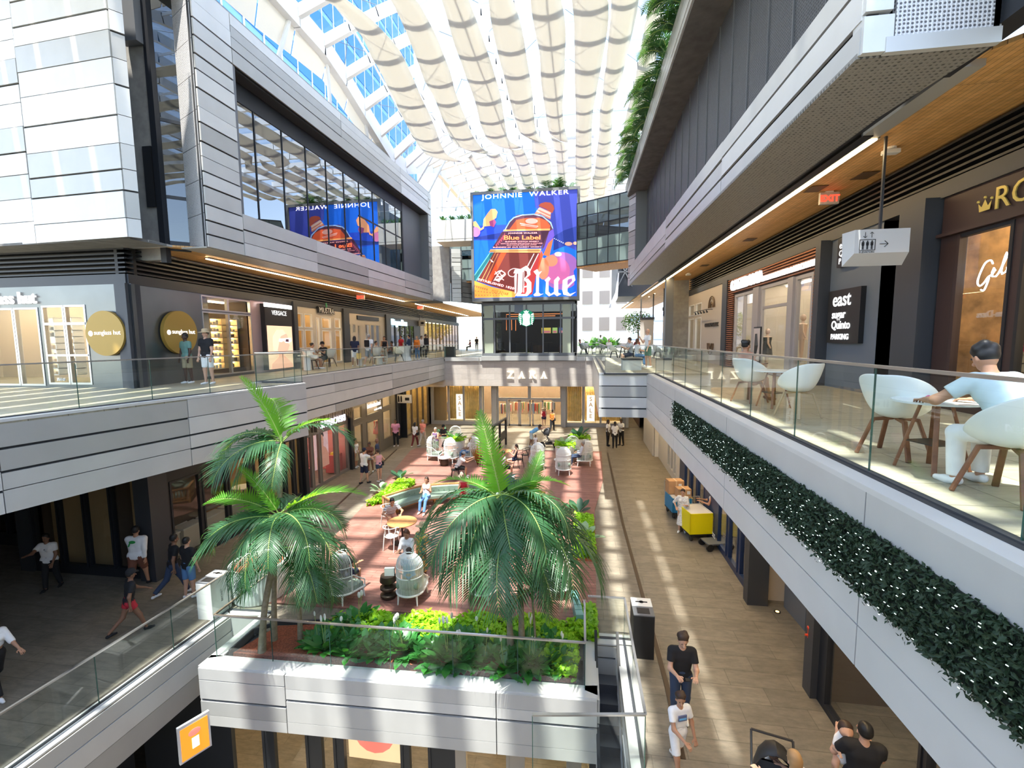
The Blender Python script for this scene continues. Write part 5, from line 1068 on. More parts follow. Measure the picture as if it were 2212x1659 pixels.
def ad(nm, c_, *polys, s=.38, par=None, raw=False):
    LAY[0] += 1; y = 33.735-LAY[0]*.0012; m = MB()
    for pts in polys: m.add([(lambda q: (q[0], y, q[2]))(S_(a, b)) for a, b in pts], [tuple(range(len(pts)))])
    return m.build(nm, emis('ad_%s' % nm, c_, s), par or picture)
picture = MB().box(XS0+.2, XS1-.2, 33.735, 33.75, ZS0+.22, ZS1-.2).build('display', emis('ad_blue', (.0, .12, .70), .38), scr)
def blob(cx_, cy_, rx, ry, n=24, a0=0): return [(cx_+rx*math.cos(2*math.pi*k/n+a0), cy_+ry*math.sin(2*math.pi*k/n+a0)) for k in range(n)]
ad('blue_right', (.03, .045, .32), [(880,60),(1500,40),(1500,900),(1150,760),(1100,500),(900,300)])
ad('blue_light_floor', (.01, .05, .5), [(30,560),(560,540),(430,760),(40,760)])
ad('navy_shadow', (.005, .02, .2), [(1300,620),(1500,560),(1500,760),(1300,840),(1150,900),(1160,700)], [(40,720),(230,690),(440,650),(400,740),(60,750)])
ad('violet_glow', (.28, .10, .36), blob(1260, 1180, 270, 260)); ad('magenta_glow', (.48, .10, .28), blob(1200, 1180, 180, 190)); ad('orange_glow', (.75, .22, .12), blob(1120, 1040, 90, 80), blob(1010, 1150, 80, 150)); ad('blue_corner', (.0, .09, .7), [(1430,1180),(1505,1120),(1505,1530),(1420,1530),(1440,1350)]); ad('pale_glow', (.75, .52, .45), blob(1215, 950, 50, 32))
ad('teal_side', (.01, .13, .16), [(52,1235),(270,930),(340,930),(90,1330),(52,1330)]); ad('teal_light', (.12, .45, .5), [(52,1235),(270,930),(285,930),(60,1250)], [(80,1310),(325,935),(335,935),(95,1315)])
ad('bottle_body', (.15, .02, .015), [(95,1320),(330,925),(960,925),(700,1490),(620,1500),(560,1470)]); ad('orange_streak', (.80, .06, .01), [(230,1340),(430,925),(505,925),(310,1300),(270,1360)], [(845,1290),(985,900),(1010,960),(860,1400)]); ad('red_edge', (.45, .03, .03), [(700,1490),(930,960),(970,920),(960,1010),(860,1500),(760,1530)]); ad('amber_lines', (.8, .3, .1), [(150,1320),(350,930),(356,930),(160,1325)], [(205,1320),(385,940),(390,940),(212,1325)]); ad('highlights', (.9, .75, .75), [(285,1020),(330,1060),(300,1060),(280,1030)], [(790,1110),(880,940),(890,945),(800,1120)], [(820,1180),(940,940),(950,945),(830,1190)])
ad('shoulder', (.10, .03, .06), [(480,620),(560,470),(650,410),(800,395),(950,405),(1060,450),(1130,520),(1150,620),(1100,760),(980,900),(1060,640)]); ad('whisky', (.72, .10, .03), [(545,605),(640,480),(780,450),(960,450),(1060,490),(1110,560),(1095,610)]); ad('purple_side', (.15, .08, .5), [(1150,600),(1165,700),(1110,770),(1000,930),(1090,640)]); ad('orange_side', (.8, .16, .05), [(1010,960),(1080,800),(1150,730),(1100,960),(1080,980)])
ad('neck', (.55, .18, .11), [(890,395),(960,300),(1120,370),(1110,470),(1070,455),(980,405)]); ad('neck_rings', (.62, .45, .38), [(935,330),(960,305),(1120,380),(1105,405)], [(915,360),(925,345),(1115,435),(1110,450)]); ad('cap', (.36, .06, .03), [(945,285),(975,250),(1040,232),(1110,240),(1150,280),(1165,325),(1135,385),(1040,325)])
ad('label', (.05, .008, .03), [(445,640),(1092,632),(980,865),(305,870)]); ad('label_bands', (.95, .38, .12), [(468,612),(1108,598),(1100,622),(458,636)], [(285,885),(985,875),(965,930),(262,925)]); ad('label_gap', (.2, .02, .02), [(275,905),(972,897),(970,905),(272,913)])
ad('crest', (.85, .42, .35), blob(850, 495, 85, 38), [(690,520),(940,560),(940,575),(690,535)], [(700,545),(930,580),(925,588),(700,555)]); ad('sketch', (.3, .04, .07), *[[(350+k*22, 830-k*24), (370+k*22, 800-k*30), (380+k*22, 850-k*20)] for k in range(6)])
ad('glass_rim', (.35, .55, .9), [(480,610),(540,500),(600,440),(720,405),(880,393),(1000,420),(1120,510),(1150,600),(1138,600),(1105,525),(1000,436),(880,408),(720,420),(610,455),(552,510),(492,612)])
ad('petal_orange', (.90, .36, .14), [(190,470),(250,380),(290,330),(350,328),(382,370),(362,450),(320,480),(300,560),(180,570)], [(35,505),(80,495),(150,600),(200,560),(190,600),(120,640),(35,560)]); ad('petal_purple', (.28, .04, .14), [(265,500),(340,470),(362,510),(330,580),(280,560)]); ad('petal_pink', (.6, .16, .33), blob(80, 645, 62, 68))
ad('trinket', (.72, .3, .2), blob(1360, 808, 52, 26), blob(1450, 800, 28, 22)); ad('chain', (.6, .65, .8), *[blob(1165+k*24, 735+k*12, 8, 6, 8) for k in range(6)])
ad('paper', (.93, .33, .05), [(50,1318),(300,1400),(640,1478),(620,1545),(50,1555)]); ad('paper_text', (.42, .12, .04), *[[(60+k*28, 1375+k*8), (78+k*28, 1381+k*8), (70+k*28, 1410+k*8), (60+k*28, 1400+k*8)] for k in range(7)], *[[(70+k*40, 1450+k*5), (88+k*40, 1455+k*5), (86+k*40, 1466+k*5), (68+k*40, 1460+k*5)] for k in range(10)], *[[(75+k*40, 1510+k*1), (95+k*40, 1514), (92+k*40, 1525), (72+k*40, 1520)] for k in range(10)])
PK = (.98, .72, .72)
ad('blackletter_word', PK,
   [(600,1215),(620,1160),(690,1160),(780,1108),(830,1160),(835,1235),(760,1300),(735,1310),(745,1290),(790,1240),(785,1190),(755,1175),(730,1200),(725,1470),(690,1510),(620,1532),(655,1470),(665,1220)],
   [(612,1240),(650,1190),(640,1480),(618,1500)], [(742,1300),(800,1285),(848,1340),(848,1470),(790,1528),(640,1532),(700,1500),(765,1500),(785,1460),(785,1350)],
   [(750,1395),(785,1385),(785,1405),(750,1412)], [(875,1190),(930,1155),(950,1195),(995,1185),(955,1235),(950,1480),(975,1500),(1015,1495),(960,1527),(890,1530),(875,1510),(910,1480),(915,1240)],
   [(1030,1310),(1085,1258),(1115,1290),(1085,1330),(1085,1465),(1115,1500),(1160,1470),(1160,1310),(1215,1255),(1242,1290),(1218,1330),(1218,1480),(1262,1500),(1200,1530),(1160,1500),(1090,1532),(1042,1490),(1050,1330)],
   [(1280,1310),(1350,1265),(1355,1300),(1345,1320),(1345,1470),(1380,1500),(1465,1470),(1385,1530),(1290,1510),(1272,1440)], [(1345,1265),(1440,1235),(1455,1310),(1340,1420),(1342,1385),(1410,1320),(1405,1285),(1350,1300)])
def arc_poly(pts, th):
    P = [Vector((a, b, 0)) for a, b in pts]; P = resample(P, 24); l, r = [], []
    for i, p in enumerate(P):
        d = (P[min(i+1, 23)]-P[max(i-1, 0)]).normalized(); n = Vector((-d.y, d.x, 0))*th; l.append((p.x+n.x, p.y+n.y)); r.append((p.x-n.x, p.y-n.y))
    return l+r[::-1]
ad('flourish', PK, arc_poly([(780,1150),(700,1160),(600,1150),(535,1190),(540,1245),(600,1262),(640,1235)], 5), arc_poly([(745,1150),(745,1300),(742,1480)], 5))
ad('monogram', (.95, .62, .58), arc_poly([(340,1230),(420,1180),(490,1230),(400,1290),(340,1300),(410,1330)], 7), arc_poly([(350,1190),(400,1260),(470,1310)], 6), arc_poly([(440,1170),(380,1240),(330,1320)], 6), arc_poly([(360,1270),(440,1250),(490,1210)], 6), arc_poly([(400,1200),(450,1270),(400,1320)], 5))
def ad_text(txt, x0, y0, x1, h_, c_, nm, y1=None, shear=0, off=.0, sp=1.1, arc=None):
    """line of letters on the screen from crop point (x0, y0) to (x1, y1)"""
    LAY[0] += 1; y = 33.735-LAY[0]*.0012; a = Vector(S_(x0, y0)); b = Vector(S_(x1, y1 if y1 is not None else y0)); L = (b-a).length
    vs, fs = text_mesh(txt, 1.0, .002, 'LEFT', sp, shear, off); w0 = min(v[0] for v in vs); w1 = max(v[0] for v in vs); sx = L/(w1-w0); H = h_/6.38*.0346; d = (b-a).normalized(); u = Vector((-d.z, 0, d.x))
    m = MB(); m.add([tuple(Vector((a.x, y, a.z))+d*((v[0]-w0)*sx)+u*(v[2]*H/.73)) for v in vs], fs); return m.build(nm, emis('ad_text_%s' % nm, c_, .4), picture)
ad_text('JOHNNIE  WALKER', 160, 195, 1360, 60, (.95, .93, .93), 'brand_line', 120, off=-.005, sp=1.15)
ad_text('JOHNNIE WALKER', 525, 672, 930, 20, (.8, .6, .6), 'small_brand', 668); ad_text('Blue Label', 470, 752, 970, 58, (.9, .42, .2), 'label_name', 748, off=.012, sp=.95); ad_text('BLENDED SCOTCH WHISKY', 490, 787, 950, 16, (.85, .6, .6), 'label_line', 783); ad_text('BLENDERS OF OUR RAREST WHISKY', 320, 865, 985, 15, (.85, .6, .6), 'label_line', 858); ad_text('DISTILLED BLENDED AND BOTTLED IN SCOTLAND', 430, 812, 1000, 10, (.7, .45, .45), 'label_line', 806); ad_text('JOHN WALKER AND SONS LIMITED', 510, 832, 920, 10, (.7, .45, .45), 'label_line', 828)
ad_text('ESTABLISHED 1820', 112, 1312, 605, 30, (.95, .75, .75), 'established_line', 1440, sp=1.1); ad_text('FQ2 57168', 300, 1470, 525, 34, (.42, .12, .04), 'bottle_number', 1515, shear=.3)
# dark glazed bridges either side
def bridge(a, b, z0, z1, label, thick=2.5, rows=(.5, 1.9, 2.9)):
    t = empty('glazed_bridge', (0, 0, 0), 0, label, 'bridge'); L = math.dist(a, b)
    m = MB(); m.wall(a, b, z0, z0+.12, thick, 0, 0); m.build('wood_soffit', WOODC if False else WOOD, t)
    m = MB(); m.wall(a, b, z0+.12, z0+rows[1], .06, 0, 0); m.wall(a, b, z1-.95, z1-.02, .06, 0, 0); m.build('spandrel_glass', GREENG, t)
    m = MB(); m.wall(a, b, z0+rows[1], z1-.95, .04, 0, .01); m.build('vision_glass', DARKG, t)
    m = MB(); d = Vector((b[0]-a[0], b[1]-a[1])).normalized(); n = int(L/1.0)+1
    for k in range(n+1):
        p = Vector(a)+d*(L*k/n); q = p+d*.05; m.wall(tuple(p), tuple(q), z0+.12, z1, .1, 0, -.02)
    for zz in (z0+.1, z0+1.1, z0+rows[1], z1-1.6, z1-.95, z1-.03): m.wall(a, b, zz, zz+.05, .1, 0, -.02)
    m.build('mullions', DARK, t)
    m = MB(); m.wall(a, b, z0+.1, z1-.9, .1, 0, thick-.1); m.wall(a, b, z1-.05, z1, thick, 0, 0); m.build('rear_wall', DARK2, t); return t
bridge((-.3, 32.7), (3.1, 30.5), 6.25, 10.6, 'dark glazed bridge between the video screen and the right block')
bridge((-10.8, 37.5), (-7.85, 37.5), 6.1, 9.6, 'dark glazed bridge left of the video screen', 2.5)
# parapet with plants left of the screen
m = MB(); m.box(-10.6, -7.9, 33.5, 33.7, 8.75, 10.15); m.box(-10.6, -7.9, 33.5, 35.5, 8.6, 8.78); struct(m.build('wall_left_terrace', PLASTER), 'pale parapet of the small roof terrace left of the video screen')
railing([(-10.6, 33.55), (-7.95, 33.55)], 10.1, .95, 'glass railing on the small roof terrace left of the screen', 1.3)
m = MB(); m.box(-11.6, -10.2, 35.4, 35.6, 4.4, 8.7, 1); struct(m.build('wall_left_pier', [PLASTER, CONC]))
m = MB(); cladding(m, (-10.2, 36), (-9.5, 36.2), 4.4, 8.6, 61, 0, minh=.3, maxh=.4); cladding(m, (-9.6, 37), (-8.0, 41), 4.4, 6.3, 62, 0, minh=.3, maxh=.5); cladding(m, (-10.2, 36.0), (-9.6, 37.0), 4.4, 8.6, 63, 0, minh=.3, maxh=.5)
struct(m.build('wall_left_second', SILVER), 'second striped metal block beyond the left block')
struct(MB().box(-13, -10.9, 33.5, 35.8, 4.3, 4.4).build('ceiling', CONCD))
# cross-braced dark box beyond the right block
t = empty('braced_block', (0, 0, 0), 0, 'black cross braced upper block beyond the glazed bridge', 'building')
a = PY(1332, 600, 43)[0]; b = PY(1358, 600, 43)[0]; m = MB(); m.box(a, 8, 43, 50, 5.13, 9.6); m.build('body', DARK, t)
m = MB(); m.beam((a+.1, 42.9, 6), (b+.3, 42.9, 8.6), .08, .08); m.beam((a+.1, 42.9, 8.6), (b+.3, 42.9, 6), .08, .08); m.beam((a+.05, 42.9, 5.1), (a+.05, 42.9, 9), .12, .12); m.beam((a, 42.9, 7.3), (b+.3, 42.9, 7.3), .08, .08); m.build('bracing', GREYM, t)
t = empty('curved_blade_panel', (0, 0, 0), 0, 'white curved metal end of the far right soffit', 'cladding'); m = MB(); m.add([(2.5, 42.7, 4.1), (2.9, 42.7, 4.15), (3.3, 42.7, 5.0), (3.4, 42.7, 7.2), (3.3, 42.7, 7.2), (3.1, 42.7, 5.5), (2.75, 42.7, 4.7)], [(0,1,2,3,4,5,6)]); m.build('sheet', STEEL, t, solid=.2)
# ================================================================ PLANTS
def leafmat(name, c, c2, t=.35, rough=.45):
    m = translucent(name, c, t, rough, c2); n = m.node_tree; b = n.nodes['Principled BSDF']
    oi = n.nodes.new('ShaderNodeObjectInfo'); ns = n.nodes.new('ShaderNodeTexNoise'); ns.inputs['Scale'].default_value = 7
    tc = n.nodes.new('ShaderNodeTexCoord'); n.links.new(tc.outputs['Object'], ns.inputs['Vector'])
    mx = n.nodes.new('ShaderNodeMixRGB'); mx.inputs[1].default_value = (*[v*.75 for v in c], 1); mx.inputs[2].default_value = (*[min(1, v*1.3) for v in c], 1)
    n.links.new(ns.outputs['Fac'], mx.inputs[0]); n.links.new(mx.outputs[0], b.inputs['Base Color']); return m
PALML = leafmat('palm_leaf', (.035, .115, .045), (.12, .30, .03), .25); PALMN = leafmat('young_palm_leaf', (.09, .30, .03), (.35, .70, .03), .5)
LIME = leafmat('lime_leaf', (.30, .58, .02), (.5, .8, .03), .35); LILY = leafmat('dark_glossy_leaf', (.045, .21, .045), (.12, .45, .04), .3, .3)
BUSH = leafmat('bush_leaf', (.05, .16, .03), (.15, .4, .04)); TRUNK = mat('palm_trunk', (.30, .25, .17), .8, 0, .25, 12, .3, 25); RACH = mat('palm_rib', (.30, .42, .10), .5)
SPATHE = mat('white_flower', (.8, .82, .72), .5); SOIL = mat('red_mulch', (.30, .075, .035), .95, 0, .4, 30, .6, 60)
def frond_mesh(L, droop, n=34, seed=0, wid=1.0, sag=.25, lw=.034):
    """one feather leaf growing along +x, arching down; returns leaflet and rib builders"""
    g = random.Random(seed); lf = MB(); rb = MB(); P = []
    for k in range(n+1):
        t = k/n; a = droop[0]+(droop[1]-droop[0])*t**1.25
        if k == 0: p = Vector((0, 0, 0))
        else: p = P[-1]+Vector((math.cos(a), 0, math.sin(a)))*(L/n)
        P.append(p)
    rb.tube(P, [.016*(1-.8*k/n)+.002 for k in range(n+1)], 5)
    for k in range(int(n*.12), n+1):
        t = k/n; d = (P[min(k+1, n)]-P[max(k-1, 0)]).normalized(); up = Vector((-d.z, 0, d.x))
        ll = L*.36*wid*(math.sin(math.pi*min(1, t*.82+.14))**.7)*g.uniform(.88, 1.08)
        for s_ in (-1, 1):
            side = Vector((0, s_, 0)); fwd = .45+.75*t; dr = (side*1.0+d*fwd+up*.35*g.uniform(.5, 1.2)).normalized(); w_ = lw*(1-.35*t)*(L/2.0)**.5*1.15
            wv = d*w_; p0 = P[k]; pts = []
            for q in range(5):
                u = q/4; p = p0+dr*(ll*u)+Vector((0, 0, -1))*(ll*sag*u*u*g.uniform(.9, 1.2)); ww = w_*(1-(max(0, u-.15)/.85)**1.6)*(.55+.45*min(1, u*5))+.0008
                pts += [p-d*ww, p+d*ww]
            lf.add(pts, [(2*q, 2*q+1, 2*q+3, 2*q+2) for q in range(4)])
    return lf, rb
FR = {}
def frond_proto(kind):
    if kind in FR: return FR[kind]
    cfg = {'a': (2.1, (.75, -1.25), 36, 1.0, .35), 'b': (2.1, (.35, -1.35), 36, 1.05, .45), 'c': (1.9, (1.05, .1), 34, .8, .12), 'd': (2.1, (-.1, -1.5), 34, 1.0, .5), 's': (1.0, (1.0, -.9), 20, 1.1, .3), 't': (1.0, (.5, -1.1), 20, 1.1, .35), 'v': (1.7, (1.35, .9), 32, .62, .05)}[kind]
    lf, rb = frond_mesh(cfg[0], cfg[1], cfg[2], ord(kind), cfg[3], cfg[4])
    o = lf.build('frond', PALMN if kind in 'cv' else PALML); r = rb.build('leaf_rib', RACH); r.parent = o
    ms = (o.data, r.data); bpy.data.objects.remove(r); bpy.data.objects.remove(o); FR[kind] = ms; return ms
def add_frond(t, kind, at, az, tilt=0.0, s_=1.0, roll=0.0):
    a, b = frond_proto(kind); o = bpy.data.objects.new('frond', a); col.objects.link(o); o.parent = t; o.location = at; o.rotation_euler = (roll, tilt, az); o.scale = (s_,)*3
    r = bpy.data.objects.new('leaf_rib', b); col.objects.link(r); r.parent = o
def palm(base, crown, label, fr, seed=0, rt=.065, s_=1.0, shaft=.45):
    g = random.Random(seed); t = empty('palm_tree', base, 0, label, 'palm', 'palms in the planting bed')
    c = Vector(crown)-Vector(base); P = [Vector((0, 0, -.15)), c*.35+Vector((0, 0, .0))+Vector((c.x*-.1, c.y*-.1, 0)), c*.75, c]
    P = resample([tuple(p) for p in P], 20); rr = [rt*(1.35-.5*min(1, k/6)) if k < 6 else rt*.85 for k in range(20)]
    m = MB(); m.tube(P, rr, 12); 
    m.build('trunk', TRUNK, t, True)
    d = (P[-1]-P[-3]).normalized(); m = MB(); m.tube([P[-1]-d*.05, P[-1]+d*shaft*.5, P[-1]+d*shaft], [rt*.95, rt*.8, rt*.4], 10); m.build('crown_shaft', mat('green_shaft', (.16, .30, .07), .4), t, True)
    top = P[-1]+d*shaft*.85
    for kind, az, tl, sc_ in fr: add_frond(t, kind, top+Vector((0, 0, g.uniform(-.08, .05))), R(az+g.uniform(-6, 6)), R(tl), sc_*s_*g.uniform(.93, 1.05), R(g.uniform(-18, 18)))
    return t
def cr(px, py, y): return PY(px, py, y)
# azimuths: 0 = to the right, 90 = away, 180 = left, 270 = towards the viewer
palm((-7.0, 9.0, Z2-.02), cr(607, 985, 9.2), 'tallest palm, its crown in front of the upper left walkway', [('v', 180, 0, .95), ('c', 140, 10, 1.0), ('a', 190, 8, .85), ('a', 215, 15, .8), ('b', 240, 0, .8), ('a', 15, -5, .85), ('d', 300, 0, .65), ('c', 40, 20, .7), ('b', 165, 0, .75), ('d', 210, 10, .8)], 1, .06)
palm((-7.02, 8.6, Z2-.02), cr(598, 1150, 8.7), 'leftmost palm leaning beside the corner of the planting bed', [('v', 170, 5, .8), ('c', 10, 25, 1.0), ('c', 175, 25, .9), ('a', 20, 10, .8), ('b', 330, 0, .85), ('b', 0, 10, .9), ('b', 290, 0, .75), ('b', 215, 0, .95), ('b', 190, 5, .9), ('d', 240, 0, .8), ('a', 150, 10, .8), ('d', 270, 0, .8), ('a', 100, 10, .8)], 2, .075)
palm((-6.42, 9.15, Z2-.02), cr(640, 1215, 8.9), 'short palm in front of the timber deck left of the lilies', [('b', 320, 10, .75), ('d', 300, 5, .7), ('b', 250, 0, .7), ('a', 20, 20, .8), ('b', 210, 10, .7), ('d', 350, 5, .75), ('a', 80, 15, .7)], 3, .06)
palm((-1.48, 9.3, Z2-.02), cr(1085, 1110, 9.3), 'tall palm with a bright young leaf over the courtyard', [('v', 120, -15, 1.15), ('c', 170, 30, .9), ('c', 30, 35, .9), ('a', 200, 10, 1.0), ('b', 230, 5, 1.05), ('b', 190, 5, 1.05), ('d', 250, 0, .9), ('a', 340, 10, 1.0), ('b', 310, 5, 1.0), ('d', 280, 0, .9), ('b', 0, 8, 1.0), ('a', 100, 10, .9), ('a', 60, 10, .9)], 4, .07)
palm((-1.25, 9.42, Z2-.02), cr(1120, 1160, 9.5), 'palm with wide drooping leaves at the right of the bed', [('v', 80, 0, .9), ('c', 100, 20, .9), ('b', 345, 8, 1.15), ('b', 10, 8, 1.1), ('a', 30, 10, 1.0), ('b', 320, 0, 1.1), ('d', 300, 0, 1.0), ('b', 265, 0, 1.1), ('b', 225, 0, 1.15), ('b', 205, 5, 1.1), ('d', 245, 0, 1.0), ('a', 180, 10, .9), ('d', 355, 0, 1.0)], 5, .075)
palm((-.95, 9.5, Z2-.02), cr(1150, 1290, 9.5), 'small palm under the right palms', [('s', 0, 0, 1), ('s', 60, 0, 1), ('t', 120, 0, 1), ('s', 180, 0, 1), ('t', 240, 0, 1), ('t', 300, 0, 1), ('s', 330, -20, .9), ('t', 30, 10, 1)], 6, .03, 1.0, .25)
# soil of the bed
m = MB(); m.prism([(-7.62, 8.48), (-.05, 8.75), (-.05, 10.4), (-5.0, 9.95), (-7.25, 9.5)], Z2-.1, Z2+.02); tag(m.build('mulch', SOIL), 'red bark mulch filling the planting bed', 'mulch', None, 'stuff')
def scatter(area_fn, n, size, mt, name, label, seed=0, hmax=.25, tilt=1.0, shape=5, zb=Z2):
    g = random.Random(seed); m = MB()
    for _ in range(n):
        x, y, hh = area_fn(g); z = zb+hh*(g.random()**.7); s_ = size*g.uniform(.6, 1.25); R_ = Matrix.Rotation(g.uniform(0, 6.28), 3, 'Z') @ Matrix.Rotation(g.uniform(-tilt, tilt), 3, 'X') @ Matrix.Rotation(g.uniform(-tilt, tilt)*.6, 3, 'Y')
        o_ = Vector((x, y, z)); pts = [(0, -.5, 0), (.38, -.22, .06), (.34, .15, .05), (0, .6, -.08), (-.34, .15, .05), (-.38, -.22, .06)] if shape == 5 else [(0, -.5, 0), (.2, 0, .05), (0, .6, -.1), (-.2, 0, .05)]
        m.add([tuple(o_+R_ @ (Vector(p)*s_)) for p in pts], [(0, 1, 2, 3), (0, 3, 4, 5)] if shape == 5 else [(0, 1, 2, 3)])
    return tag(m.build(name, mt), label, 'plants', None, 'stuff')
def bed_back(g):
    while True:
        x = g.uniform(-5.9, -.02); y = g.uniform(9.0, 10.45); lim = 10.0+.09*(x+5)
        if y < lim+.08 and (y > 9.3 or x > -.9) : return x, y, .12+.2*abs(math.sin(x*2.3+y))
scatter(bed_back, 5200, .12, LIME, 'lime_groundcover', 'lime green ground cover along the deck side of the planting bed', 1)
scatter(lambda g: (g.uniform(-.55, -.06), g.uniform(8.65, 9.8), .25), 700, .12, LIME, 'lime_groundcover', 'lime green ground cover at the right end of the planting bed', 2)
hb = [(-8.75, 17.2), (-7.95, 17.75), (-7.75, 20.3), (-8.6, 20.4)]
scatter(lambda g: (lambda u, v: (lerp(lerp(hb[0], hb[1], u), lerp(hb[3], hb[2], u), v)[0], lerp(lerp(hb[0], hb[1], u), lerp(hb[3], hb[2], u), v)[1], .3))(g.random(), g.random()), 2600, .11, LIME, 'lime_groundcover', 'lime green ground cover beside the curved bench', 3)
scatter(lambda g: (g.uniform(-.2, .5), g.uniform(13.8, 17.0), .32), 2600, .12, LIME, 'lime_groundcover', 'lime green ground cover in the bed along the right floor edge', 4)
scatter(lambda g: (g.uniform(-.05, .42), g.uniform(9.9, 11.1), .25), 700, .12, LIME, 'lime_groundcover', 'lime green ground cover in the corner by the escalator', 5)
struct(MB().box(-.25, .55, 13.7, 17.1, Z2, Z2+.06).build('trim_23', SOIL)); struct(MB().prism(hb, Z2, Z2+.06).build('trim_24', SOIL))
# leafy lily plants
def leafy(label, nl, L, W, mt, flowers=0, seed=0, name='lily_plant', cat='plant', group=None, up=1.0):
    g = random.Random(seed); t = empty(name, (0, 0, 0), 0, label, cat, group); m = MB(); f = MB()
    for k in range(nl):
        az = g.uniform(0, 6.28); el = g.uniform(.5, 1.35)*up; l_ = L*g.uniform(.7, 1.15); d = Vector((math.cos(az)*math.cos(el), math.sin(az)*math.cos(el), math.sin(el))); s_ = Vector((-math.sin(az), math.cos(az), 0)); pts = []
        for q in range(6):
            u = q/5; p = d*l_*u+Vector((0, 0, -1))*l_*.28*u*u+Vector((math.cos(az), math.sin(az), 0))*.1*u; w_ = W*(.12 if u < .3 else math.sin(math.pi*((u-.25)/.75))**.8)+.003; pts += [p-s_*w_, p+Vector((0, 0, -.02*u)), p+s_*w_]
        m.add(pts, [(3*q+a, 3*q+a+1, 3*q+a+4, 3*q+a+3) for q in range(5) for a in (0, 1)])
    m.build('leaves', mt, t, True)
    for k in range(flowers):
        az = g.uniform(0, 6.28); x, y = math.cos(az)*.12, math.sin(az)*.12; h = L*g.uniform(1.15, 1.45); q = MB(); q.tube([(0, 0, 0), (x, y, h)], .006, 5); q.build('stem', RACH, t); q = MB(); q.ball((x, y, h+.04), .05, 8, sc_=(.7, .35, 1.3)); q.build('flower', SPATHE, t, True)
    return t
protoL = [leafy('x', 30, .5, .072, LILY, fl, 20+i) for i, fl in enumerate((0, 2, 1, 0))]
g = random.Random(12); spots = []
for i in range(34):
    for _ in range(30):
        x = g.uniform(-5.9, -.7); y = g.uniform(8.7, 9.35)
        if all(math.hypot(x-a, y-b) > .3 for a, b in spots): spots.append((x, y)); break
LB = 'dark glossy peace lily clump in the planting bed, %s from the left'
def ordinal(n):
    if n <= 12: return WORDS[n-1]
    if n < 20: return dict(zip(range(13, 20), ('thirteenth', 'fourteenth', 'fifteenth', 'sixteenth', 'seventeenth', 'eighteenth', 'nineteenth')))[n]
    t, u = divmod(n, 10); w_ = {2: 'twent', 3: 'thirt', 4: 'fort'}[t]; return w_+'ieth' if not u else w_+'y-'+WORDS[u-1]
for i, (x, y) in enumerate(spots):
    if i < 4: o = protoL[i]; o.location = (x, y, Z2+.02); o.rotation_euler = (0, 0, g.uniform(0, 6))
    else: o = copy_tree(protoL[i % 4], (x, y, Z2+.02), g.uniform(0, 6), None, None, g.uniform(.95, 1.35))
    o['label'] = LB % ordinal(sorted(spots).index((x, y))+1); o['group'] = 'peace lilies in the planting bed'
for k, (x, y, s_, lb) in enumerate(((-5.3, 9.75, 1.25, 'tall peace lily with white flowers at the deck corner of the bed'), (-.45, 9.0, 1.0, 'bright leaved clump near the right end of the front glass'), (-.95, 8.85, .9, 'glossy clump beside the red mulch under the right palms'))):
    copy_tree(protoL[1], (x, y, Z2+.02), k, lb, 'peace lilies in the planting bed', s_)
# rubber plants, planters
BIGL = leafmat('rubber_leaf', (.035, .11, .05), (.1, .3, .05), .15, .35); PALE = leafmat('pale_big_leaf', (.30, .45, .26), (.4, .6, .3), .2)
for k, (px, py, lb, mt) in enumerate(((825, 1062, 'pale leaved rubber plant in the bed by the bench', PALE), (866, 1035, 'dark leaved rubber plant in the bed by the bench', BIGL), (1262, 1165, 'pale leaved plant in the right bed', PALE), (1250, 1110, 'dark leaved plant at the far end of the right bed', BIGL))):
    p = PZ(px, py, Z2+.05); o = leafy(lb, 12, .75, .13, mt, 0, 60+k, 'rubber_plant'); o.location = p
def planter(p, r, h, label, top='lime', seed=0):
    t = empty('round_planter', p, 0, label, 'planter'); m = MB(); m.lathe([(r*.82, 0), (r*.86, .03), (r, h), (r*.94, h), (r*.93, h-.08), (0, h-.08)], 48, cap=False); m.build('pot', WHITE, t, True); MB().cyl((0, 0, h-.1), r*.93, .03, 24).build('soil', SOIL, t)
    if top:
        sc_ = scatter(lambda g: (p[0]+(r*1.05)*math.sqrt(g.random())*math.cos(g.uniform(0, 6.28)) , p[1]+(r*1.05)*math.sqrt(g.random())*math.sin(g.uniform(0, 6.28)), .25), 420, .13, LIME, 'lime_groundcover', 'lime leaves spilling from the ' + label, seed, zb=p[2]+h-.1)
    return t
pp = PZ(1220, 1000, Z2); planter(pp, .55, 1.05, 'white round planter at the right rear of the deck, left one of two', 'lime', 1)
o = leafy('broad leaved plant in the left one of the two rear planters', 14, .7, .13, PALE, 0, 71, 'planter_plant'); o.location = (pp[0], pp[1], pp[2]+.95)
pp = PZ(1251, 984, Z2); planter(pp, .6, 1.1, 'white round planter at the right rear of the deck, right one of two', 'lime', 2)
o = leafy('dark tall leaved plant in the right one of the two rear planters', 14, .95, .15, BIGL, 0, 72, 'planter_plant'); o.location = (pp[0], pp[1], pp[2]+1.0)
pp = PZ(985, 988, Z2); planter(pp, .55, 1.05, 'white round planter behind the cage chairs at the left', 'lime', 3)
o = leafy('drooping green plant in the planter behind the cage chairs', 22, .9, .07, BUSH, 0, 73, 'planter_plant', up=.75); o.location = (pp[0], pp[1], pp[2]+1.0)
pp = PZ(960, 972, Z2); planter(pp, .5, .95, 'smaller white planter behind the man in black', None); o = leafy('dark fern in the smaller white planter', 22, .8, .06, BIGL, 0, 74, 'planter_plant', up=.75); o.location = (pp[0], pp[1], pp[2]+.9)
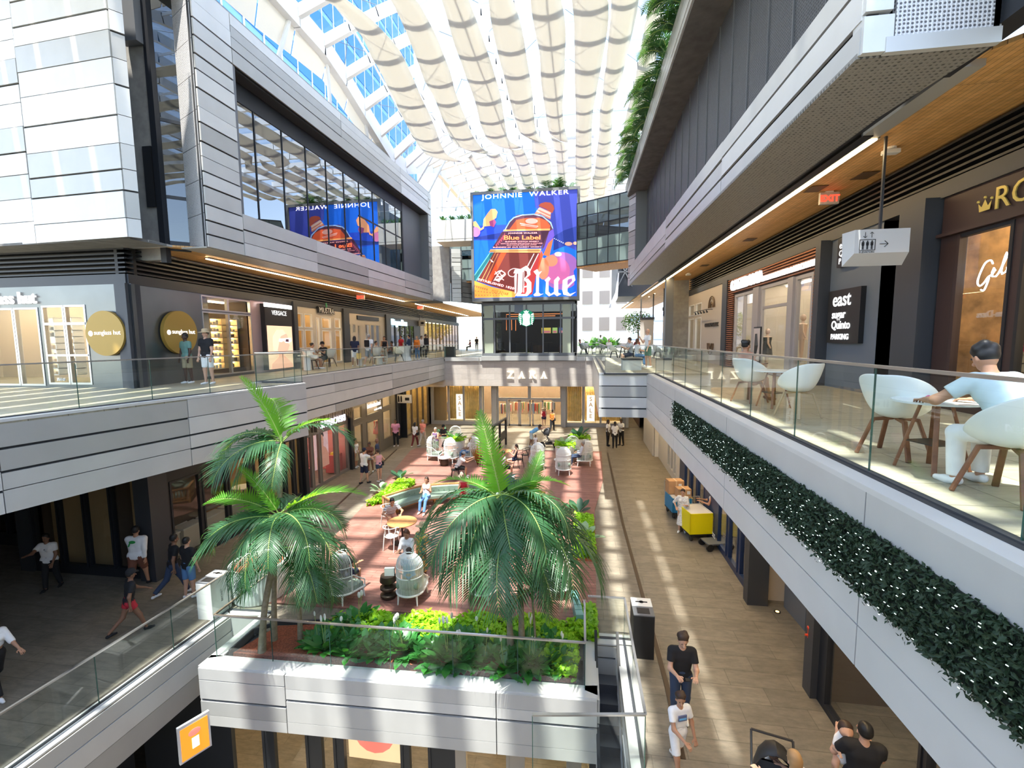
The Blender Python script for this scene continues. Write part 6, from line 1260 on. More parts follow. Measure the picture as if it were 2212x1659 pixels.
pp = PZ(540, 1296, Z2); t = empty('fluted_planter', (pp[0]+.1, pp[1]+.3, Z2), 0, 'big white fluted tub at the left deck corner behind the palms', 'planter')
m = MB(); n = 96; vs = []
for z, r_ in ((0, .62), (.04, .66), (.95, .72), (.95, .64), (.85, .63)): vs += [((r_+(.012 if k % 2 and r_ > .65 else 0))*math.cos(2*math.pi*k/n), (r_+(.012 if k % 2 and r_ > .65 else 0))*math.sin(2*math.pi*k/n), z) for k in range(n)]
m.add(vs, [(i*n+k, i*n+(k+1)%n, (i+1)*n+(k+1)%n, (i+1)*n+k) for i in range(4) for k in range(n)]); m.build('tub', WHITE, t); MB().cyl((0, 0, .8), .63, .04, 32).build('soil', SOIL, t)
# hedge on the right walkway fascia, with fairy lights
g = random.Random(21); m = MB(); lt = MB(); HED = leafmat('hedge_leaf', (.018, .045, .018), (.03, .07, .02), .1, .6)
for _ in range(26000):
    y = 1.5+(18.0-1.5)*g.random()**1.25
    if y > 13.1 and g.random() < .2: pass
    if y > 13.05: y = 13.05*g.random()+.02
    y = max(1.2, y); z = g.uniform(-.99, -.34); x = 2.6+(18.45-y)*.00356-.02-abs(g.gauss(0, .045)); s_ = g.uniform(.021, .038)
    R_ = Matrix.Rotation(g.uniform(0, 6.28), 3, 'X') @ Matrix.Rotation(g.uniform(-1.1, 1.1), 3, 'Z') @ Matrix.Rotation(g.uniform(-.6, .6), 3, 'Y')
    m.add([tuple(Vector((x, y, z))+R_ @ (Vector(p)*s_)) for p in ((0, -.8, 0), (-.2, 0, .42), (0, .8, 0), (-.1, 0, -.42))], [(0, 1, 2, 3)])
o = m.build('hedge', HED); tag(o, 'long dark leaf hedge strip fixed along the upper right walkway edge', 'hedge', None, 'stuff')
MB().wall((2.61, 13.1), (2.665, 0), -.98, -.36, .05, 0, -.03).build('hedge_backing', mat('hedge_back', (.008, .015, .008), .9), o)
for _ in range(420):
    y = g.uniform(1.3, 13.0); z = g.uniform(-.96, -.38); lt.beam((2.52, y, z), (2.515, y+.013, z+.002), .004, .004)
tag(lt.build('fairy_lights', emis('fairy_white', (.75, .95, .9), 1.2)), 'tiny white fairy lights dotted over the dark hedge strip', 'lights', None, 'stuff')
# palms on top of the right block and on the video screen
for i in range(15):
    y = 13.0+i*1.25; t = empty('areca_palm', (3.0+.1*(i % 2), y, 11.3), 0, 'areca palm spilling over the right block roof edge, %s' % (('%s counting from the viewer' % WORDS[i]) if i < 12 else ('three from the far end', 'two from the far end', 'farthest of the row')[i-12]), 'palm', 'areca palms on the right block roof')
    gg = random.Random(100+i)
    for k in range(11): add_frond(t, gg.choice('sst'), (0, 0, gg.uniform(0, .4)), R(gg.uniform(70, 290)), R(gg.uniform(-10, 15)), gg.uniform(.95, 1.45), 0)
struct(MB().box(2.95, 4.2, 3, 32, 11.2, 11.32).build('trim_25', SILVER[1]))
for i, px in enumerate((1040, 1062, 1085, 1108, 1132, 1158, 1182, 1208, 1232)):
    x = PY(px, 400, 34.6)[0]; t = empty('potted_palm', (x, 34.8, 12.06), 0, 'small palm standing on top of the video screen, %s from the left' % WORDS[i], 'palm', 'palms on top of the video screen'); gg = random.Random(200+i)
    for k in range(8): add_frond(t, gg.choice('st'), (0, 0, 0), R(gg.uniform(0, 360)), R(gg.uniform(-25, 0)), gg.uniform(.7, 1.0)*(1.5 if i in (6, 7) else 1), 0)
for i in range(4):
    o = leafy('leafy bush on the small roof terrace left of the screen, %s from the left' % WORDS[i], 26, .6, .06, BUSH, 0, 90+i, 'terrace_bush'); o.location = (-10.2+i*.65, 34.1, 10.15)
# rear terrace plants
for i, (px, y, s_) in enumerate(((1262, 47, 1.3), (1280, 46, 1.5), (1296, 48, 1.5), (1312, 46, 1.6), (1325, 47, 1.4))):
    p = PY(px, 735, y); o = leafy('broad leaved terrace plant behind the rear tables, %s from the left' % WORDS[i], 18, 1.1, .14, BUSH, 0, 110+i, 'terrace_plant'); o.location = (p[0], y, 0.3); o.scale = (s_,)*3
p = PY(1377, 730, 50); t = empty('flowering_tree', (p[0], 50, 0), 0, 'flowering tree under the far end of the oak ceiling', 'tree'); MB().tube([(0, 0, 0), (.1, 0, 1.5), (0, 0, 2.8)], [.12, .09, .06], 8).build('trunk', TRUNK, t)
def crown(t, c, r, n, mt, size, nm, seed):
    g = random.Random(seed); m = MB()
    for _ in range(n):
        v = Vector((g.gauss(0, 1), g.gauss(0, 1), g.gauss(0, 1))).normalized()*g.random()**.4; o_ = Vector((c[0]+v.x*r[0], c[1]+v.y*r[1], c[2]+v.z*r[2])); R_ = Matrix.Rotation(g.uniform(0, 6.28), 3, 'Z') @ Matrix.Rotation(g.uniform(-1.2, 1.2), 3, 'X')
        m.add([tuple(o_+R_ @ (Vector(p)*size)) for p in ((0, -.5, 0), (.3, 0, .05), (0, .5, 0), (-.3, 0, .05))], [(0, 1, 2, 3)])
    return m.build(nm, mt, t)
crown(t, (0, 0, 3.0), (1.7, 1.5, 1.2), 1300, BUSH, .22, 'foliage', 1); crown(t, (0, 0, 3.0), (1.75, 1.6, 1.25), 260, mat('pale_blossom', (.75, .6, .55), .6), .2, 'blossom', 2)
for i, (x, y) in enumerate(((-12.3, 66), (-10.4, 64), (-8.0, 66))):
    t = empty('garden_tree', (x, y, 0), 0, 'green tree beyond the rear left of the upper walkway, %s from the left' % WORDS[i], 'tree'); MB().tube([(0, 0, 0), (0, 0, 2.5)], [.15, .1], 8).build('trunk', TRUNK, t); crown(t, (0, 0, 3), (2, 2, 1.8), 900, BUSH, .35, 'foliage', 10+i)
# ================================================================ FURNITURE
SAGE = mat('sage_cushion', (.22, .30, .235), .8, 0, .08, 6); WHT = mat('white_powder_coat', (.82, .83, .80), .4)
def arc(r, z, a0, a1, n=16, cx=0, cy=0): return [(cx+r*math.cos(a0+(a1-a0)*k/n), cy+r*math.sin(a0+(a1-a0)*k/n), z) for k in range(n+1)]
def make_cage_chair():
    """faces +y, rounded cage back at -y"""
    t = empty('cage_chair', (0, 0, 0), 0, 'x', 'chair'); r = .37
    U = [(r, .42, 0)]+arc(r, 0, 0, -math.pi, 18, 0, 0)+[(-r, .42, 0)]
    m = MB(); 
    for z in (.3,): m.tube([(p[0], p[1], z) for p in U]+[(-r, .42, z)], .03, 8); m.tube([(r, .42, z), (-r, .42, z)], .03, 8)
    m.build('base_rim', WHT, t, True)
    for x, y in ((r-.03, .38), (-r+.03, .38), (.26, -.25), (-.26, -.25)): MB().tube([(x*.98, y*.98, .3), (x*1.06, y*1.06, 0)], [.032, .02], 8).build('leg', WHT, t, True)
    m = MB(); n = 40
    for k in range(n+1):
        a = -math.pi*k/n; x, y = r*math.cos(a), r*math.sin(a)
        top = max(0.0, -math.sin(a)); 
        if top > .08: m.tube([(x, y, .3), (x, y, 1.02), (x*.93, y*.93, 1.17), (x*.72, y*.72, 1.31), (x*.36, y*.36, 1.385)], .0065, 4)
        else: m.tube([(x, y, .3), (x, y, .75)], .0065, 4)
    for s_ in (-1, 1):
        for k in range(1, 9): y = k*.052; m.tube([(s_*r, y, .3), (s_*r, y, .76-k*.028)], .0065, 4)
    m.build('cage_bars', WHT, t)
    m = MB(); m.tube([(r, .42, .32), (r, .42, .5), (r, .2, .66), (r, .05, .78)]+arc(r, .78, -.1, -math.pi+.1, 16)+[(-r, .05, .78), (-r, .2, .66), (-r, .42, .5), (-r, .42, .32)], .018, 6)
    m.tube([(r, .0, .3), (r, .0, 1.0)]+[(r*math.cos(a)*(1), 0.0, 1.02+.37*math.sin(a)) for a in [math.pi*k/14 for k in range(1, 14)]]+[(-r, 0, 1.0), (-r, 0, .3)], .02, 6); m.tube(arc(r, 1.04, 0, -math.pi, 16), .012, 6); m.tube(arc(r*.36, 1.385, 0, 2*math.pi, 12), .01, 5); m.build('cage_frame', WHT, t, True)
    m = MB(); m.prism([(p[0]*.92, p[1]*.92 if p[1] < .4 else .4) for p in U], .31, .44); m.build('seat_cushion', SAGE, t, False, .02)
    m = MB(); m.lathe([(.10, -.3), (.12, -.28), (.12, .28), (.1, .3)], 14); m.v = [(v[2], v[1]-.2, v[0]+.56) for v in m.v]; m.build('bolster', SAGE, t, True); return t
protoC = make_cage_chair()
CG_ = 'white cage chairs on the deck'
ZD = Z2+.036
cages = [((935, 994), 0, 'empty cage chair left of the seated group, turned to the right'), ((972, 1000), 200, 'bright cage chair with its back to the viewer in the left group'), ((1021, 996), 90, 'cage chair at the right of the left group, turned left'),
         ((983, 968), 180, 'cage chair behind the left group in front of the planters'), ((1161, 1014), 20, 'single cage chair with its back to the viewer near the centre rear'), ((1217, 1026), 170, 'bright cage chair nearest the viewer in the right group'),
         ((1237, 996), 150, 'cage chair in front of the two round planters'), ((1265, 1006), 95, 'cage chair at the right edge of the deck, turned left'), ((738, 1300), 335, 'front cage chair behind the short palm, left of the drum table'),
         ((883, 1303), 2, 'front cage chair right of the drum table'), ((668, 1287), 20, 'cage chair half hidden by the short palm'), ((1040, 1300), 350, 'cage chair hidden behind the drooping palm leaves'), ((1205, 1290), 15, 'cage chair behind the small palm at the right')]
hd = {}
for i, ((px, py), az, lb) in enumerate(cages):
    p = PZ(px, py, ZD); s_ = .95 if py > 1200 else 1.0; rz = R({0: -90, 90: 90}.get(az, az)) if az in (0, 90) else R(az if az < 180 else az)
    if i == 1: rz = R(-15)
    if i == 2: rz = R(80)
    if i == 3: rz = R(185)
    if i == 5: rz = R(8)
    if i == 6: rz = R(-160)
    if i == 7: rz = R(85)
    q = protoC if i == 0 else copy_tree(protoC)
    q.location = (p[0], p[1]+.15, ZD); q.rotation_euler = (0, 0, rz); q.scale = (s_,)*3; q['label'] = lb; q['group'] = CG_; hd[i] = (p[0], p[1]+.15, rz)
# curved slatted bench with green upholstery
Pb = [PZ(px, py, ZD)[:2] for px, py in ((830, 1107), (905, 1084), (985, 1076), (1070, 1078), (1175, 1098))]
Pb = [(p.x, p.y) for p in resample([(a, b, 0) for a, b in Pb], 33)]
def offs(P, d):
    out = []
    for i in range(len(P)):
        a = P[max(i-1, 0)]; b = P[min(i+1, len(P)-1)]; v = Vector((b[0]-a[0], b[1]-a[1])).normalized(); out.append((P[i][0]+v.y*d, P[i][1]-v.x*d))
    return out
bench = empty('curved_bench', (0, 0, 0), 0, 'long curved bench with green tufted cushions and slatted oak back', 'bench')
def band(m, A, B, z0, z1, mi=0):
    n = len(A); vs = [(a[0], a[1], z0) for a in A]+[(b[0], b[1], z0) for b in B]+[(a[0], a[1], z1) for a in A]+[(b[0], b[1], z1) for b in B]
    fs = []
    for k in range(n-1): fs += [(k, k+1, n+k+1, n+k), (2*n+k, 3*n+k, 3*n+k+1, 2*n+k+1), (k, 2*n+k, 2*n+k+1, k+1), (n+k, n+k+1, 3*n+k+1, 3*n+k)]
    fs += [(0, n, 3*n, 2*n), (n-1, 3*n-1, 4*n-1, 2*n-1)] if False else [(0, n, 3*n, 2*n), (n-1, 3*n-1, 4*n-1, 2*n-1)]
    m.add(vs, fs, mi)
m = MB(); band(m, offs(Pb, .12), offs(Pb, .68), ZD+.26, ZD+.4); m.build('seat_cushion', SAGE, bench, True, .02)
m = MB(); band(m, offs(Pb, .05), offs(Pb, .2), ZD+.38, ZD+.64); m.build('back_cushion', SAGE, bench, True, .02)
m = MB(); P2 = offs(Pb, .21)
for k in range(1, 32, 1):
    for zz in (.5,): m.ball((P2[k][0], P2[k][1], ZD+zz), .016, 6)
m.build('tufting_buttons', mat('sage_button', (.12, .17, .13), .7), bench)
m = MB(); band(m, offs(Pb, -.06), offs(Pb, .04), ZD+.64, ZD+.69); band(m, offs(Pb, -.03), offs(Pb, .02), ZD+.12, ZD+.17); band(m, offs(Pb, .05), offs(Pb, .6), ZD+.2, ZD+.26)
for e, s_ in ((0, 1), (32, -1)):
    a, b = offs(Pb, -.06)[e], offs(Pb, .68)[e]; m.beam((*a, ZD+.67), (*b, ZD+.6), .06, .05); m.beam((*a, ZD), (*a, ZD+.67), .06, .06); m.beam((*b, ZD), (*b, ZD+.6), .06, .06); m.beam((*a, ZD+.12), (*b, ZD+.12), .05, .05)
    for k in range(6): p = lerp(a, b, (k+.7)/6.5); m.beam((*p, ZD+.12), (*p, ZD+.64-.01*k), .03, .03)
m.build('oak_frame', WOOD, bench)
P3 = [(p.x, p.y) for p in resample([(a, b, 0) for a, b in offs(Pb, -.01)], 96)]
for p in P3: MB().beam((*p, ZD+.14), (*p, ZD+.65), .03, .03).build('slat', mat('pale_slat', (.62, .52, .40), .5), bench)
m = MB(); P4 = offs(Pb, .4)
for k in (2, 10, 18, 26, 31): m.cyl((*P4[k], ZD), .06, .21, 12)
m.build('feet', mat('brass', (.6, .35, .12), .3, .8), bench)
# round oak table, bistro chairs
def oak_table(p, label, r=.42, mt=WOOD):
    t = empty('round_table', p, 0, label, 'table'); MB().cyl((0, 0, .72), r, .035, 36).build('table_top', mt, t, False, .008); m = MB(); m.lathe([(.3, 0), (.3, .02), (.05, .05), (.035, .08), (.035, .72)], 24); m.build('pedestal', BLACK, t); return t
pt = PZ(870, 1172, ZD); oak_table(pt, 'round slatted oak table beside the man in stripes', .5)
def bistro(p, rz, label, mt=WHT):
    t = empty('bistro_chair', p, rz, label, 'chair'); MB().lathe([(.0, .44), (.2, .44), (.22, .455), (.2, .47), (0, .47)], 24, cap=False).build('seat', mt, t, True)
    for x, y in ((.15, .15), (-.15, .15)): MB().tube([(x, y, .45), (x*1.3, y*1.3, 0)], [.017, .012], 8).build('leg', mt, t, True)
    for s_ in (1, -1): MB().tube([(s_*.2, -.02, .78), (s_*.19, -.14, .5), (s_*.2, -.22, 0)], [.014, .017, .012], 8).build('leg', mt, t, True)
    m = MB(); m.tube([(.24, .18, .70), (.25, 0, .76)]+[(.24*math.cos(a), -.06+.22*math.sin(a), .79) for a in [-math.pi*k/10 for k in range(11)]]+[(-.25, 0, .76), (-.24, .18, .70)], .014, 8); m.tube([(.1, -.24, .79), (.08, -.18, .46)], .01, 6); m.tube([(-.1, -.24, .79), (-.08, -.18, .46)], .01, 6); m.tube([(.24, .17, .7), (.18, .12, .46)], .011, 6); m.tube([(-.24, .17, .7), (-.18, .12, .46)], .011, 6); m.build('backrest', mt, t, True); return t
p = PZ(840, 1190, ZD); bistro((p[0]+.05, p[1]+.15, ZD), R(-10), 'empty white bistro chair in front of the oak table')
p = PZ(838, 1140, ZD); bistro((p[0], p[1]+.1, ZD), R(-110), 'white bistro chair under the man in stripes')
p = PZ(1060, 1195, ZD); bistro((p[0], p[1], ZD), R(100), 'white bistro chair half hidden behind the big palm')
p = PZ(984, 1034, ZD); bistro((p[0], p[1], ZD), R(-80), 'black bistro chair under the man with the rucksack', BLACK)
p = PZ(1120, 1010, ZD); oak_table((p[0]-.9, p[1]+.6, ZD), 'orange toned oak table behind the big palm leaf', .45); bistro((p[0], p[1], ZD), R(60), 'black bistro chair right of the orange table', BLACK); bistro((p[0]+.25, p[1]+1.0, ZD), R(100), 'black bistro chair behind the orange table', BLACK)
bistro((p[0]-1.8, p[1]-.2, ZD), R(-60), 'black bistro chair left of the orange table', BLACK)
# drum side tables
def drum(p, label, mt, h=.5, r=.2):
    t = empty('drum_table', p, 0, label, 'side table'); pr = [(r*.8, 0)]
    for k in range(3): z = h*k/3; pr += [(r, z+h*.08), (r, z+h*.16), (r*.45, z+h*.28)]
    pr = pr[:-1]+[(r*.9, h)]; MB().lathe(pr, 28).build('body', mt, t, True); return t
DRM = mat('dark_bronze', (.07, .05, .035), .35, .5); p = PZ(835, 1296, ZD); drum((p[0], p[1]+.15, ZD), 'dark ribbed drum table between the front cage chairs', DRM, .62, .22)
t = empty('table_card', (p[0]+.05, p[1]+.15, ZD+.62), R(10), 'small pale card standing on the dark drum table', 'card'); MB().box(-.13, .13, -.05, -.04, 0, .2).build('front_leaf', mat('pale_card', (.55, .62, .58), .5), t); MB().box(-.13, .13, .04, .05, 0, .2).build('back_leaf', mat('pale_card', (.55,.62,.58), .5), t); MB().box(-.13, .13, -.05, .05, .19, .2).build('fold', mat('pale_card', (.55,.62,.58), .5), t)
p = PZ(697, 1298, ZD); drum((p[0], p[1]+.15, ZD), 'brown drum table behind the short palm', mat('reddish_bronze', (.12, .04, .025), .4, .3), .55, .26)
for k, (px, py, lb) in enumerate(((960, 1005, 'white topped side table in the left seating group'), (1211, 1010, 'bright white topped side table in the right seating group'))):
    p = PZ(px, py, ZD); t = empty('side_table', (p[0], p[1], ZD), 0, lb, 'side table'); MB().cyl((0, 0, .42), .36, .03, 30).build('table_top', WHT, t); MB().lathe([(.2, 0), (.26, .2), (.2, .42)], 20).build('body', DRM, t, True)
# black menu frame
a_ = PZ(1066, 985, ZD); b_ = PZ(1093, 960, ZD); t = empty('menu_stand', (a_[0], a_[1], ZD), 0, 'tall black double frame stand in the middle of the deck', 'stand'); dx, dy = b_[0]-a_[0], b_[1]-a_[1]; m = MB()
for u in (0, .5, 1): m.beam((dx*u, dy*u, 0), (dx*u, dy*u, 1.75), .18, .12)
m.beam((0, 0, 1.75), (dx, dy, 1.75), .2, .08); m.beam((dx*.5, dy*.5, .75), (dx, dy, .75), .08, .5); m.build('frame', BLACK, t)
m = MB(); m.beam((0, 0, 1.8), (dx, dy, 1.8), .1, .02); m.build('top_edge', DARK2, t)
t = empty('spiky_plant', (a_[0]-.5, a_[1]-2.0, ZD), 0, 'spiky orange tipped plant behind the big palm leaf', 'plant'); g = random.Random(5); m = MB()
for k in range(30):
    az = g.uniform(0, 6.28); l_ = g.uniform(.7, 1.2); o_ = Vector((math.cos(az)*.45*l_, math.sin(az)*.45*l_, l_)); s_ = Vector((-math.sin(az), math.cos(az), 0))*.03; m.add([tuple(-s_), tuple(s_), tuple(o_*.6+s_*1.3), tuple(o_), tuple(o_*.6-s_*1.3)], [(0, 1, 2, 3, 4)])
m.build('leaves', leafmat('orange_tipped_leaf', (.32, .15, .03), (.5, .25, .03)), t)
# floor drain and planks line
m = MB(); P = [PZ(px, py, Z2)[:2] for px, py in ((1312, 978), (1345, 1130), (1400, 1330), (1440, 1480), (1475, 1640))]
for a, b in zip(P[:-1], P[1:]): m.beam((*a, Z2+.004), (*b, Z2+.004), .1, .008)
struct(m.build('trim_26', DRM), 'bronze drain channel along the right middle floor')
m = MB(); m.beam((-9.6, 14, Z2+.003), (-11.5, 27, Z2+.003), .1, .006); m.beam((-9.3, 5.0, Z2+.003), (-9.05, 12, Z2+.003), .08, .006); struct(m.build('trim_27', DRM))
# bins
def binn(p, label, body, w_=.42, h=.95, tops=True, rz=0):
    t = empty('litter_bin', p, rz, label, 'bin'); MB().box(-w_/2, w_/2, -w_*.75, w_*.75, 0, h).build('body', body, t, False, .01)
    MB().box(-w_/2, w_/2, .0, w_*.75, h, h+.03).build('recycling_lid', WHT, t); m = MB(); m.cyl((0, w_*.38, h+.03), .05, .004, 16); m.box(-.13, .13, w_*.38-.02, w_*.38+.02, h+.03, h+.034); m.build('lid_slot', BLACK, t)
    MB().box(-w_/2, w_/2, -w_*.75, 0, h, h+.02).build('waste_lid', GREYM, t); MB().box(-w_*.3, w_*.3, -w_*.6, -w_*.12, h+.02, h+.024).build('waste_opening', BLACK, t); return t
binn((1.38, 9.85, Z2), 'black twin litter bin beside the escalator railing', BLACK, .44, .98); b = binn((-9.22, 9.8, Z2), 'white twin litter bin at the left railing corner', WHT, .42, .95)
mb = MB(); vs, fs = text_mesh('BRICKELL', .08, .004); mb.add([(.213, v[0]*1+.0, v[2]*1+.55) for v in [(q[2], q[1], q[0]) for q in vs]], fs) if False else mb.add([(.213, -v[2]*.0-.02+v[2], v[0]+.5) for v in vs], fs); mb.build('lettering', GREYM, b)
p = PZ(973, 771, 0); t = empty('litter_bin', (p[0], p[1], 0), 0, 'dark glass fronted bin at the corner of the rear left terrace', 'bin'); MB().box(-.38, .38, -.25, .25, 0, .82).build('body', BLACK, t); MB().box(-.42, -.3, -.3, .25, 0, .86).build('side_panel', mat('teal_grey', (.1, .17, .17), .3), t)
# white tub chairs on upper right walkway
def tub_chair(p, rz, label, legs=WOODD, s_=1.0):
    t = empty('tub_chair', p, rz, label, 'chair', None); n = 28; m = MB(); vs = []; rings = 9
    for i in range(rings):
        u = i/(rings-1); u_ = u*u
        for k in range(n):
            a = 2*math.pi*k/n; back = max(0, -math.sin(a)); side = abs(math.cos(a)); front = max(0, math.sin(a))
            hgt = .03+.41*back**1.1+.25*side**1.5*(1-.35*back)*(1-front*.75); rx = .02+.30*u**.62; ry = .02+.27*u**.62
            z = .40+.03*u+u**2.3*hgt; vs.append((rx*math.cos(a)*(1+.06*u*side), ry*math.sin(a)*(1-.06*front)-(.05*u*back), z))
    m.add(vs, [(i*n+k, i*n+(k+1)%n, (i+1)*n+(k+1)%n, (i+1)*n+k) for i in range(rings-1) for k in range(n)]+[tuple(range(n))[::-1]]); o = m.build('shell', mat('white_moulded_shell', (.80, .82, .79), .35), t, True, 0, 1, .012)
    for a in (45, 135, 225, 315):
        x, y = math.cos(R(a)), math.sin(R(a)); q = MB(); q.beam((x*.02, y*.02, .40), (x*.2, y*.2, .38), .04, .035); q.beam((x*.19, y*.19, .395), (x*.33, y*.33, 0), .045, .03); q.build('leg', legs, t, False, .008)
    t.scale = (s_,)*3; return t
def P0(px, py, z=0.0): return PZ(px, py, z)
c1 = P0(1935, 985); tub_chair((c1[0], c1[1]+.05, 0), R(-55), 'white tub chair facing the near cafe table, left of the man in pale blue', WOODD, 1.12)
c2 = P0(2165, 1075); tub_chair((c2[0]+.05, c2[1]+.0, 0), R(20), 'white tub chair under the man in pale blue', WOODD, 1.12)
c3 = P0(1722, 900); tub_chair((c3[0], c3[1], 0), R(25), 'white tub chair with pale legs at the farther cafe table', mat('pale_oak_leg', (.42, .32, .20), .5), 1.1)
c4 = P0(1618, 868); tub_chair((c4[0], c4[1], 0), R(-60), 'white tub chair under the woman in the brown dress', WOODD, 1.1)
def cafe_table(p, rz, label, mt=WOODD, r=.38, h=.76, topm=None):
    t = empty('cafe_table', p, rz, label, 'table'); MB().cyl((0, 0, h-.02), r, .02, 40).build('table_top', topm or mat('white_table_top', (.70, .74, .74), .2), t)
    for a in (45, 135, 225, 315): x, y = math.cos(R(a)), math.sin(R(a)); MB().beam((x*.12, y*.12, h-.04), (x*.30, y*.30, 0), .045, .03).build('leg', mt, t, False, .006)
    m = MB(); m.beam((-.13, -.13, h-.04), (.13, .13, h-.04), .04, .03); m.beam((-.13, .13, h-.04), (.13, -.13, h-.04), .04, .03); m.build('cross_rails', mt, t); MB().box(-.17, .17, -.17, .17, .29, .3).build('lower_shelf', BLACK, t); return t
q1 = P0(2030, 1022); cafe_table((q1[0], q1[1]+.12, 0), R(15), 'near round cafe table with brown legs on the upper right walkway', WOODD, .37, .74)
q2 = P0(1672, 880); cafe_table((q2[0], q2[1]+.05, 0), R(20), 'farther round white cafe table on the upper right walkway', WOODD, .38, .74)
# box bench
p = P0(1368, 800); t = empty('box_bench', (p[0], p[1]+.4, 0), 0, 'pale concrete box bench under the man in the grey shirt', 'bench'); MB().box(-.45, .35, -.35, .45, 0, .44).build('block', mat('pale_concrete', (.60, .61, .58), .7), t); MB().box(-.45, .40, -.38, .48, .44, .5).build('seat_slab', BLACK, t)
# box seats and tables of the upper left walkway
def white_stand(p, label, h=1.0, w_=.55, nm='tall_white_table'):
    t = empty(nm, p, 0, label, 'table'); MB().box(-w_/2, w_/2, -.3, .3, h-.06, h).build('table_top', WHT, t, False, .01); MB().cyl((0, 0, 0), .17, h-.06, 20).build('pedestal', WHT, t); return t
for k, (px, py, lb) in enumerate(((664, 800, 'white pedestal table at the cream shop'), (776, 790, 'white pedestal seat by the passing woman'), (820, 787, 'white pedestal stool by the talking pair'))):
    p = P0(px, py); white_stand((p[0], p[1], 0), lb, .74 if k == 0 else .45)
for k, (px, py, rz, lb) in enumerate(((672, 798, -90, 'white tub chair at the cream shop under the woman in white'), (712, 792, 70, 'white tub chair under the man in the black cap'), (812, 785, 60, 'white tub chair under the man in the cream shirt'), (862, 780, -60, 'white tub chair left of the ice cream shop queue'), (1262, 765, 0, 'rear terrace tub chair beside the pavilion'))):
    p = P0(px, py); tub_chair((p[0], p[1], 0), R(rz), lb, BLACK, 1.15)
p = P0(874, 779); t = empty('white_drum_stand', (p[0], p[1], 0), 0, 'white waisted drum stand before the ice cream shop', 'stand'); MB().lathe([(.5, 0), (.34, .35), (.34, .7), (.42, .95), (.42, .98)], 24).build('body', WHT, t, True)
for k, (px, y) in enumerate(((1275, 40), (1345, 33), (1380, 34), (1440, 32))):
    x = PY(px, 760, y)[0]; cafe_table((x, y, 0), 0, 'dark cafe table on the rear right terrace, %s from the left' % WORDS[k], BLACK, .4, .74)
    tub_chair((x-.6, y, 0), R(-90), 'white tub chair on the rear right terrace, left of the %s table from the left' % WORDS[k], BLACK, 1.1)
# delivery trolleys and boxes
def trolley(p, rz, label, panel, w_=.75, d_=1.0, h=.75):
    t = empty('delivery_trolley', p, rz, label, 'trolley')
    MB().box(-w_/2, w_/2, -d_/2, d_/2, .2, .25).build('deck', BLACK, t)
    m = MB(); m.box(-w_/2, w_/2, -d_/2, -d_/2+.03, .25, h+.25); m.box(-w_/2, -w_/2+.03, -d_/2, d_/2, .25, h+.25); m.build('side_panels', panel, t)
    m = MB(); m.box(-w_/2, w_/2, d_/2-.03, d_/2, .25, h+.25); m.box(w_/2-.03, w_/2, -d_/2, d_/2, .25, h+.25); m.build('pale_panels', mat('pale_vinyl', (.6, .6, .6), .5), t); MB().box(-w_/2+.02, w_/2-.02, -d_/2+.02, d_/2-.02, h+.2, h+.23).build('lid', mat('pale_vinyl', (.6,.6,.6), .5), t)
    m = MB(); m.box(w_/2, w_/2+.01, -d_/2, d_/2, .5, .53); m.box(w_/2, w_/2+.01, -d_/2, d_/2, .8, .83); m.build('yellow_straps', mat('strap_yellow', (.75, .5, .02), .5), t)
    for x in (-w_/2+.08, w_/2-.08):
        for y in (-d_/2+.1, d_/2-.1): c = MB(); c.tube([(x-.025, y, .1), (x+.025, y, .1)], .1, 16); c.build('wheel', BLACK, t)
    m = MB(); m.tube([(-w_/2, d_/2, .25), (-w_/2, d_/2+.1, 1.2), (w_/2, d_/2+.1, 1.2), (w_/2, d_/2, .25)], .018, 6); m.build('handle', INOX, t); return t
p = PZ(1512, 1165, Z2); trolley((p[0]-.1, p[1]+.3, Z2), R(12), 'yellow panelled delivery trolley by the navy shop front', mat('trolley_yellow', (.85, .72, .0), .5), .8, .95, .72)
p = PZ(1538, 1180, Z2); t = empty('flat_cart', (p[0], p[1]-.1, Z2), R(15), 'flat steel cart with big black wheels in front of the yellow trolley', 'trolley'); MB().box(-.3, .5, -.25, .25, .2, .24).build('deck', GREYM, t)
for x, y in ((-.25, -.25), (.45, -.25), (-.25, .25), (.45, .25)): c = MB(); c.tube([(x, y-.03, .12), (x, y+.03, .12)], .12, 16); c.build('wheel', BLACK, t)
p = PZ(1468, 1118, Z2); trolley((p[0], p[1]+.3, Z2), R(8), 'blue and lime edged trolley stacked with cardboard boxes', mat('trolley_blue', (.02, .22, .42), .5), .75, .9, .55)
CARD = mat('cardboard', (.50, .29, .14), .8, 0, .08, 4)
for k, (dx_, dz_, w_, h_, lb) in enumerate(((-.1, .8, .6, .52, 'large cardboard box at the back of the blue trolley'), (.12, .8, .5, .36, 'lower cardboard box at the front of the blue trolley'), )):
    t = empty('cardboard_box', (p[0]+dx_, p[1]+(.55 if k == 0 else .08), Z2+.8), R(8), lb, 'box'); MB().box(-w_/2, w_/2, -.2, .2, 0, h_).build('carton', CARD, t, False, .004); MB().box(-.03, .03, -.203, .203, -.0, h_+.003).build('tape', mat('tape_tan', (.6, .42, .25), .4), t); MB().box(.08, .2, -.205, -.2, h_*.45, h_*.8).build('label_sheet', WHITE, t)
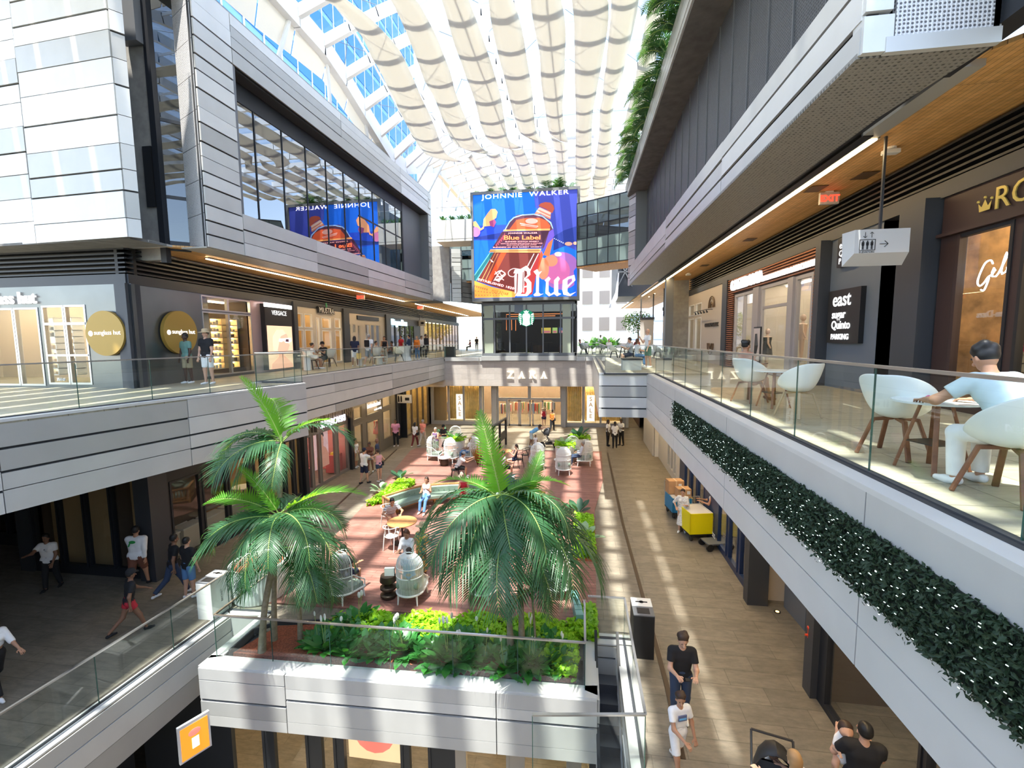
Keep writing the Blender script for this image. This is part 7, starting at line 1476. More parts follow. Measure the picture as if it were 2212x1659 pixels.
# strollers
def stroller(p, rz, label, s_=1.0, facing=1):
    t = empty('stroller', p, rz, label, 'stroller'); m = MB()
    for s in (-1, 1): m.tube([(s*.24, -.42, .98), (s*.24, -.2, .7), (s*.25, .3, .22)], .014, 6); m.tube([(s*.25, -.35, .2), (s*.24, 0, .5)], .014, 6)
    m.tube([(-.24, -.42, .98), (.24, -.42, .98)], .016, 6); m.build('frame', BLACK, t)
    m = MB(); m.add([(-.2,-.12,.85),(.2,-.12,.85),(.2,.0,.42),(-.2,.0,.42),(.2,.35,.42),(-.2,.35,.42),(.2,.42,.2),(-.2,.42,.2)], [(0,1,2,3),(3,2,4,5),(5,4,6,7)]); m.build('seat', DARK2, t, False, 0, 0, .05)
    m = MB(); vs = []
    for i in range(7):
        a = R(200-i*22)
        for k in range(9): b = math.pi*k/8; vs.append((.24*math.cos(b), -.02+.34*math.cos(a)*math.sin(b)*.9+.0, .72+.34*abs(math.sin(b))*max(.0, math.sin(a))*1.0+.1*math.sin(b)))
    m.add(vs, [(i*9+k, i*9+k+1, (i+1)*9+k+1, (i+1)*9+k) for i in range(6) for k in range(8)]); m.build('canopy', BLACK, t, True, 0, 0, .01)
    MB().box(-.2, .2, -.2, .2, .2, .32).build('basket', BLACK, t)
    for x in (-.27, .27): c = MB(); c.tube([(x-.02, -.36, .14), (x+.02, -.36, .14)], .14, 20); c.build('wheel', BLACK, t); c = MB(); c.tube([(x-.02, .34, .09), (x+.02, .34, .09)], .09, 18); c.build('wheel', BLACK, t)
    t.scale = (s_,)*3; return t
p = PZ(1185, 968, Z2); stroller((p[0], p[1]+.2, Z2), R(-80), 'empty black stroller pushed by the man bending down at the rear', 1.1)
p = PZ(1668, 1660, Z2+.9); stroller((p[0], p[1]-.1, Z2), R(165), 'black stroller carrying a baby at the bottom edge', 1.12)
# exit signs, fittings on the oak ceilings
def exit_sign(p, label, s_=1.0):
    t = empty('exit_sign', p, 0, label, 'sign'); MB().box(-.2, .2, -.04, .04, -.13, .13).build('case', mat('exit_case', (.55, .52, .5), .5), t); mb = MB(); vs, fs = text_mesh('EXIT', .2, .006, 'CENTER', 1.0, 0, .006); mb.add([(v[0], v[1]-.045, v[2]-.07) for v in vs], fs); mb.build('lettering', emis('exit_red', (1, .06, .03), .7), t); MB().box(-.08, .08, -.03, .03, .13, .17).build('mount', WHITE, t); t.scale = (s_,)*3; return t
p = PZ(1810, 412, 5.06); exit_sign((p[0]-.2, p[1], 4.88), 'red lit EXIT sign under the oak ceiling of the right walkway', 1.1)
p = PZ(334, 545, 4.36); exit_sign((p[0], p[1], 4.18), 'red lit EXIT sign at the corner over the sunglasses shop', 1.1)
p = PZ(779, 636, 4.36); exit_sign((p[0], p[1], 4.18), 'red EXIT sign over the middle of the upper left walkway', 1.3)
p = PZ(908, 660, 4.36); exit_sign((p[0], p[1], 4.18), 'far red EXIT sign over the upper left walkway', 1.3)
for k, (px, py) in enumerate(((1925, 318), (1487, 590), (390, 562))):
    z_ = 5.06 if k < 2 else 4.36; p = PZ(px, py, z_); t = empty('ceiling_speaker', (p[0], p[1], z_), 0, 'small white device on the oak ceiling, %s' % ('near the elevator sign', 'farther along the right walkway', 'by the left corner exit sign')[k], 'ceiling device'); MB().lathe([(.09, -.04), (.09, 0)], 16).build('mount', WHITE, t); MB().box(-.14, .14, -.08, .08, -.13, -.04).build('body', WHITE, t, False, .02)
for k, (px, py) in enumerate(((1868, 378), (1762, 407), (1620, 517), (1522, 573))):
    p = PZ(px, py, 5.06); t = empty('ceiling_vent', (p[0], p[1], 5.05), 0, 'brown flush vent in the right oak ceiling, %s counting from the viewer' % WORDS[k], 'vent'); MB().box(-.18, .18, -.25, .25, -.012, 0).build('grille', mat('vent_brown', (.13, .07, .03), .6), t)
g = random.Random(8); dk = [PZ(px, py, 5.06) for px, py in ((1414, 634), (1402, 641), (1390, 649), (1380, 655), (1435, 648), (1455, 643), (1467, 641), (1430, 658), (1370, 662), (1420, 662), (1395, 667), (1360, 668), (1383, 674), (1408, 674), (1372, 678), (1446, 634), (1482, 637))]; dk = [p for p in dk if p[1] < 47 and p[0] < 8.4]
for k, p in enumerate(dk):
    t = empty('downlight', (p[0], p[1], 5.05), 0, 'small round downlight in the oak ceiling of the rear right terrace, %s in the scatter' % ordinal(k+1), 'light fitting', 'downlights in the oak ceiling of the rear right terrace'); MB().cyl((0, 0, -.01), .055, .008, 14).build('lens', emis('downlight_glow', (1, .85, .6), 12), t)
t = empty('standpipe', (4.47, 9.05, Z2+1.1), 0, 'red fire valve on the dark post of the right middle level', 'valve'); m = MB(); m.tube([(-.12, 0, 0), (-.12, 0, .35)], .05, 10); m.ball((-.12, 0, .38), .08, 10); m.build('valve_body', mat('fire_red', (.65, .06, .02), .4), t); m = MB(); m.tube([(-.25, 0, .1), (-.1, 0, .1)], .04, 8); m.build('outlet', mat('fire_red', (.65,.06,.02), .4), t); t.scale = (.55,)*3
p = PZ(1679, 1322, Z2); t = empty('floor_light', (p[0], p[1], Z2), 0, 'small glowing floor light by the slate lobby', 'light fitting'); MB().cyl((0, 0, 0), .08, .012, 16).build('ring', BLACK, t); MB().cyl((0, 0, .012), .04, .004, 12).build('lens', emis('amber_lens', (1, .5, .1), 5), t)
t = empty('kiosk_tablet', (4.62, 5.6, -3.9), R(-90), 'white tablet kiosk in the lower right shop window', 'screen'); MB().box(-.3, .3, 0, .04, -.4, .3).build('panel', WHITE, t); MB().box(-.2, .2, -.35, 0, -.45, -.42).build('shelf', CREAM, t)
t = empty('teal_bench', (-.05, 10.9, Z2), R(8), 'small teal stepped block in the lime corner bed', 'block'); 
for k in range(5): MB().box(-.09, .09, -.5+k*.22, -.3+k*.22, 0, .34).build('step', mat('teal_paint', (.18, .42, .42), .4), t)
# ================================================================ PEOPLE
V3 = lambda *a: np.array(a, float)
def sdf_mesh(prims, res, k=.03, clips=()):
    """continuous skin around rounded limbs: prims = (a, b, ra, rb, flatten(dir, factor) or None, cut_end)"""
    A = np.array([np.minimum(p[0], p[1])-max(p[2], p[3]) for p in prims]).min(0)-3*res; B = np.array([np.maximum(p[0], p[1])+max(p[2], p[3]) for p in prims]).max(0)+3*res
    n = np.ceil((B-A)/res).astype(int)+1; D = np.full(n, 1.0, np.float32)
    ax = [A[i]+np.arange(n[i])*res for i in range(3)]
    for p in prims:
        a, b, ra, rb = p[:4]; fl = p[4] if len(p) > 4 else None; cut = p[5] if len(p) > 5 else False
        m = max(ra, rb)+k+2*res; lo = np.maximum(0, np.floor((np.minimum(a, b)-m-A)/res).astype(int)); hi = np.minimum(n, np.ceil((np.maximum(a, b)+m-A)/res).astype(int)+1)
        X = ax[0][lo[0]:hi[0], None, None]-a[0]; Y = ax[1][None, lo[1]:hi[1], None]-a[1]; Z = ax[2][None, None, lo[2]:hi[2]]-a[2]
        v = b-a; L2 = max(1e-9, float(v@v)); t0 = (X*v[0]+Y*v[1]+Z*v[2])/L2; t = np.clip(t0, 0, 1)
        x, y, z = X-t*v[0], Y-t*v[1], Z-t*v[2]
        if fl is not None:
            f, s = fl; q = (x*f[0]+y*f[1]+z*f[2])*(1/s-1); x, y, z = x+q*f[0], y+q*f[1], z+q*f[2]
        d = np.sqrt(x*x+y*y+z*z)-(ra+(rb-ra)*t)
        if cut: d = np.maximum(d, (t0-1)*math.sqrt(L2))
        S = D[lo[0]:hi[0], lo[1]:hi[1], lo[2]:hi[2]]; h = np.maximum(k-np.abs(S-d), 0)/k; D[lo[0]:hi[0], lo[1]:hi[1], lo[2]:hi[2]] = np.minimum(S, d)-h*h*k*.25
    for c, nn in clips:   # keep the side the normal points away from
        d = (ax[0][:, None, None]-c[0])*nn[0]+(ax[1][None, :, None]-c[1])*nn[1]+(ax[2][None, None, :]-c[2])*nn[2]; D = np.maximum(D, d)
    s = D < 0; acc = np.zeros(tuple(np.array(D.shape)-1)+(3,), np.float32); cnt = np.zeros(tuple(np.array(D.shape)-1), np.float32)
    N = np.array(D.shape)-1
    for axis in range(3):
        for o1 in (0, 1):
            for o2 in (0, 1):
                sl0 = [None]*3; oth = [i for i in range(3) if i != axis]; sl0[oth[0]] = slice(o1, N[oth[0]]+o1); sl0[oth[1]] = slice(o2, N[oth[1]]+o2)
                s1 = list(sl0); sl0[axis] = slice(0, N[axis]); s1[axis] = slice(1, N[axis]+1); d0 = D[tuple(sl0)]; d1 = D[tuple(s1)]; c = (d0 < 0) != (d1 < 0)
                t = np.where(c, d0/np.where(c, d0-d1, 1), 0); 
                acc[..., axis] += np.where(c, t, 0); acc[..., oth[0]] += c*o1; acc[..., oth[1]] += c*o2; cnt += c
    act = cnt > 0; idx = np.full(cnt.shape, -1, np.int64); idx[act] = np.arange(act.sum()); cell = np.argwhere(act)
    V = A+(cell+acc[act]/cnt[act][:, None])*res; F = []
    for axis in range(3):
        oth = [i for i in range(3) if i != axis]; sl0 = [slice(1, N[i]) for i in range(3)]; sl0[axis] = slice(0, N[axis]); s1 = list(sl0); s1[axis] = slice(1, N[axis]+1)
        a_ = s[tuple(sl0)]; b_ = s[tuple(s1)]; c = np.argwhere(a_ != b_)
        if not len(c): continue
        off = np.ones(3, int); off[axis] = 0; P = c+off; inside = a_[tuple(c.T)]
        q = []
        for o1, o2 in ((-1, -1), (0, -1), (0, 0), (-1, 0)):
            w_ = P.copy(); w_[:, oth[0]] += o1; w_[:, oth[1]] += o2; q.append(idx[tuple(w_.T)])
        q = np.stack(q, 1); flip = inside if axis != 1 else ~inside; q[~flip] = q[~flip][:, ::-1]; F.append(q)
    F = np.concatenate(F) if F else np.zeros((0, 4), int)
    return V, F[(F >= 0).all(1)]
def np_obj(parts, name, mt, parent):
    V = np.concatenate([p[0] for p in parts]); o = 0; F = []
    for v, f in parts: F.append(f+o); o += len(v)
    F = np.concatenate(F); me = bpy.data.meshes.new(name); me.vertices.add(len(V)); me.vertices.foreach_set('co', V.astype(np.float32).ravel())
    me.loops.add(len(F)*4); me.loops.foreach_set('vertex_index', F.ravel().astype(np.int32)); me.polygons.add(len(F)); me.polygons.foreach_set('loop_start', np.arange(0, len(F)*4, 4, dtype=np.int32)); me.polygons.foreach_set('use_smooth', np.ones(len(F), bool))
    me.materials.append(mt); me.update(calc_edges=True); ob = bpy.data.objects.new(name, me); col.objects.link(ob); ob.parent = parent; return ob
def dirv(flex, ab=0.0): return V3(math.sin(R(ab))*math.cos(R(flex)) if abs(flex) < 90 else math.sin(R(ab)), math.sin(R(flex)), -math.cos(R(flex))*math.cos(R(ab)))
# pose: (lean, (hipR, kneeR), (hipL, kneeL), (shoulderR, outR, elbowR, inR), (shoulderL, ...), headpitch, headturn)
POSE = {'stand': (1, (3, 4), (-3, 3), (4, 9, 12, 0), (2, 9, 14, 0), 0, 0), 'walk': (4, (17, 6), (-12, 18), (-20, 8, 18, 0), (22, 8, 25, 0), 2, 0), 'stride': (8, (24, 8), (-18, 28), (-24, 10, 20, 0), (26, 10, 30, 0), 4, 0),
 'phone': (4, (4, 4), (-4, 6), (22, 8, 78, .5), (22, 8, 78, .5), 32, 0), 'one': (2, (5, 6), (-5, 4), (25, 8, 115, .2), (3, 10, 15, 0), 8, 0), 'cross': (0, (3, 3), (-3, 3), (24, 12, 78, 1.1), (24, 12, 78, 1.1), 4, 0),
 'sit': (2, (84, 84), (80, 78), (26, 12, 60, .3), (22, 12, 58, .3), 8, 0), 'sitphone': (6, (86, 88), (80, 78), (34, 10, 80, .6), (34, 10, 80, .6), 28, 0), 'sitback': (-16, (84, 75), (80, 70), (26, 12, 70, .4), (26, 12, 70, .4), 14, 0),
 'table': (34, (84, 86), (80, 82), (20, 36, 42, .9), (20, 36, 42, .9), 12, 0), 'lean': (30, (86, 95), (80, 80), (45, 6, 50, .3), (45, 6, 50, .3), 10, 0), 'bend': (58, (6, 4), (-4, 6), (62, 6, 12, 0), (60, 6, 12, 0), 30, 0),
 'push': (6, (14, 8), (-10, 14), (32, 8, 40, 0), (32, 8, 40, 0), 4, 0), 'carry': (-2, (3, 3), (-3, 3), (30, 14, 95, .7), (26, 22, 100, .8), 2, 0), 'bum': (3, (10, 5), (-8, 10), (60, 10, 40, .3), (8, 12, 30, 0), 10, 0), 'kid': (4, (20, 6), (-14, 22), (34, 8, 40, .6), (4, 14, 20, 0), 12, -20), 'hips': (2, (4, 4), (-4, 4), (-12, 34, 70, .8), (10, 10, 100, .5), 18, 0), 'legx': (-8, (78, 62), (84, 50), (26, 12, 80, .5), (30, 12, 105, .5), 14, 0)}
SKIN = [mat('skin_light', (.58, .34, .23), .55), mat('skin_tan', (.42, .22, .13), .55), mat('skin_brown', (.22, .11, .065), .55), mat('skin_dark', (.075, .038, .024), .5)]
HAIR = {'k': mat('hair_black', (.008, .007, .007), .5), 'b': mat('hair_brown', (.035, .017, .01), .55), 'y': mat('hair_blonde', (.36, .22, .10), .55), 'g': mat('hair_grey', (.3, .28, .26), .6), 'w': mat('hair_chestnut', (.10, .04, .02), .5)}
CL = dict(black=(.010, .010, .012), white=(.80, .80, .80), teal=(.15, .30, .26), khaki=(.42, .35, .22), navy=(.012, .018, .05), grey=(.30, .33, .36), lgrey=(.50, .55, .58), cream=(.58, .52, .42), red=(.45, .02, .035), jeans=(.10, .22, .42), djeans=(.03, .05, .10), pink=(.72, .36, .42), coral=(.75, .27, .20), maroon=(.14, .02, .02), green=(.12, .24, .17), sage=(.42, .55, .40), orange=(.75, .22, .03), brown=(.16, .06, .035), dbrown=(.10, .04, .03), sky=(.55, .66, .68), blue=(.20, .50, .80), purple=(.18, .10, .22), mauve=(.55, .25, .42), print=(.62, .62, .68), dress=(.40, .20, .14), peach=(.7, .35, .25), straw=(.55, .42, .25))
def cmat(c):
    if c == 'striped' and 'cloth_striped' not in MC:
        m, n, b, o = _nodes('cloth_striped'); tc = n.nodes.new('ShaderNodeTexCoord'); wv = n.nodes.new('ShaderNodeTexWave'); wv.bands_direction = 'Z'; wv.inputs['Scale'].default_value = 5.5; wv.inputs['Distortion'].default_value = .3; r = n.nodes.new('ShaderNodeValToRGB'); r.color_ramp.elements[0].color = (.03, .03, .05, 1); r.color_ramp.elements[1].color = (.75, .75, .75, 1); r.color_ramp.elements[0].position = .18; r.color_ramp.elements[1].position = .26
        n.links.new(tc.outputs['Object'], wv.inputs[0]); n.links.new(wv.outputs[0], r.inputs[0]); n.links.new(r.outputs[0], b.inputs['Base Color']); b.inputs['Roughness'].default_value = .85; MC['cloth_striped'] = m
    if c in ('floral', 'spotted') and 'cloth_'+c not in MC:
        m, n, b, o = _nodes('cloth_'+c); tc = n.nodes.new('ShaderNodeTexCoord'); wv = n.nodes.new('ShaderNodeTexVoronoi'); wv.inputs['Scale'].default_value = 14 if c == 'floral' else 22; r = n.nodes.new('ShaderNodeValToRGB'); e = r.color_ramp.elements
        e[0].color = (.65, .20, .02, 1) if c == 'floral' else (.05, .05, .12, 1); e[1].color = (.80, .45, .12, 1) if c == 'floral' else (.7, .7, .72, 1); e[1].position = .35; q = e.new(.6); q.color = (.06, .16, .12, 1) if c == 'floral' else (.75, .75, .75, 1)
        n.links.new(tc.outputs['Object'], wv.inputs[0]); n.links.new(wv.outputs['Distance'], r.inputs[0]); n.links.new(r.outputs[0], b.inputs['Base Color']); MC['cloth_'+c] = m
    if c in ('striped', 'floral', 'spotted'): return MC['cloth_'+c]
    return mat('cloth_'+c, CL[c], .85, 0, .06, 9)
FX = V3(0, 1, 0)
def person(p, H, face, pose, label, skin=0, hair='k', hs='short', top=('tee', 'white'), bot=('long', 'black'), shoes='white', build=1.0, res=.026, extra=(), seat=None, hat=None, headturn=None, sex=0):
    s = H/1.75; P = POSE[pose]; sitting = P[1][0] > 60; root = empty('person', p, R(face), label, 'person'); sk = SKIN[skin]
    hz = .93*s if not sitting else (seat or .46)+.10*s
    if not sitting: hz = s*(.07+max(.44*math.cos(R(P[1][0]))+.42*math.cos(R(P[1][0]-P[1][1])), .44*math.cos(R(P[2][0]))+.42*math.cos(R(P[2][0]-P[2][1]))))
    hip = V3(0, 0, hz); lean = R(P[0]); up = V3(0, math.sin(lean), math.cos(lean)); fw = V3(0, math.cos(lean), -math.sin(lean))
    if P[0] > 40 and not sitting: hip = hip+V3(0, -.1*s, 0)
    wst = hip+up*.16*s; ch = hip+up*.36*s; nb = hip+up*.50*s; bw = build; sw = (.175 if sex == 0 else .155)*s*(.5+.5*bw)
    hp = R(P[5]*.55); hup = V3(0, math.sin(lean*.5+hp*.6), math.cos(lean*.5+hp*.6)); nk = nb+hup*.07*s; hd = nb+hup*.175*s; ht = R(P[6] if headturn is None else headturn); hf = V3(math.sin(-ht), math.cos(ht), 0); hf = hf-hup*(hf@hup); hf /= np.linalg.norm(hf); hf = hf*math.cos(hp)-hup*math.sin(hp)*.8; hf /= np.linalg.norm(hf); hside = np.cross(hf, hup)
    T = [(hip+V3(-.065*s*bw, 0, 0), hip+V3(.065*s*bw, 0, 0), .112*s*bw, .112*s*bw, (FX, .86)), (wst+V3(-.05*s, 0, 0), wst+V3(.05*s, 0, 0), .10*s*bw, .10*s*bw, (FX, .82)), (wst+up*.09*s+V3(-.055*s, 0, 0), wst+up*.09*s+V3(.055*s, 0, 0), .108*s*bw, .108*s*bw, (FX, .8)), (ch+V3(-.08*s, 0, 0), ch+V3(.08*s, 0, 0), .108*s*bw, .108*s*bw, (FX, .84)), (nb-up*.045*s+V3(-sw*.8, 0, 0), nb-up*.045*s+V3(sw*.8, 0, 0), .062*s, .062*s)]
    if sex: T += [(ch+V3(x*.07*s, .05*s, -.01), ch+V3(x*.07*s, .075*s, -.015), .06*s, .055*s) for x in (-1, 1)]
    body = list(T); armsU, armsF, thighs, shins, hands, feet = [], [], [], [], [], []
    for sd, a in ((1, P[3]), (-1, P[4])):
        sh = nb-up*.05*s+V3(sd*sw, 0, 0); f, ab, el, inn = a; ta = P[0]*.6+f; u = dirv(ta, 0); u = u*math.cos(R(ab))+V3(sd*math.sin(R(ab)), 0, 0); e = sh+u*.285*s; w_ = dirv(ta+el, 0)+V3(-sd*inn*.55, 0, 0); w_ /= np.linalg.norm(w_); wr = e+w_*.25*s
        armsU.append((sh, e, .052*s*bw, .04*s)); armsF.append((e, wr, .04*s, .026*s)); hands.append((wr, w_, sd))
    for sd, a in ((1, P[1]), (-1, P[2])):
        j = hip+V3(sd*.09*s, 0, -.03*s); ab = 4 if sitting else 1.5; t = dirv(a[0], 0)+V3(sd*math.sin(R(ab)), 0, 0); kn = j+t*.42*s; q = dirv(a[0]-a[1], 0); an = kn+q*.41*s
        if sitting: an[2] = min(an[2], .09*s+.0) if an[2] > 0 else .08
        thighs.append((j, kn, .083*s*bw, .055*s)); shins.append((kn, an, .055*s*(.6+.4*bw), .034*s)); feet.append((an, sd))
    body += armsU+armsF+thighs+shins; body += [(nb-hup*.02*s, nk+hup*.02*s, .056*s, .052*s)]
    hr = .092*s*(1.0 if H > 1.4 else 1.28); head = [(hd-hup*.015*s, hd+hup*.035*s, hr*.93, hr*.93, (hside, .86)), (hd-hup*.055*s+hf*.02*s, hd-hup*.07*s+hf*.035*s, hr*.62, hr*.5, (hside, .9)), (hd-hup*.01*s+hf*.085*s, hd-hup*.03*s+hf*.105*s, .011*s, .017*s), (hd+hside*.078*s-hup*.005*s, hd+hside*.083*s-hup*.03*s, .014*s, .012*s), (hd-hside*.078*s-hup*.005*s, hd-hside*.083*s-hup*.03*s, .014*s, .012*s), (nk-hup*.06*s, nk, .05*s, .05*s)]
    parts = [sdf_mesh(body, res*s**.5, .035*s), sdf_mesh(head, min(res*.5, .011), .016*s)]
    for wr, w_, sd in hands:   # palm, four unequal curled fingers and a thumb from the side of the palm
        lat = np.cross(w_, V3(0, 0, 1)); lat = lat/np.linalg.norm(lat) if np.linalg.norm(lat) > .2 else V3(0, 1, 0); pn = np.cross(lat, w_); pn /= np.linalg.norm(pn); c = s*1.0; hp_ = [(wr-w_*.02*c, wr+w_*.03*c, .026*c, .03*c, (pn, .6)), (wr+w_*.03*c-lat*.015*c, wr+w_*.075*c-lat*.022*c, .02*c, .017*c, (pn, .6)), (wr+w_*.03*c+lat*.015*c, wr+w_*.075*c+lat*.022*c, .02*c, .017*c, (pn, .6))]
        cu = -pn if pn[2] > 0 else pn
        for k, (lt, ln) in enumerate(((-.031, .062), (-.011, .075), (.011, .08), (.031, .07))):
            b0 = wr+w_*.085*c+lat*lt*c; b1 = b0+(w_+lat*lt*3)*ln*.5*c; b2 = b1+(w_*.75+cu*.65)*ln*.5*c; hp_ += [(b0, b1, .0095*c, .009*c), (b1, b2, .009*c, .0075*c)]
        t0 = wr+w_*.03*c-lat*.03*c*sd; t1 = t0+(w_*.55-lat*sd*.75)*.04*c; hp_ += [(t0, t1, .013*c, .011*c), (t1, t1+(w_*.9-lat*sd*.2)*.03*c, .011*c, .009*c)]
        parts.append(sdf_mesh(hp_, .0075 if res > .02 else .0055, .008))
    np_obj(parts, 'body', sk, root)
    kind, cc = top
    if kind:
        g = .012*s; pr = [(a, b, ra+g, rb+g)+tuple(x[:1]) for a, b, ra, rb, *x in T]
        if kind != 'tank':
            fr_ = .62 if kind == 'tee' else 1.0
            for a, b, ra, rb in armsU: pr.append((a, a+(b-a)*fr_, ra+g*1.3, ra+(rb-ra)*fr_+g*1.6, None, kind == 'tee'))
            if kind == 'long':
                for a, b, ra, rb in armsF: pr.append((a, a+(b-a)*.9, ra+g, rb+g*1.1, None, True))
        cl = [(nb+up*.035*s, up)] if kind != 'tank' else [(nb-up*.02*s, up)]
        if kind in ('tee', 'long') and not sitting and P[0] < 30: pr.append((hip, hip-V3(0, 0, .06*s), .135*s*bw, .14*s*bw, (FX, .8), True))
        if kind == 'crop' : cl.append((wst, -up))
        if kind == 'dress':
            hem = hip+V3(0, .25*s, -.1*s) if sitting else hip+V3(0, 0, -.62*s)
            pr.append((hip, hem, .125*s*bw, .21*s, (FX, .8), True))
        np_obj([sdf_mesh(pr, min(res, .022), .03*s, cl)], 'dress' if kind == 'dress' else 'shirt', cmat(cc), root)
    kind, cc = bot
    if kind:
        g = .016*s; pr = [(T[0][0], T[0][1], T[0][2]+g*.7, T[0][3]+g*.7, T[0][4]), (hip+up*.05*s, hip+up*.09*s, .11*s*bw, .11*s*bw, (FX, .84))]
        if kind in ('long', 'shorts', 'mini'):
            fr_ = {'long': 1.0, 'shorts': .88, 'mini': .42}[kind]
            for a, b, ra, rb in thighs: pr.append((a, a+(b-a)*fr_, ra+g, ra+(rb-ra)*fr_+g*(1.5 if kind != 'long' else 1), None, kind != 'long'))
            if kind == 'long':
                for a, b, ra, rb in shins: pr.append((a, a+(b-a)*.95, ra+g, rb+g*1.5, None, True))
        else: pr.append((hip, hip+(V3(0, 0, -.5*s) if not sitting else V3(0, .3*s, 0)), .12*s*bw, .17*s, (FX, .85), True))
        np_obj([sdf_mesh(pr, min(res, .024), .025*s, [(hip+up*.12*s, up if not sitting else V3(0, -.35 if P[0] < 0 else 0, 1))])], {'long': 'trousers', 'skirt': 'skirt'}.get(kind, 'shorts'), cmat(cc), root)
    for an, sd in feet:
        ft = [(V3(an[0], an[1]-.03*s, an[2]*.5+.012), V3(an[0]+sd*.015, an[1]+.07*s, max(.035, an[2]-.045*s)), .04*s, .038*s), (V3(an[0]+sd*.01, an[1]+.05*s, max(.03, an[2]-.05*s)), V3(an[0]+sd*.02, an[1]+.15*s, max(.028, an[2]-.055*s)), .038*s, .028*s)]
        np_obj([sdf_mesh(ft, .013, .02)], 'shoe', cmat(shoes) if shoes in CL else sk, root)
    if hs != 'bald':
        hp_ = [(hd+hup*.02*s-hf*.012*s, hd+hup*.045*s-hf*.012*s, hr*1.04, hr*1.02, (hside, .9))]; cl = [(hd+hup*.045*s+hf*.052*s, hf*.85-hup*.55)]
        if hs == 'long': hp_ += [(hd-hf*.05*s, hd-hf*.07*s-hup*.30*s, .085*s, .055*s, (hf, .6)), (hd-hside*.05*s-hf*.04*s, hd-hside*.075*s-hf*.02*s-hup*.26*s, .04*s, .028*s), (hd+hside*.05*s-hf*.04*s, hd+hside*.075*s-hf*.02*s-hup*.26*s, .04*s, .028*s)]
        if hs == 'bun': hp_ += [(hd-hf*.09*s+hup*.05*s, hd-hf*.1*s+hup*.06*s, .045*s, .045*s)]
        if hs == 'curly': hp_ += [(hd+hup*(.07+.02*math.sin(k*2.1))*s+hside*.055*math.cos(k)*s+hf*.05*math.sin(k)*s-hf*.02*s,)*2+(.045*s, .045*s) for k in range(9)]
        if hs == 'tail': hp_ += [(hd-hf*.08*s+hup*.03*s, hd-hf*.12*s-hup*.16*s, .035*s, .02*s)]
        np_obj([sdf_mesh(hp_, min(res*.55, .012), .02*s, cl)], 'hair', HAIR[hair], root)
    if res < .03:
        m = MB(); 
        for sd in (-1, 1): m.ball(tuple(hd+hup*.012*s+hf*.083*s+hside*sd*.032*s), .0095*s, 8)
        m.build('eyes', BLACK, root, True); m = MB(); m.ball(tuple(hd-hup*.058*s+hf*.082*s), .018*s, 8, sc_=(1, .5, .3)); m.build('mouth', mat('lips', (.35, .09, .07), .5), root, True)
    if hat:
        hc = cmat(hat[1]); m = MB(Matrix.Translation(tuple(hd+hup*.06*s)) @ Vector(tuple(hup)).to_track_quat('Z', 'Y').to_matrix().to_4x4())
        if hat[0] == 'sun': m.lathe([(.0, .10), (.07, .10), (.10, .07), (.105, 0), (.2, -.02), (.2, -.03), (.0, -.01)], 24, cap=False)
        else: m.lathe([(0, .09), (.07, .075), (.102, .02), (.106, -.015)], 20, cap=False)
        m.build('hat', hc, root, True)
        if hat[0] == 'cap': q = MB(); a_ = hd+hup*.05*s+hf*.07*s; q.add([tuple(a_+hside*.075), tuple(a_-hside*.075), tuple(a_-hside*.055+hf*.085), tuple(a_+hside*.055+hf*.085)], [(0, 1, 2, 3)]); q.build('cap_brim', hc, root, False, 0, 0, .006)
    info = dict(hands=[h[0]+h[1]*.08*s for h in hands], root=root, nb=nb, ch=ch, up=up, s=s, hip=hip, fw=fw)
    for ex in extra:
        if ex == 'phone': c = (info['hands'][0]+info['hands'][1])/2 if pose in ('phone', 'sitphone') else info['hands'][0]; MB().box(c[0]-.035, c[0]+.035, c[1]-.01, c[1]+.06, c[2], c[2]+.012).build('phone', BLACK, root)
        if ex == 'pack': c = ch-V3(0, .15*s, .02); MB().box(c[0]-.14, c[0]+.14, c[1]-.09, c[1]+.03, c[2]-.22, c[2]+.16).build('backpack', cmat('black'), root, False, .04)
        if ex == 'bag': c = hip+V3(.2*s, .02, .02); MB().box(c[0]-.05, c[0]+.05, c[1]-.12, c[1]+.12, c[2]-.1, c[2]+.08).build('shoulder_bag', cmat('black'), root, False, .02); q = MB(); q.tube([tuple(c+V3(0, .08, .05)), tuple(ch+V3(0, .13*s, 0)), tuple(nb+V3(-.1*s, .02, .03))], .008, 5); q.build('bag_strap', cmat('black'), root)
        if ex == 'yellowbag': c = info['hands'][0]; MB().box(c[0]-.12, c[0]+.12, c[1]-.05, c[1]+.05, c[2]-.3, c[2]).build('shopping_bag', mat('bag_yellow', (.75, .5, .12), .6), root, False, .01)
        if ex == 'green': q = MB(); c = ch-up*.0-fw*(.115*s*bw+.014); q.ball(tuple(c+up*.05), .075, 10, sc_=(1.2, .15, .6)); q.tube([tuple(c+V3(-.06, 0, .02)), tuple(c+V3(-.1, 0, -.07))], .018, 6); q.build('back_print', mat('print_green', (.02, .3, .06), .7), root)
        if ex == 'print': q = MB(); c = ch+fw*(.1*s+.012); q.box(c[0]-.07, c[0]+.07, c[1]-.01, c[1]+.006, c[2]-.04, c[2]+.05, 0); q.box(c[0]-.06, c[0]+.06, c[1]-.01, c[1]+.008, c[2]-.02, c[2]+.01, 1); q.build('shirt_print', [mat('print_slate', (.12, .14, .25), .7), mat('print_blue', (.15, .45, .75), .7)], root)
        if ex == 'sash': q = MB(); q.tube([tuple(ch+V3(-.14*s, .03, .12)), tuple(ch+V3(0, .12*s, .0)), tuple(hip+V3(.14*s, .06, .1))], .012, 5); q.build('bag_strap', cmat('black'), root)
    return info
def at_(px, py, z=Z2): q = PZ(px, py, z); return (q[0], q[1], z)
N = dict
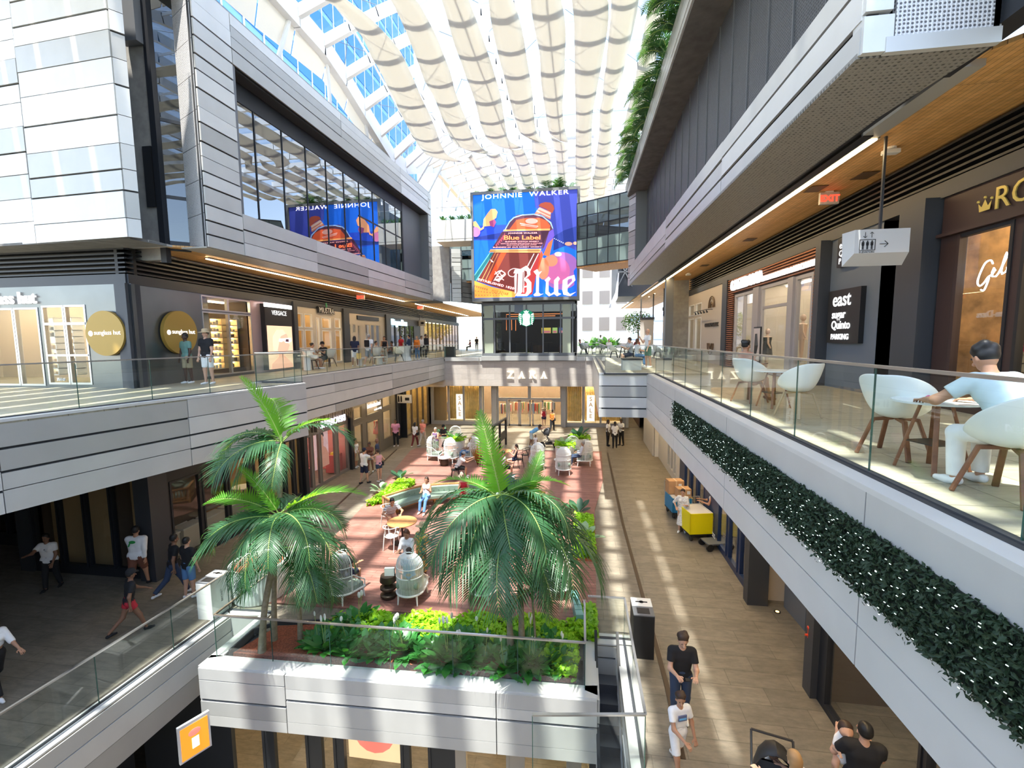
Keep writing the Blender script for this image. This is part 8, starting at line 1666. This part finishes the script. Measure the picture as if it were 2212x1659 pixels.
PEOPLE = [
 # upper left walkway
 ((408, 828), 0, 1.74, 165, 'stand', 'man in teal tee and khaki shorts by the round mustard sign', N(skin=3, top=('tee', 'teal'), bot=('shorts', 'khaki'), build=1.12)),
 ((452, 830), 0, 1.84, 175, 'stand', 'man in black tee, white shorts and straw hat beside the man in teal', N(skin=0, hair='b', top=('tee', 'black'), bot=('shorts', 'white'), build=1.15, hat=('sun', 'straw'))),
 ((676, 797), 0, 1.66, 290, 'sit', 'woman in white seated at the cream shop with her dark hair tied up', N(skin=1, hs='bun', top=('tee', 'white'), bot=('skirt', 'white'), seat=.45, sex=1)),
 ((702, 795), 0, 1.78, 165, 'sitphone', 'man in black tee and cap seated at the cream shop', N(skin=1, top=('tee', 'black'), bot=('shorts', 'black'), seat=.45, hat=('cap', 'black'), extra=('phone',))),
 ((768, 792), 0, 1.68, 20, 'walk', 'woman with long black hair, white shorts and yellow bag walking away', N(skin=2, hs='long', top=('tee', 'navy'), bot=('shorts', 'white'), build=1.2, sex=1, extra=('yellowbag',))),
 ((798, 791), 0, 1.78, 350, 'walk', 'grey haired man in white tee and grey shorts with a black backpack', N(skin=0, hair='g', top=('tee', 'white'), bot=('shorts', 'grey'), build=1.15, extra=('pack',))),
 ((813, 784), 0, 1.76, 270, 'sit', 'man in cream shirt seated beside the man with the backpack', N(skin=1, top=('tee', 'cream'), bot=('shorts', 'lgrey'), seat=.45)),
 ((832, 783), 0, 1.66, 200, 'one', 'woman in black top and cream trousers raising her hand to her face', N(skin=1, hair='b', hs='long', top=('tank', 'black'), bot=('long', 'cream'), sex=1)),
 ((848, 778), 0, 1.7, 120, 'sit', 'person in brown seated left of the ice cream shop queue', N(skin=2, top=('tee', 'brown'), bot=('long', 'black'), seat=.45)),
 ((868, 776), 0, 1.75, 150, 'stand', 'person in red shirt at the ice cream shop', N(skin=1, hair='b', top=('tee', 'red'), bot=('long', 'djeans'), build=1.15)),
 ((885, 778), 0, 1.78, 100, 'cross', 'person in dark jacket and grey jeans near the ice cream shop', N(skin=1, top=('long', 'djeans'), bot=('long', 'grey'), build=1.1)),
 ((902, 777), 0, 1.68, 170, 'stand', 'woman in orange top and blue jeans with loose brown hair', N(skin=0, hair='y', hs='long', top=('long', 'orange'), bot=('long', 'jeans'), sex=1)),
 ((912, 773), 0, 1.72, 200, 'stand', 'person in white tee behind the woman in orange', N(skin=1, top=('tee', 'white'), bot=('long', 'black'))),
 ((921, 775), 0, 1.84, 260, 'stand', 'tall man in dark jacket at the end of the glass hall windows', N(skin=2, top=('long', 'black'), bot=('long', 'black'))),
 ((1016, 758), 0, 1.72, 90, 'sit', 'person in dark clothes seated left of the coffee pavilion', N(skin=2, top=('tee', 'maroon'), bot=('long', 'black'), seat=.45)),
 ((1030, 757), 0, 1.72, 180, 'stand', 'person in black standing left of the coffee pavilion', N(skin=2, top=('tee', 'black'), bot=('long', 'black'))),
 # rear right terrace
 ((1256, 764), 0, 1.7, 270, 'sitback', 'woman in red seated right of the coffee pavilion', N(skin=1, hair='w', hs='long', top=('tee', 'red'), bot=('long', 'black'), seat=.45, sex=1)),
 ((1297, 761), 0, 1.72, 0, 'stand', 'person in grey top and black shorts walking on the rear terrace', N(skin=2, top=('long', 'grey'), bot=('shorts', 'black'))),
 ((1363, 790), 0, 1.8, 98, 'sitphone', 'young man in grey tee and navy shorts on the box bench', N(skin=0, hair='b', top=('tee', 'lgrey'), bot=('shorts', 'navy'), seat=.5, res=.02, extra=('phone',))),
 ((1399, 794), 0, 1.84, 105, 'one', 'bald man in white tee and green shorts standing by the box bench', N(skin=0, hs='bald', top=('tee', 'white'), bot=('shorts', 'green'), build=1.12, res=.02)),
 ((1360, 768), 0, 1.78, 180, 'sit', 'bald man in pale striped shirt at the rear terrace table', N(skin=0, hs='bald', top=('tee', 'striped'), bot=('long', 'navy'), seat=.45)),
 ((1376, 768), 0, 1.76, 150, 'sit', 'man in dark red shirt at the rear terrace table', N(skin=2, hair='g', top=('tee', 'maroon'), bot=('long', 'black'), seat=.45)),
 ((1375, 792), 0, 1.66, 280, 'sit', 'dark haired woman behind the young man on the box bench', N(skin=1, hair='w', hs='long', top=('tee', 'white'), bot=('long', 'jeans'), seat=.5, sex=1)),
 ((1315, 766), 0, 1.68, 180, 'sit', 'person in white seated by the rear terrace plants', N(skin=0, hair='g', top=('tee', 'white'), bot=('long', 'white'), seat=.45)),
 # upper right walkway
 ((1612, 866), 0, 1.64, 292, 'legx', 'woman with curly black hair in a brown dress at the farther cafe table', N(skin=1, hs='curly', top=('dress', 'dress'), bot=(None, ''), seat=.5, res=.016, sex=1, shoes='brown', extra=('phone',))),
 # middle level, left
 ((114, 1272), 1, 1.66, 200, 'bum', 'woman in white top and black trousers pointing beside the corner windows', N(skin=2, hs='tail', top=('tee', 'white'), bot=('long', 'black'), build=1.2, shoes='black', sex=1, res=.02, extra=('sash',))),
 ((302, 1268), 1, 1.83, 15, 'walk', 'man in white long sleeved shirt with green back print and brown shorts', N(skin=1, top=('long', 'white'), bot=('shorts', 'brown'), build=1.25, shoes='black', res=.02, extra=('green',))),
 ((378, 1285), 1, 1.78, 330, 'stride', 'person in black striding away past the corner column', N(skin=2, top=('tee', 'black'), bot=('long', 'djeans'), shoes='white', res=.02)),
 ((412, 1290), 1, 1.72, 350, 'stand', 'man in black tee and pale denim shorts seen from behind', N(skin=0, top=('tee', 'black'), bot=('shorts', 'jeans'), build=1.12, res=.02)),
 ((285, 1368), 1, 1.64, 330, 'stride', 'person in black tee and red shorts over pale leggings walking', N(skin=2, top=('tee', 'black'), bot=('mini', 'red'), shoes='black', build=1.05, res=.02, hat=('cap', 'black'))),
 ((-4, 1500), 1, 1.68, 262, 'stride', 'person in white top and black trousers at the left picture edge', N(skin=1, hs='long', top=('crop', 'white'), bot=('long', 'black'), res=.02, sex=1)),
 # by the crystal shop
 ((770, 1010), 1, 1.64, 260, 'stand', 'woman with long black hair and cream skirt in the crystal shop doorway', N(skin=1, hs='long', top=('tank', 'white'), bot=('skirt', 'khaki'), sex=1)),
 ((788, 1044), 1, 1.76, 335, 'bum', 'man in white tee, navy shorts and cap leaning by the crystal shop', N(skin=0, top=('tee', 'white'), bot=('shorts', 'navy'), shoes='black', build=1.2, hat=('cap', 'navy'))),
 ((801, 1020), 1, 1.64, 190, 'phone', 'woman in brown top between the two men outside the olive shop', N(skin=2, hair='b', hs='bun', top=('tee', 'brown'), bot=('mini', 'grey'), sex=1)),
 ((817, 1016), 1, 1.76, 110, 'stand', 'bald man in blue shirt outside the olive shop', N(skin=2, hs='bald', top=('tee', 'djeans'), bot=('long', 'navy'), build=1.15)),
 ((820, 1040), 1, 1.62, 60, 'hips', 'woman in pink top and denim shorts beside the man in white', N(skin=0, hair='b', hs='short', top=('tank', 'pink'), bot=('mini', 'djeans'), sex=1, extra=('bag',))),
 ((856, 964), 1, 1.8, 190, 'stand', 'man in pink shirt leaning at the dark passage', N(skin=2, top=('tee', 'mauve'), bot=('long', 'black'), build=1.2)),
 ((897, 965), 1, 1.64, 350, 'walk', 'woman in white top and maroon skirt walking away', N(skin=1, hs='long', top=('tee', 'white'), bot=('long', 'maroon'), sex=1, extra=('bag',))),
 ((914, 962), 1, 1.76, 340, 'walk', 'man in coral tee and pale trousers walking away', N(skin=0, hair='g', top=('tee', 'coral'), bot=('long', 'cream'), build=1.1)),
 ((942, 986), 1, 1.76, 160, 'cross', 'man in purple vest and pale green shorts with crossed arms', N(skin=0, hair='g', top=('tank', 'purple'), bot=('shorts', 'sage'), build=1.12)),
 ((960, 975), 1, 1.72, 175, 'phone', 'person in black dress holding a phone behind the cage chairs', N(skin=1, top=('dress', 'black'), bot=(None, ''), hat=('cap', 'black'), extra=('phone',))),
 ((974, 999), 1, 1.7, 340, 'sit', 'person in pale peach top sitting in the bright left cage chair', N(skin=0, hair='g', top=('tee', 'peach'), bot=('shorts', 'white'), seat=.5)),
 ((1012, 996), 1, 1.72, 85, 'sitback', 'woman with curly blonde hair and jeans in the cage chair turned left', N(skin=2, hair='y', hs='curly', top=('tee', 'white'), bot=('long', 'jeans'), seat=.5, sex=1)),
 ((988, 1032), 1, 1.82, 285, 'lean', 'man in white tee and black shorts leaning forward on the black chair', N(skin=1, top=('tee', 'white'), bot=('shorts', 'black'), build=1.15, hat=('cap', 'grey'))),
 ((1113, 1012), 1, 1.66, 95, 'legx', 'woman in navy dress seated at the orange table', N(skin=0, hair='b', hs='tail', top=('tank', 'navy'), bot=('mini', 'navy'), seat=.46, sex=1)),
 ((1088, 1030), 1, 1.68, 275, 'sit', 'person in white seated left of the orange table behind the palm leaf', N(skin=1, top=('tee', 'white'), bot=('shorts', 'black'), seat=.46)),
 ((1151, 966), 1, 1.78, 275, 'bend', 'man in pale blue shirt bending over the stroller', N(skin=2, top=('tee', 'blue'), bot=('shorts', 'sky'), build=1.1)),
 ((1157, 972), 1, .95, 180, 'stand', 'toddler in white standing beside the bending man', N(skin=2, hair='b', top=('tee', 'white'), bot=('shorts', 'lgrey'))),
 ((1175, 924), 1, 1.66, 185, 'push', 'woman in sun hat, red top and dark shorts at the shop door', N(skin=0, hair='b', hs='long', top=('tank', 'red'), bot=('mini', 'navy'), hat=('sun', 'straw'), sex=1)),
 ((1193, 931), 1, 1.66, 355, 'walk', 'woman in orange top and black trousers entering the fashion shop', N(skin=1, hs='bun', top=('tank', 'orange'), bot=('long', 'black'), shoes='black', sex=1, extra=('bag',))),
 ((1313, 963), 1, 1.72, 240, 'stand', 'security guard in white shirt at the left of the trio', N(skin=3, top=('tee', 'white'), bot=('long', 'black'), shoes='black', hs='tail', sex=1)),
 ((1328, 968), 1, 1.72, 0, 'stand', 'security guard in white shirt with his back to the viewer, middle of the trio', N(skin=3, top=('tee', 'white'), bot=('long', 'black'), shoes='black', hs='tail', sex=1)),
 ((1342, 962), 1, 1.76, 130, 'hips', 'security guard in white shirt at the right of the trio', N(skin=3, top=('tee', 'white'), bot=('long', 'black'), shoes='black')),
 ((1253, 1006), 1, 1.7, 88, 'sitback', 'person in pink and jeans sitting in the right edge cage chair', N(skin=1, hair='g', top=('long', 'print'), bot=('long', 'djeans'), seat=.5)),
 # on the deck
 ((922, 1100), 1, 1.66, 178, 'legx', 'woman in white top and flared jeans on the green bench', N(skin=1, hair='b', hs='long', top=('tank', 'white'), bot=('long', 'jeans'), seat=.48, sex=1, res=.02, extra=('phone',))),
 ((1003, 1092), 1, 1.64, 190, 'sit', 'woman in red strapless top on the green bench behind the palm', N(skin=1, hair='y', hs='tail', top=('tank', 'red'), bot=('mini', 'red'), seat=.48, sex=1)),
 ((845, 1143), 1, 1.76, 215, 'table', 'man in striped shirt sitting at the round oak table', N(skin=1, top=('tee', 'striped'), bot=('shorts', 'peach'), seat=.47, res=.02)),
 ((884, 1262), 1, 1.66, 175, 'phone', 'woman with long brown hair in a white robe looking at her phone', N(skin=1, hair='w', hs='long', top=('dress', 'white'), bot=('long', 'white'), res=.018, sex=1, extra=('phone',))),
 ((912, 1252), 1, 1.68, 340, 'phone', 'person in straw hat and orange floral dress from behind', N(skin=3, top=('dress', 'floral'), bot=('skirt', 'floral'), hat=('sun', 'straw'), res=.02, sex=1)),
 ((745, 1283), 1, 1.74, 340, 'sit', 'person in dark top sitting in the front cage chair left of the drum table', N(skin=1, top=('tee', 'black'), bot=('shorts', 'navy'), seat=.5)),
 ((886, 1290), 1, 1.7, 5, 'sit', 'person in pale blue sitting in the front cage chair right of the drum table', N(skin=1, hair='b', top=('tee', 'blue'), bot=('shorts', 'khaki'), seat=.5)),
 # middle level, right
 ((1473, 1150), 1, 1.62, 160, 'hips', 'woman in spotted white dress beside the trolleys', N(skin=0, hair='b', top=('dress', 'spotted'), bot=(None, ''), sex=1, res=.02)),
 ((1537, 1152), 1, 1.74, 80, 'phone', 'person in grey vest and black shorts using a phone by the navy shop', N(skin=1, hs='short', top=('tank', 'lgrey'), bot=('shorts', 'black'), shoes='coral', res=.02, extra=('phone',))),
]
for (px, py), lv, H, face, pose, lb, kw in PEOPLE:
    z = 0 if lv == 0 else (ZD if (640 < px < 1290 and 975 < py < 1330 and not (px < 830 and py < 1050)) else Z2)
    kw.setdefault('res', .026); person(at_(px, py, z), H, face, pose, lb, **kw)
# people nearest the viewer, modelled finer
c_ = P0(2165, 1075); I = person((c_[0]+.08, c_[1]-.03, 0), 1.84, 10, 'table', 'man with short curly hair in a pale blue tee at the near cafe table', 1, 'k', 'curly', ('tee', 'sky'), ('long', 'white'), 'white', 1.12, .011, seat=.5)
q = I['hands'][1]; MB().tube([tuple(q+V3(-.02, -.08, .035)), tuple(q+V3(.0, -.08, .045)), tuple(q+V3(.02, -.08, .035))], .012, 6).build('bracelet', mat('bracelet_pink', (.7, .1, .3), .5), I['root'])
p = at_(1468, 1562); person((p[0], p[1], Z2), 1.8, 180, 'phone', 'young man in black tee and dark jeans looking at his phone', 0, 'b', 'curly', ('tee', 'black'), ('long', 'djeans'), 'white', 1.0, .013, extra=('phone',))
p = at_(1462, 1668); person((p[0], p[1], Z2), 1.45, 200, 'kid', 'boy in white printed tee and white shorts walking at the bottom edge', 1, 'b', 'curly', ('tee', 'white'), ('shorts', 'white'), 'white', .95, .012, extra=('print',))
p = PZ(1868, 1570, Z2+1.68); I = person((p[0], p[1], Z2), 1.78, -8, 'carry', 'man in black tee carrying a small child on his shoulder', 0, 'k', 'short', ('tee', 'black'), ('long', 'djeans'), 'white', 1.15, .013)
# carried child, baby and the woman at the bottom edge
def child(p, rz, label):
    t = empty('person', p, R(rz), label, 'person'); bd = [(V3(0, 0, 0), V3(0, .03, .24), .095, .08), (V3(0, .03, .24), V3(0, .05, .3), .04, .04), (V3(-.08, .03, .22), V3(-.13, .08, .05), .032, .026), (V3(-.13, .08, .05), V3(-.09, .16, -.06), .026, .02), (V3(.08, .03, .22), V3(.13, .1, .1), .032, .026), (V3(.13, .1, .1), V3(.1, .2, .12), .026, .02), (V3(-.05, .0, -.05), V3(-.12, .12, -.12), .055, .04), (V3(-.12, .12, -.12), V3(-.12, .1, -.3), .04, .028), (V3(.05, 0, -.05), V3(.12, .12, -.12), .055, .04), (V3(.12, .12, -.12), V3(.12, .1, -.3), .04, .028)]
    hd = [(V3(0, .06, .36), V3(0, .05, .39), .085, .08), (V3(0, .12, .345), V3(0, .125, .34), .025, .02), (V3(0, .145, .36), V3(0, .15, .355), .01, .01)]
    fg = []
    for s_ in (-1, 1):
        w = V3(-.09, .16, -.06) if s_ < 0 else V3(.1, .2, .12)
        for k in range(4): fg.append((w, w+V3((k-1.5)*.01, .045+.005*(k % 2), -.02), .009, .006))
        fg.append((w, w+V3(s_*.025, .02, 0), .008, .006))
    np_obj([sdf_mesh(bd, .014, .03), sdf_mesh(hd, .01, .02), sdf_mesh(fg, .006, .006)], 'body', SKIN[0], t)
    np_obj([sdf_mesh([(V3(0, 0, -.06), V3(0, .03, .22), .112, .095), (V3(-.08, .03, .21), V3(-.11, .06, .12), .045, .042), (V3(.08, .03, .21), V3(.11, .07, .14), .045, .042)], .013, .03)], 'shirt', cmat('white'), t)
    np_obj([sdf_mesh([(V3(0, .035, .375), V3(0, .035, .40), .092, .086)], .011, .02, [(V3(0, .1, .40), V3(0, .8, -.6))])], 'hair', HAIR['b'], t)
    for s_ in (-1, 1): np_obj([sdf_mesh([(V3(s_*.12, .1, -.31), V3(s_*.12, .16, -.32), .03, .025)], .012, .01)], 'shoe', cmat('white'), t)
    m = MB(); m.ball((-.03, .128, .375), .008, 6); m.ball((.03, .128, .375), .008, 6); m.build('eyes', BLACK, t); return t
child((I['root'].location.x-.14, I['root'].location.y+.19, Z2+1.12), 170, 'small child in white held against the shoulder of the man in black')
p = PZ(1664, 1638, Z2+.75); child((p[0]+.0, p[1]-.05, Z2+.62), 175, 'baby in white lying in the black stroller').scale = (.8,)*3
p = PZ(1722, 1640, Z2+1.55); person((p[0], p[1]-.02, Z2), 1.66, 20, 'push', 'woman with light brown hair pushing the stroller at the bottom edge', 0, 'y', 'long', ('tee', 'white'), ('long', 'jeans'), 'white', 1.0, .016, sex=1)
# bags on the deck
for k, (px, lb) in enumerate(((997, 'pale leather rucksack at the feet of the man on the black chair'), (985, 'straw bag beside the pale rucksack'))):
    p = at_(px, 1037, ZD); t = empty('rucksack' if k == 0 else 'straw_bag', (p[0], p[1], ZD), R(20), lb, 'bag'); np_obj([sdf_mesh([(V3(-.08, 0, .14), V3(.08, 0, .14), .13, .13, (FX, .6)), (V3(0, 0, .3), V3(0, 0, .34), .1, .08, (FX, .6))], .02, .05, [(V3(0, 0, 0), V3(0, 0, -1))])], 'bag_body', cmat('cream' if k == 0 else 'khaki'), t); m = MB(); m.tube([(-.07, 0, .38), (0, .0, .5), (.07, 0, .38)], .01, 6); m.build('handle', cmat('brown'), t)
# ================================================================ CITY BEYOND
def facade_building(name, x0, x1, y0, y1, z0, z1, fl, nb, matw, matg, label, inset=.15, wfrac=.55, hfrac=.55):
    t = empty(name, (0, 0, 0), 0, label, 'building')
    MB().box(x0, x1, y0, y1, z0, z1).build('wall', matw, t)
    n = int((z1-z0)/fl)
    for k in range(n):
        zb = z0+k*fl+fl*.25
        for i in range(nb):
            u = x0+(x1-x0)*(i+.5)/nb; w2_ = (x1-x0)/nb*wfrac/2; MB().box(u-w2_, u+w2_, y0-.06, y0+.02, zb, zb+fl*hfrac).build('window', matg, t)
    return t
facade_building('office_building', -2.5, 6.6, 64, 72, -2, 30, 3.55, 4, WHITE, mat('grey_window_glass', (.23, .22, .22), .25), 'white office block with rows of square windows behind the terrace', wfrac=.62, hfrac=.5)
facade_building('apartment_tower', -16, 26, 88, 110, -10, 47, 3.4, 1, mat('pale_tower_wall', (.74, .76, .79), .7), mat('tower_shade', (.42, .52, .66), .4), 'pale tall tower with long balcony bands seen through the canopy', wfrac=.96, hfrac=.35)
t = facade_building('glass_tower', -62, -34, 30, 95, -10, 62, 3.6, 1, mat('tower_slab_edge', (.25, .52, .85), .5), BLUEG, 'blue glass tower beyond the left block seen through the canopy', wfrac=1.0, hfrac=.8)
for k in range(20): MB().box(-34.06, -33.9, 30, 95, -10+k*3.6+.9, -10+k*3.6+3.7).build('window_band', BLUEG, t)
for k in range(22): MB().box(-33.95, -33.85, 30+k*3, 30.2+k*3, -10, 62).build('mullion', WHITE, t)
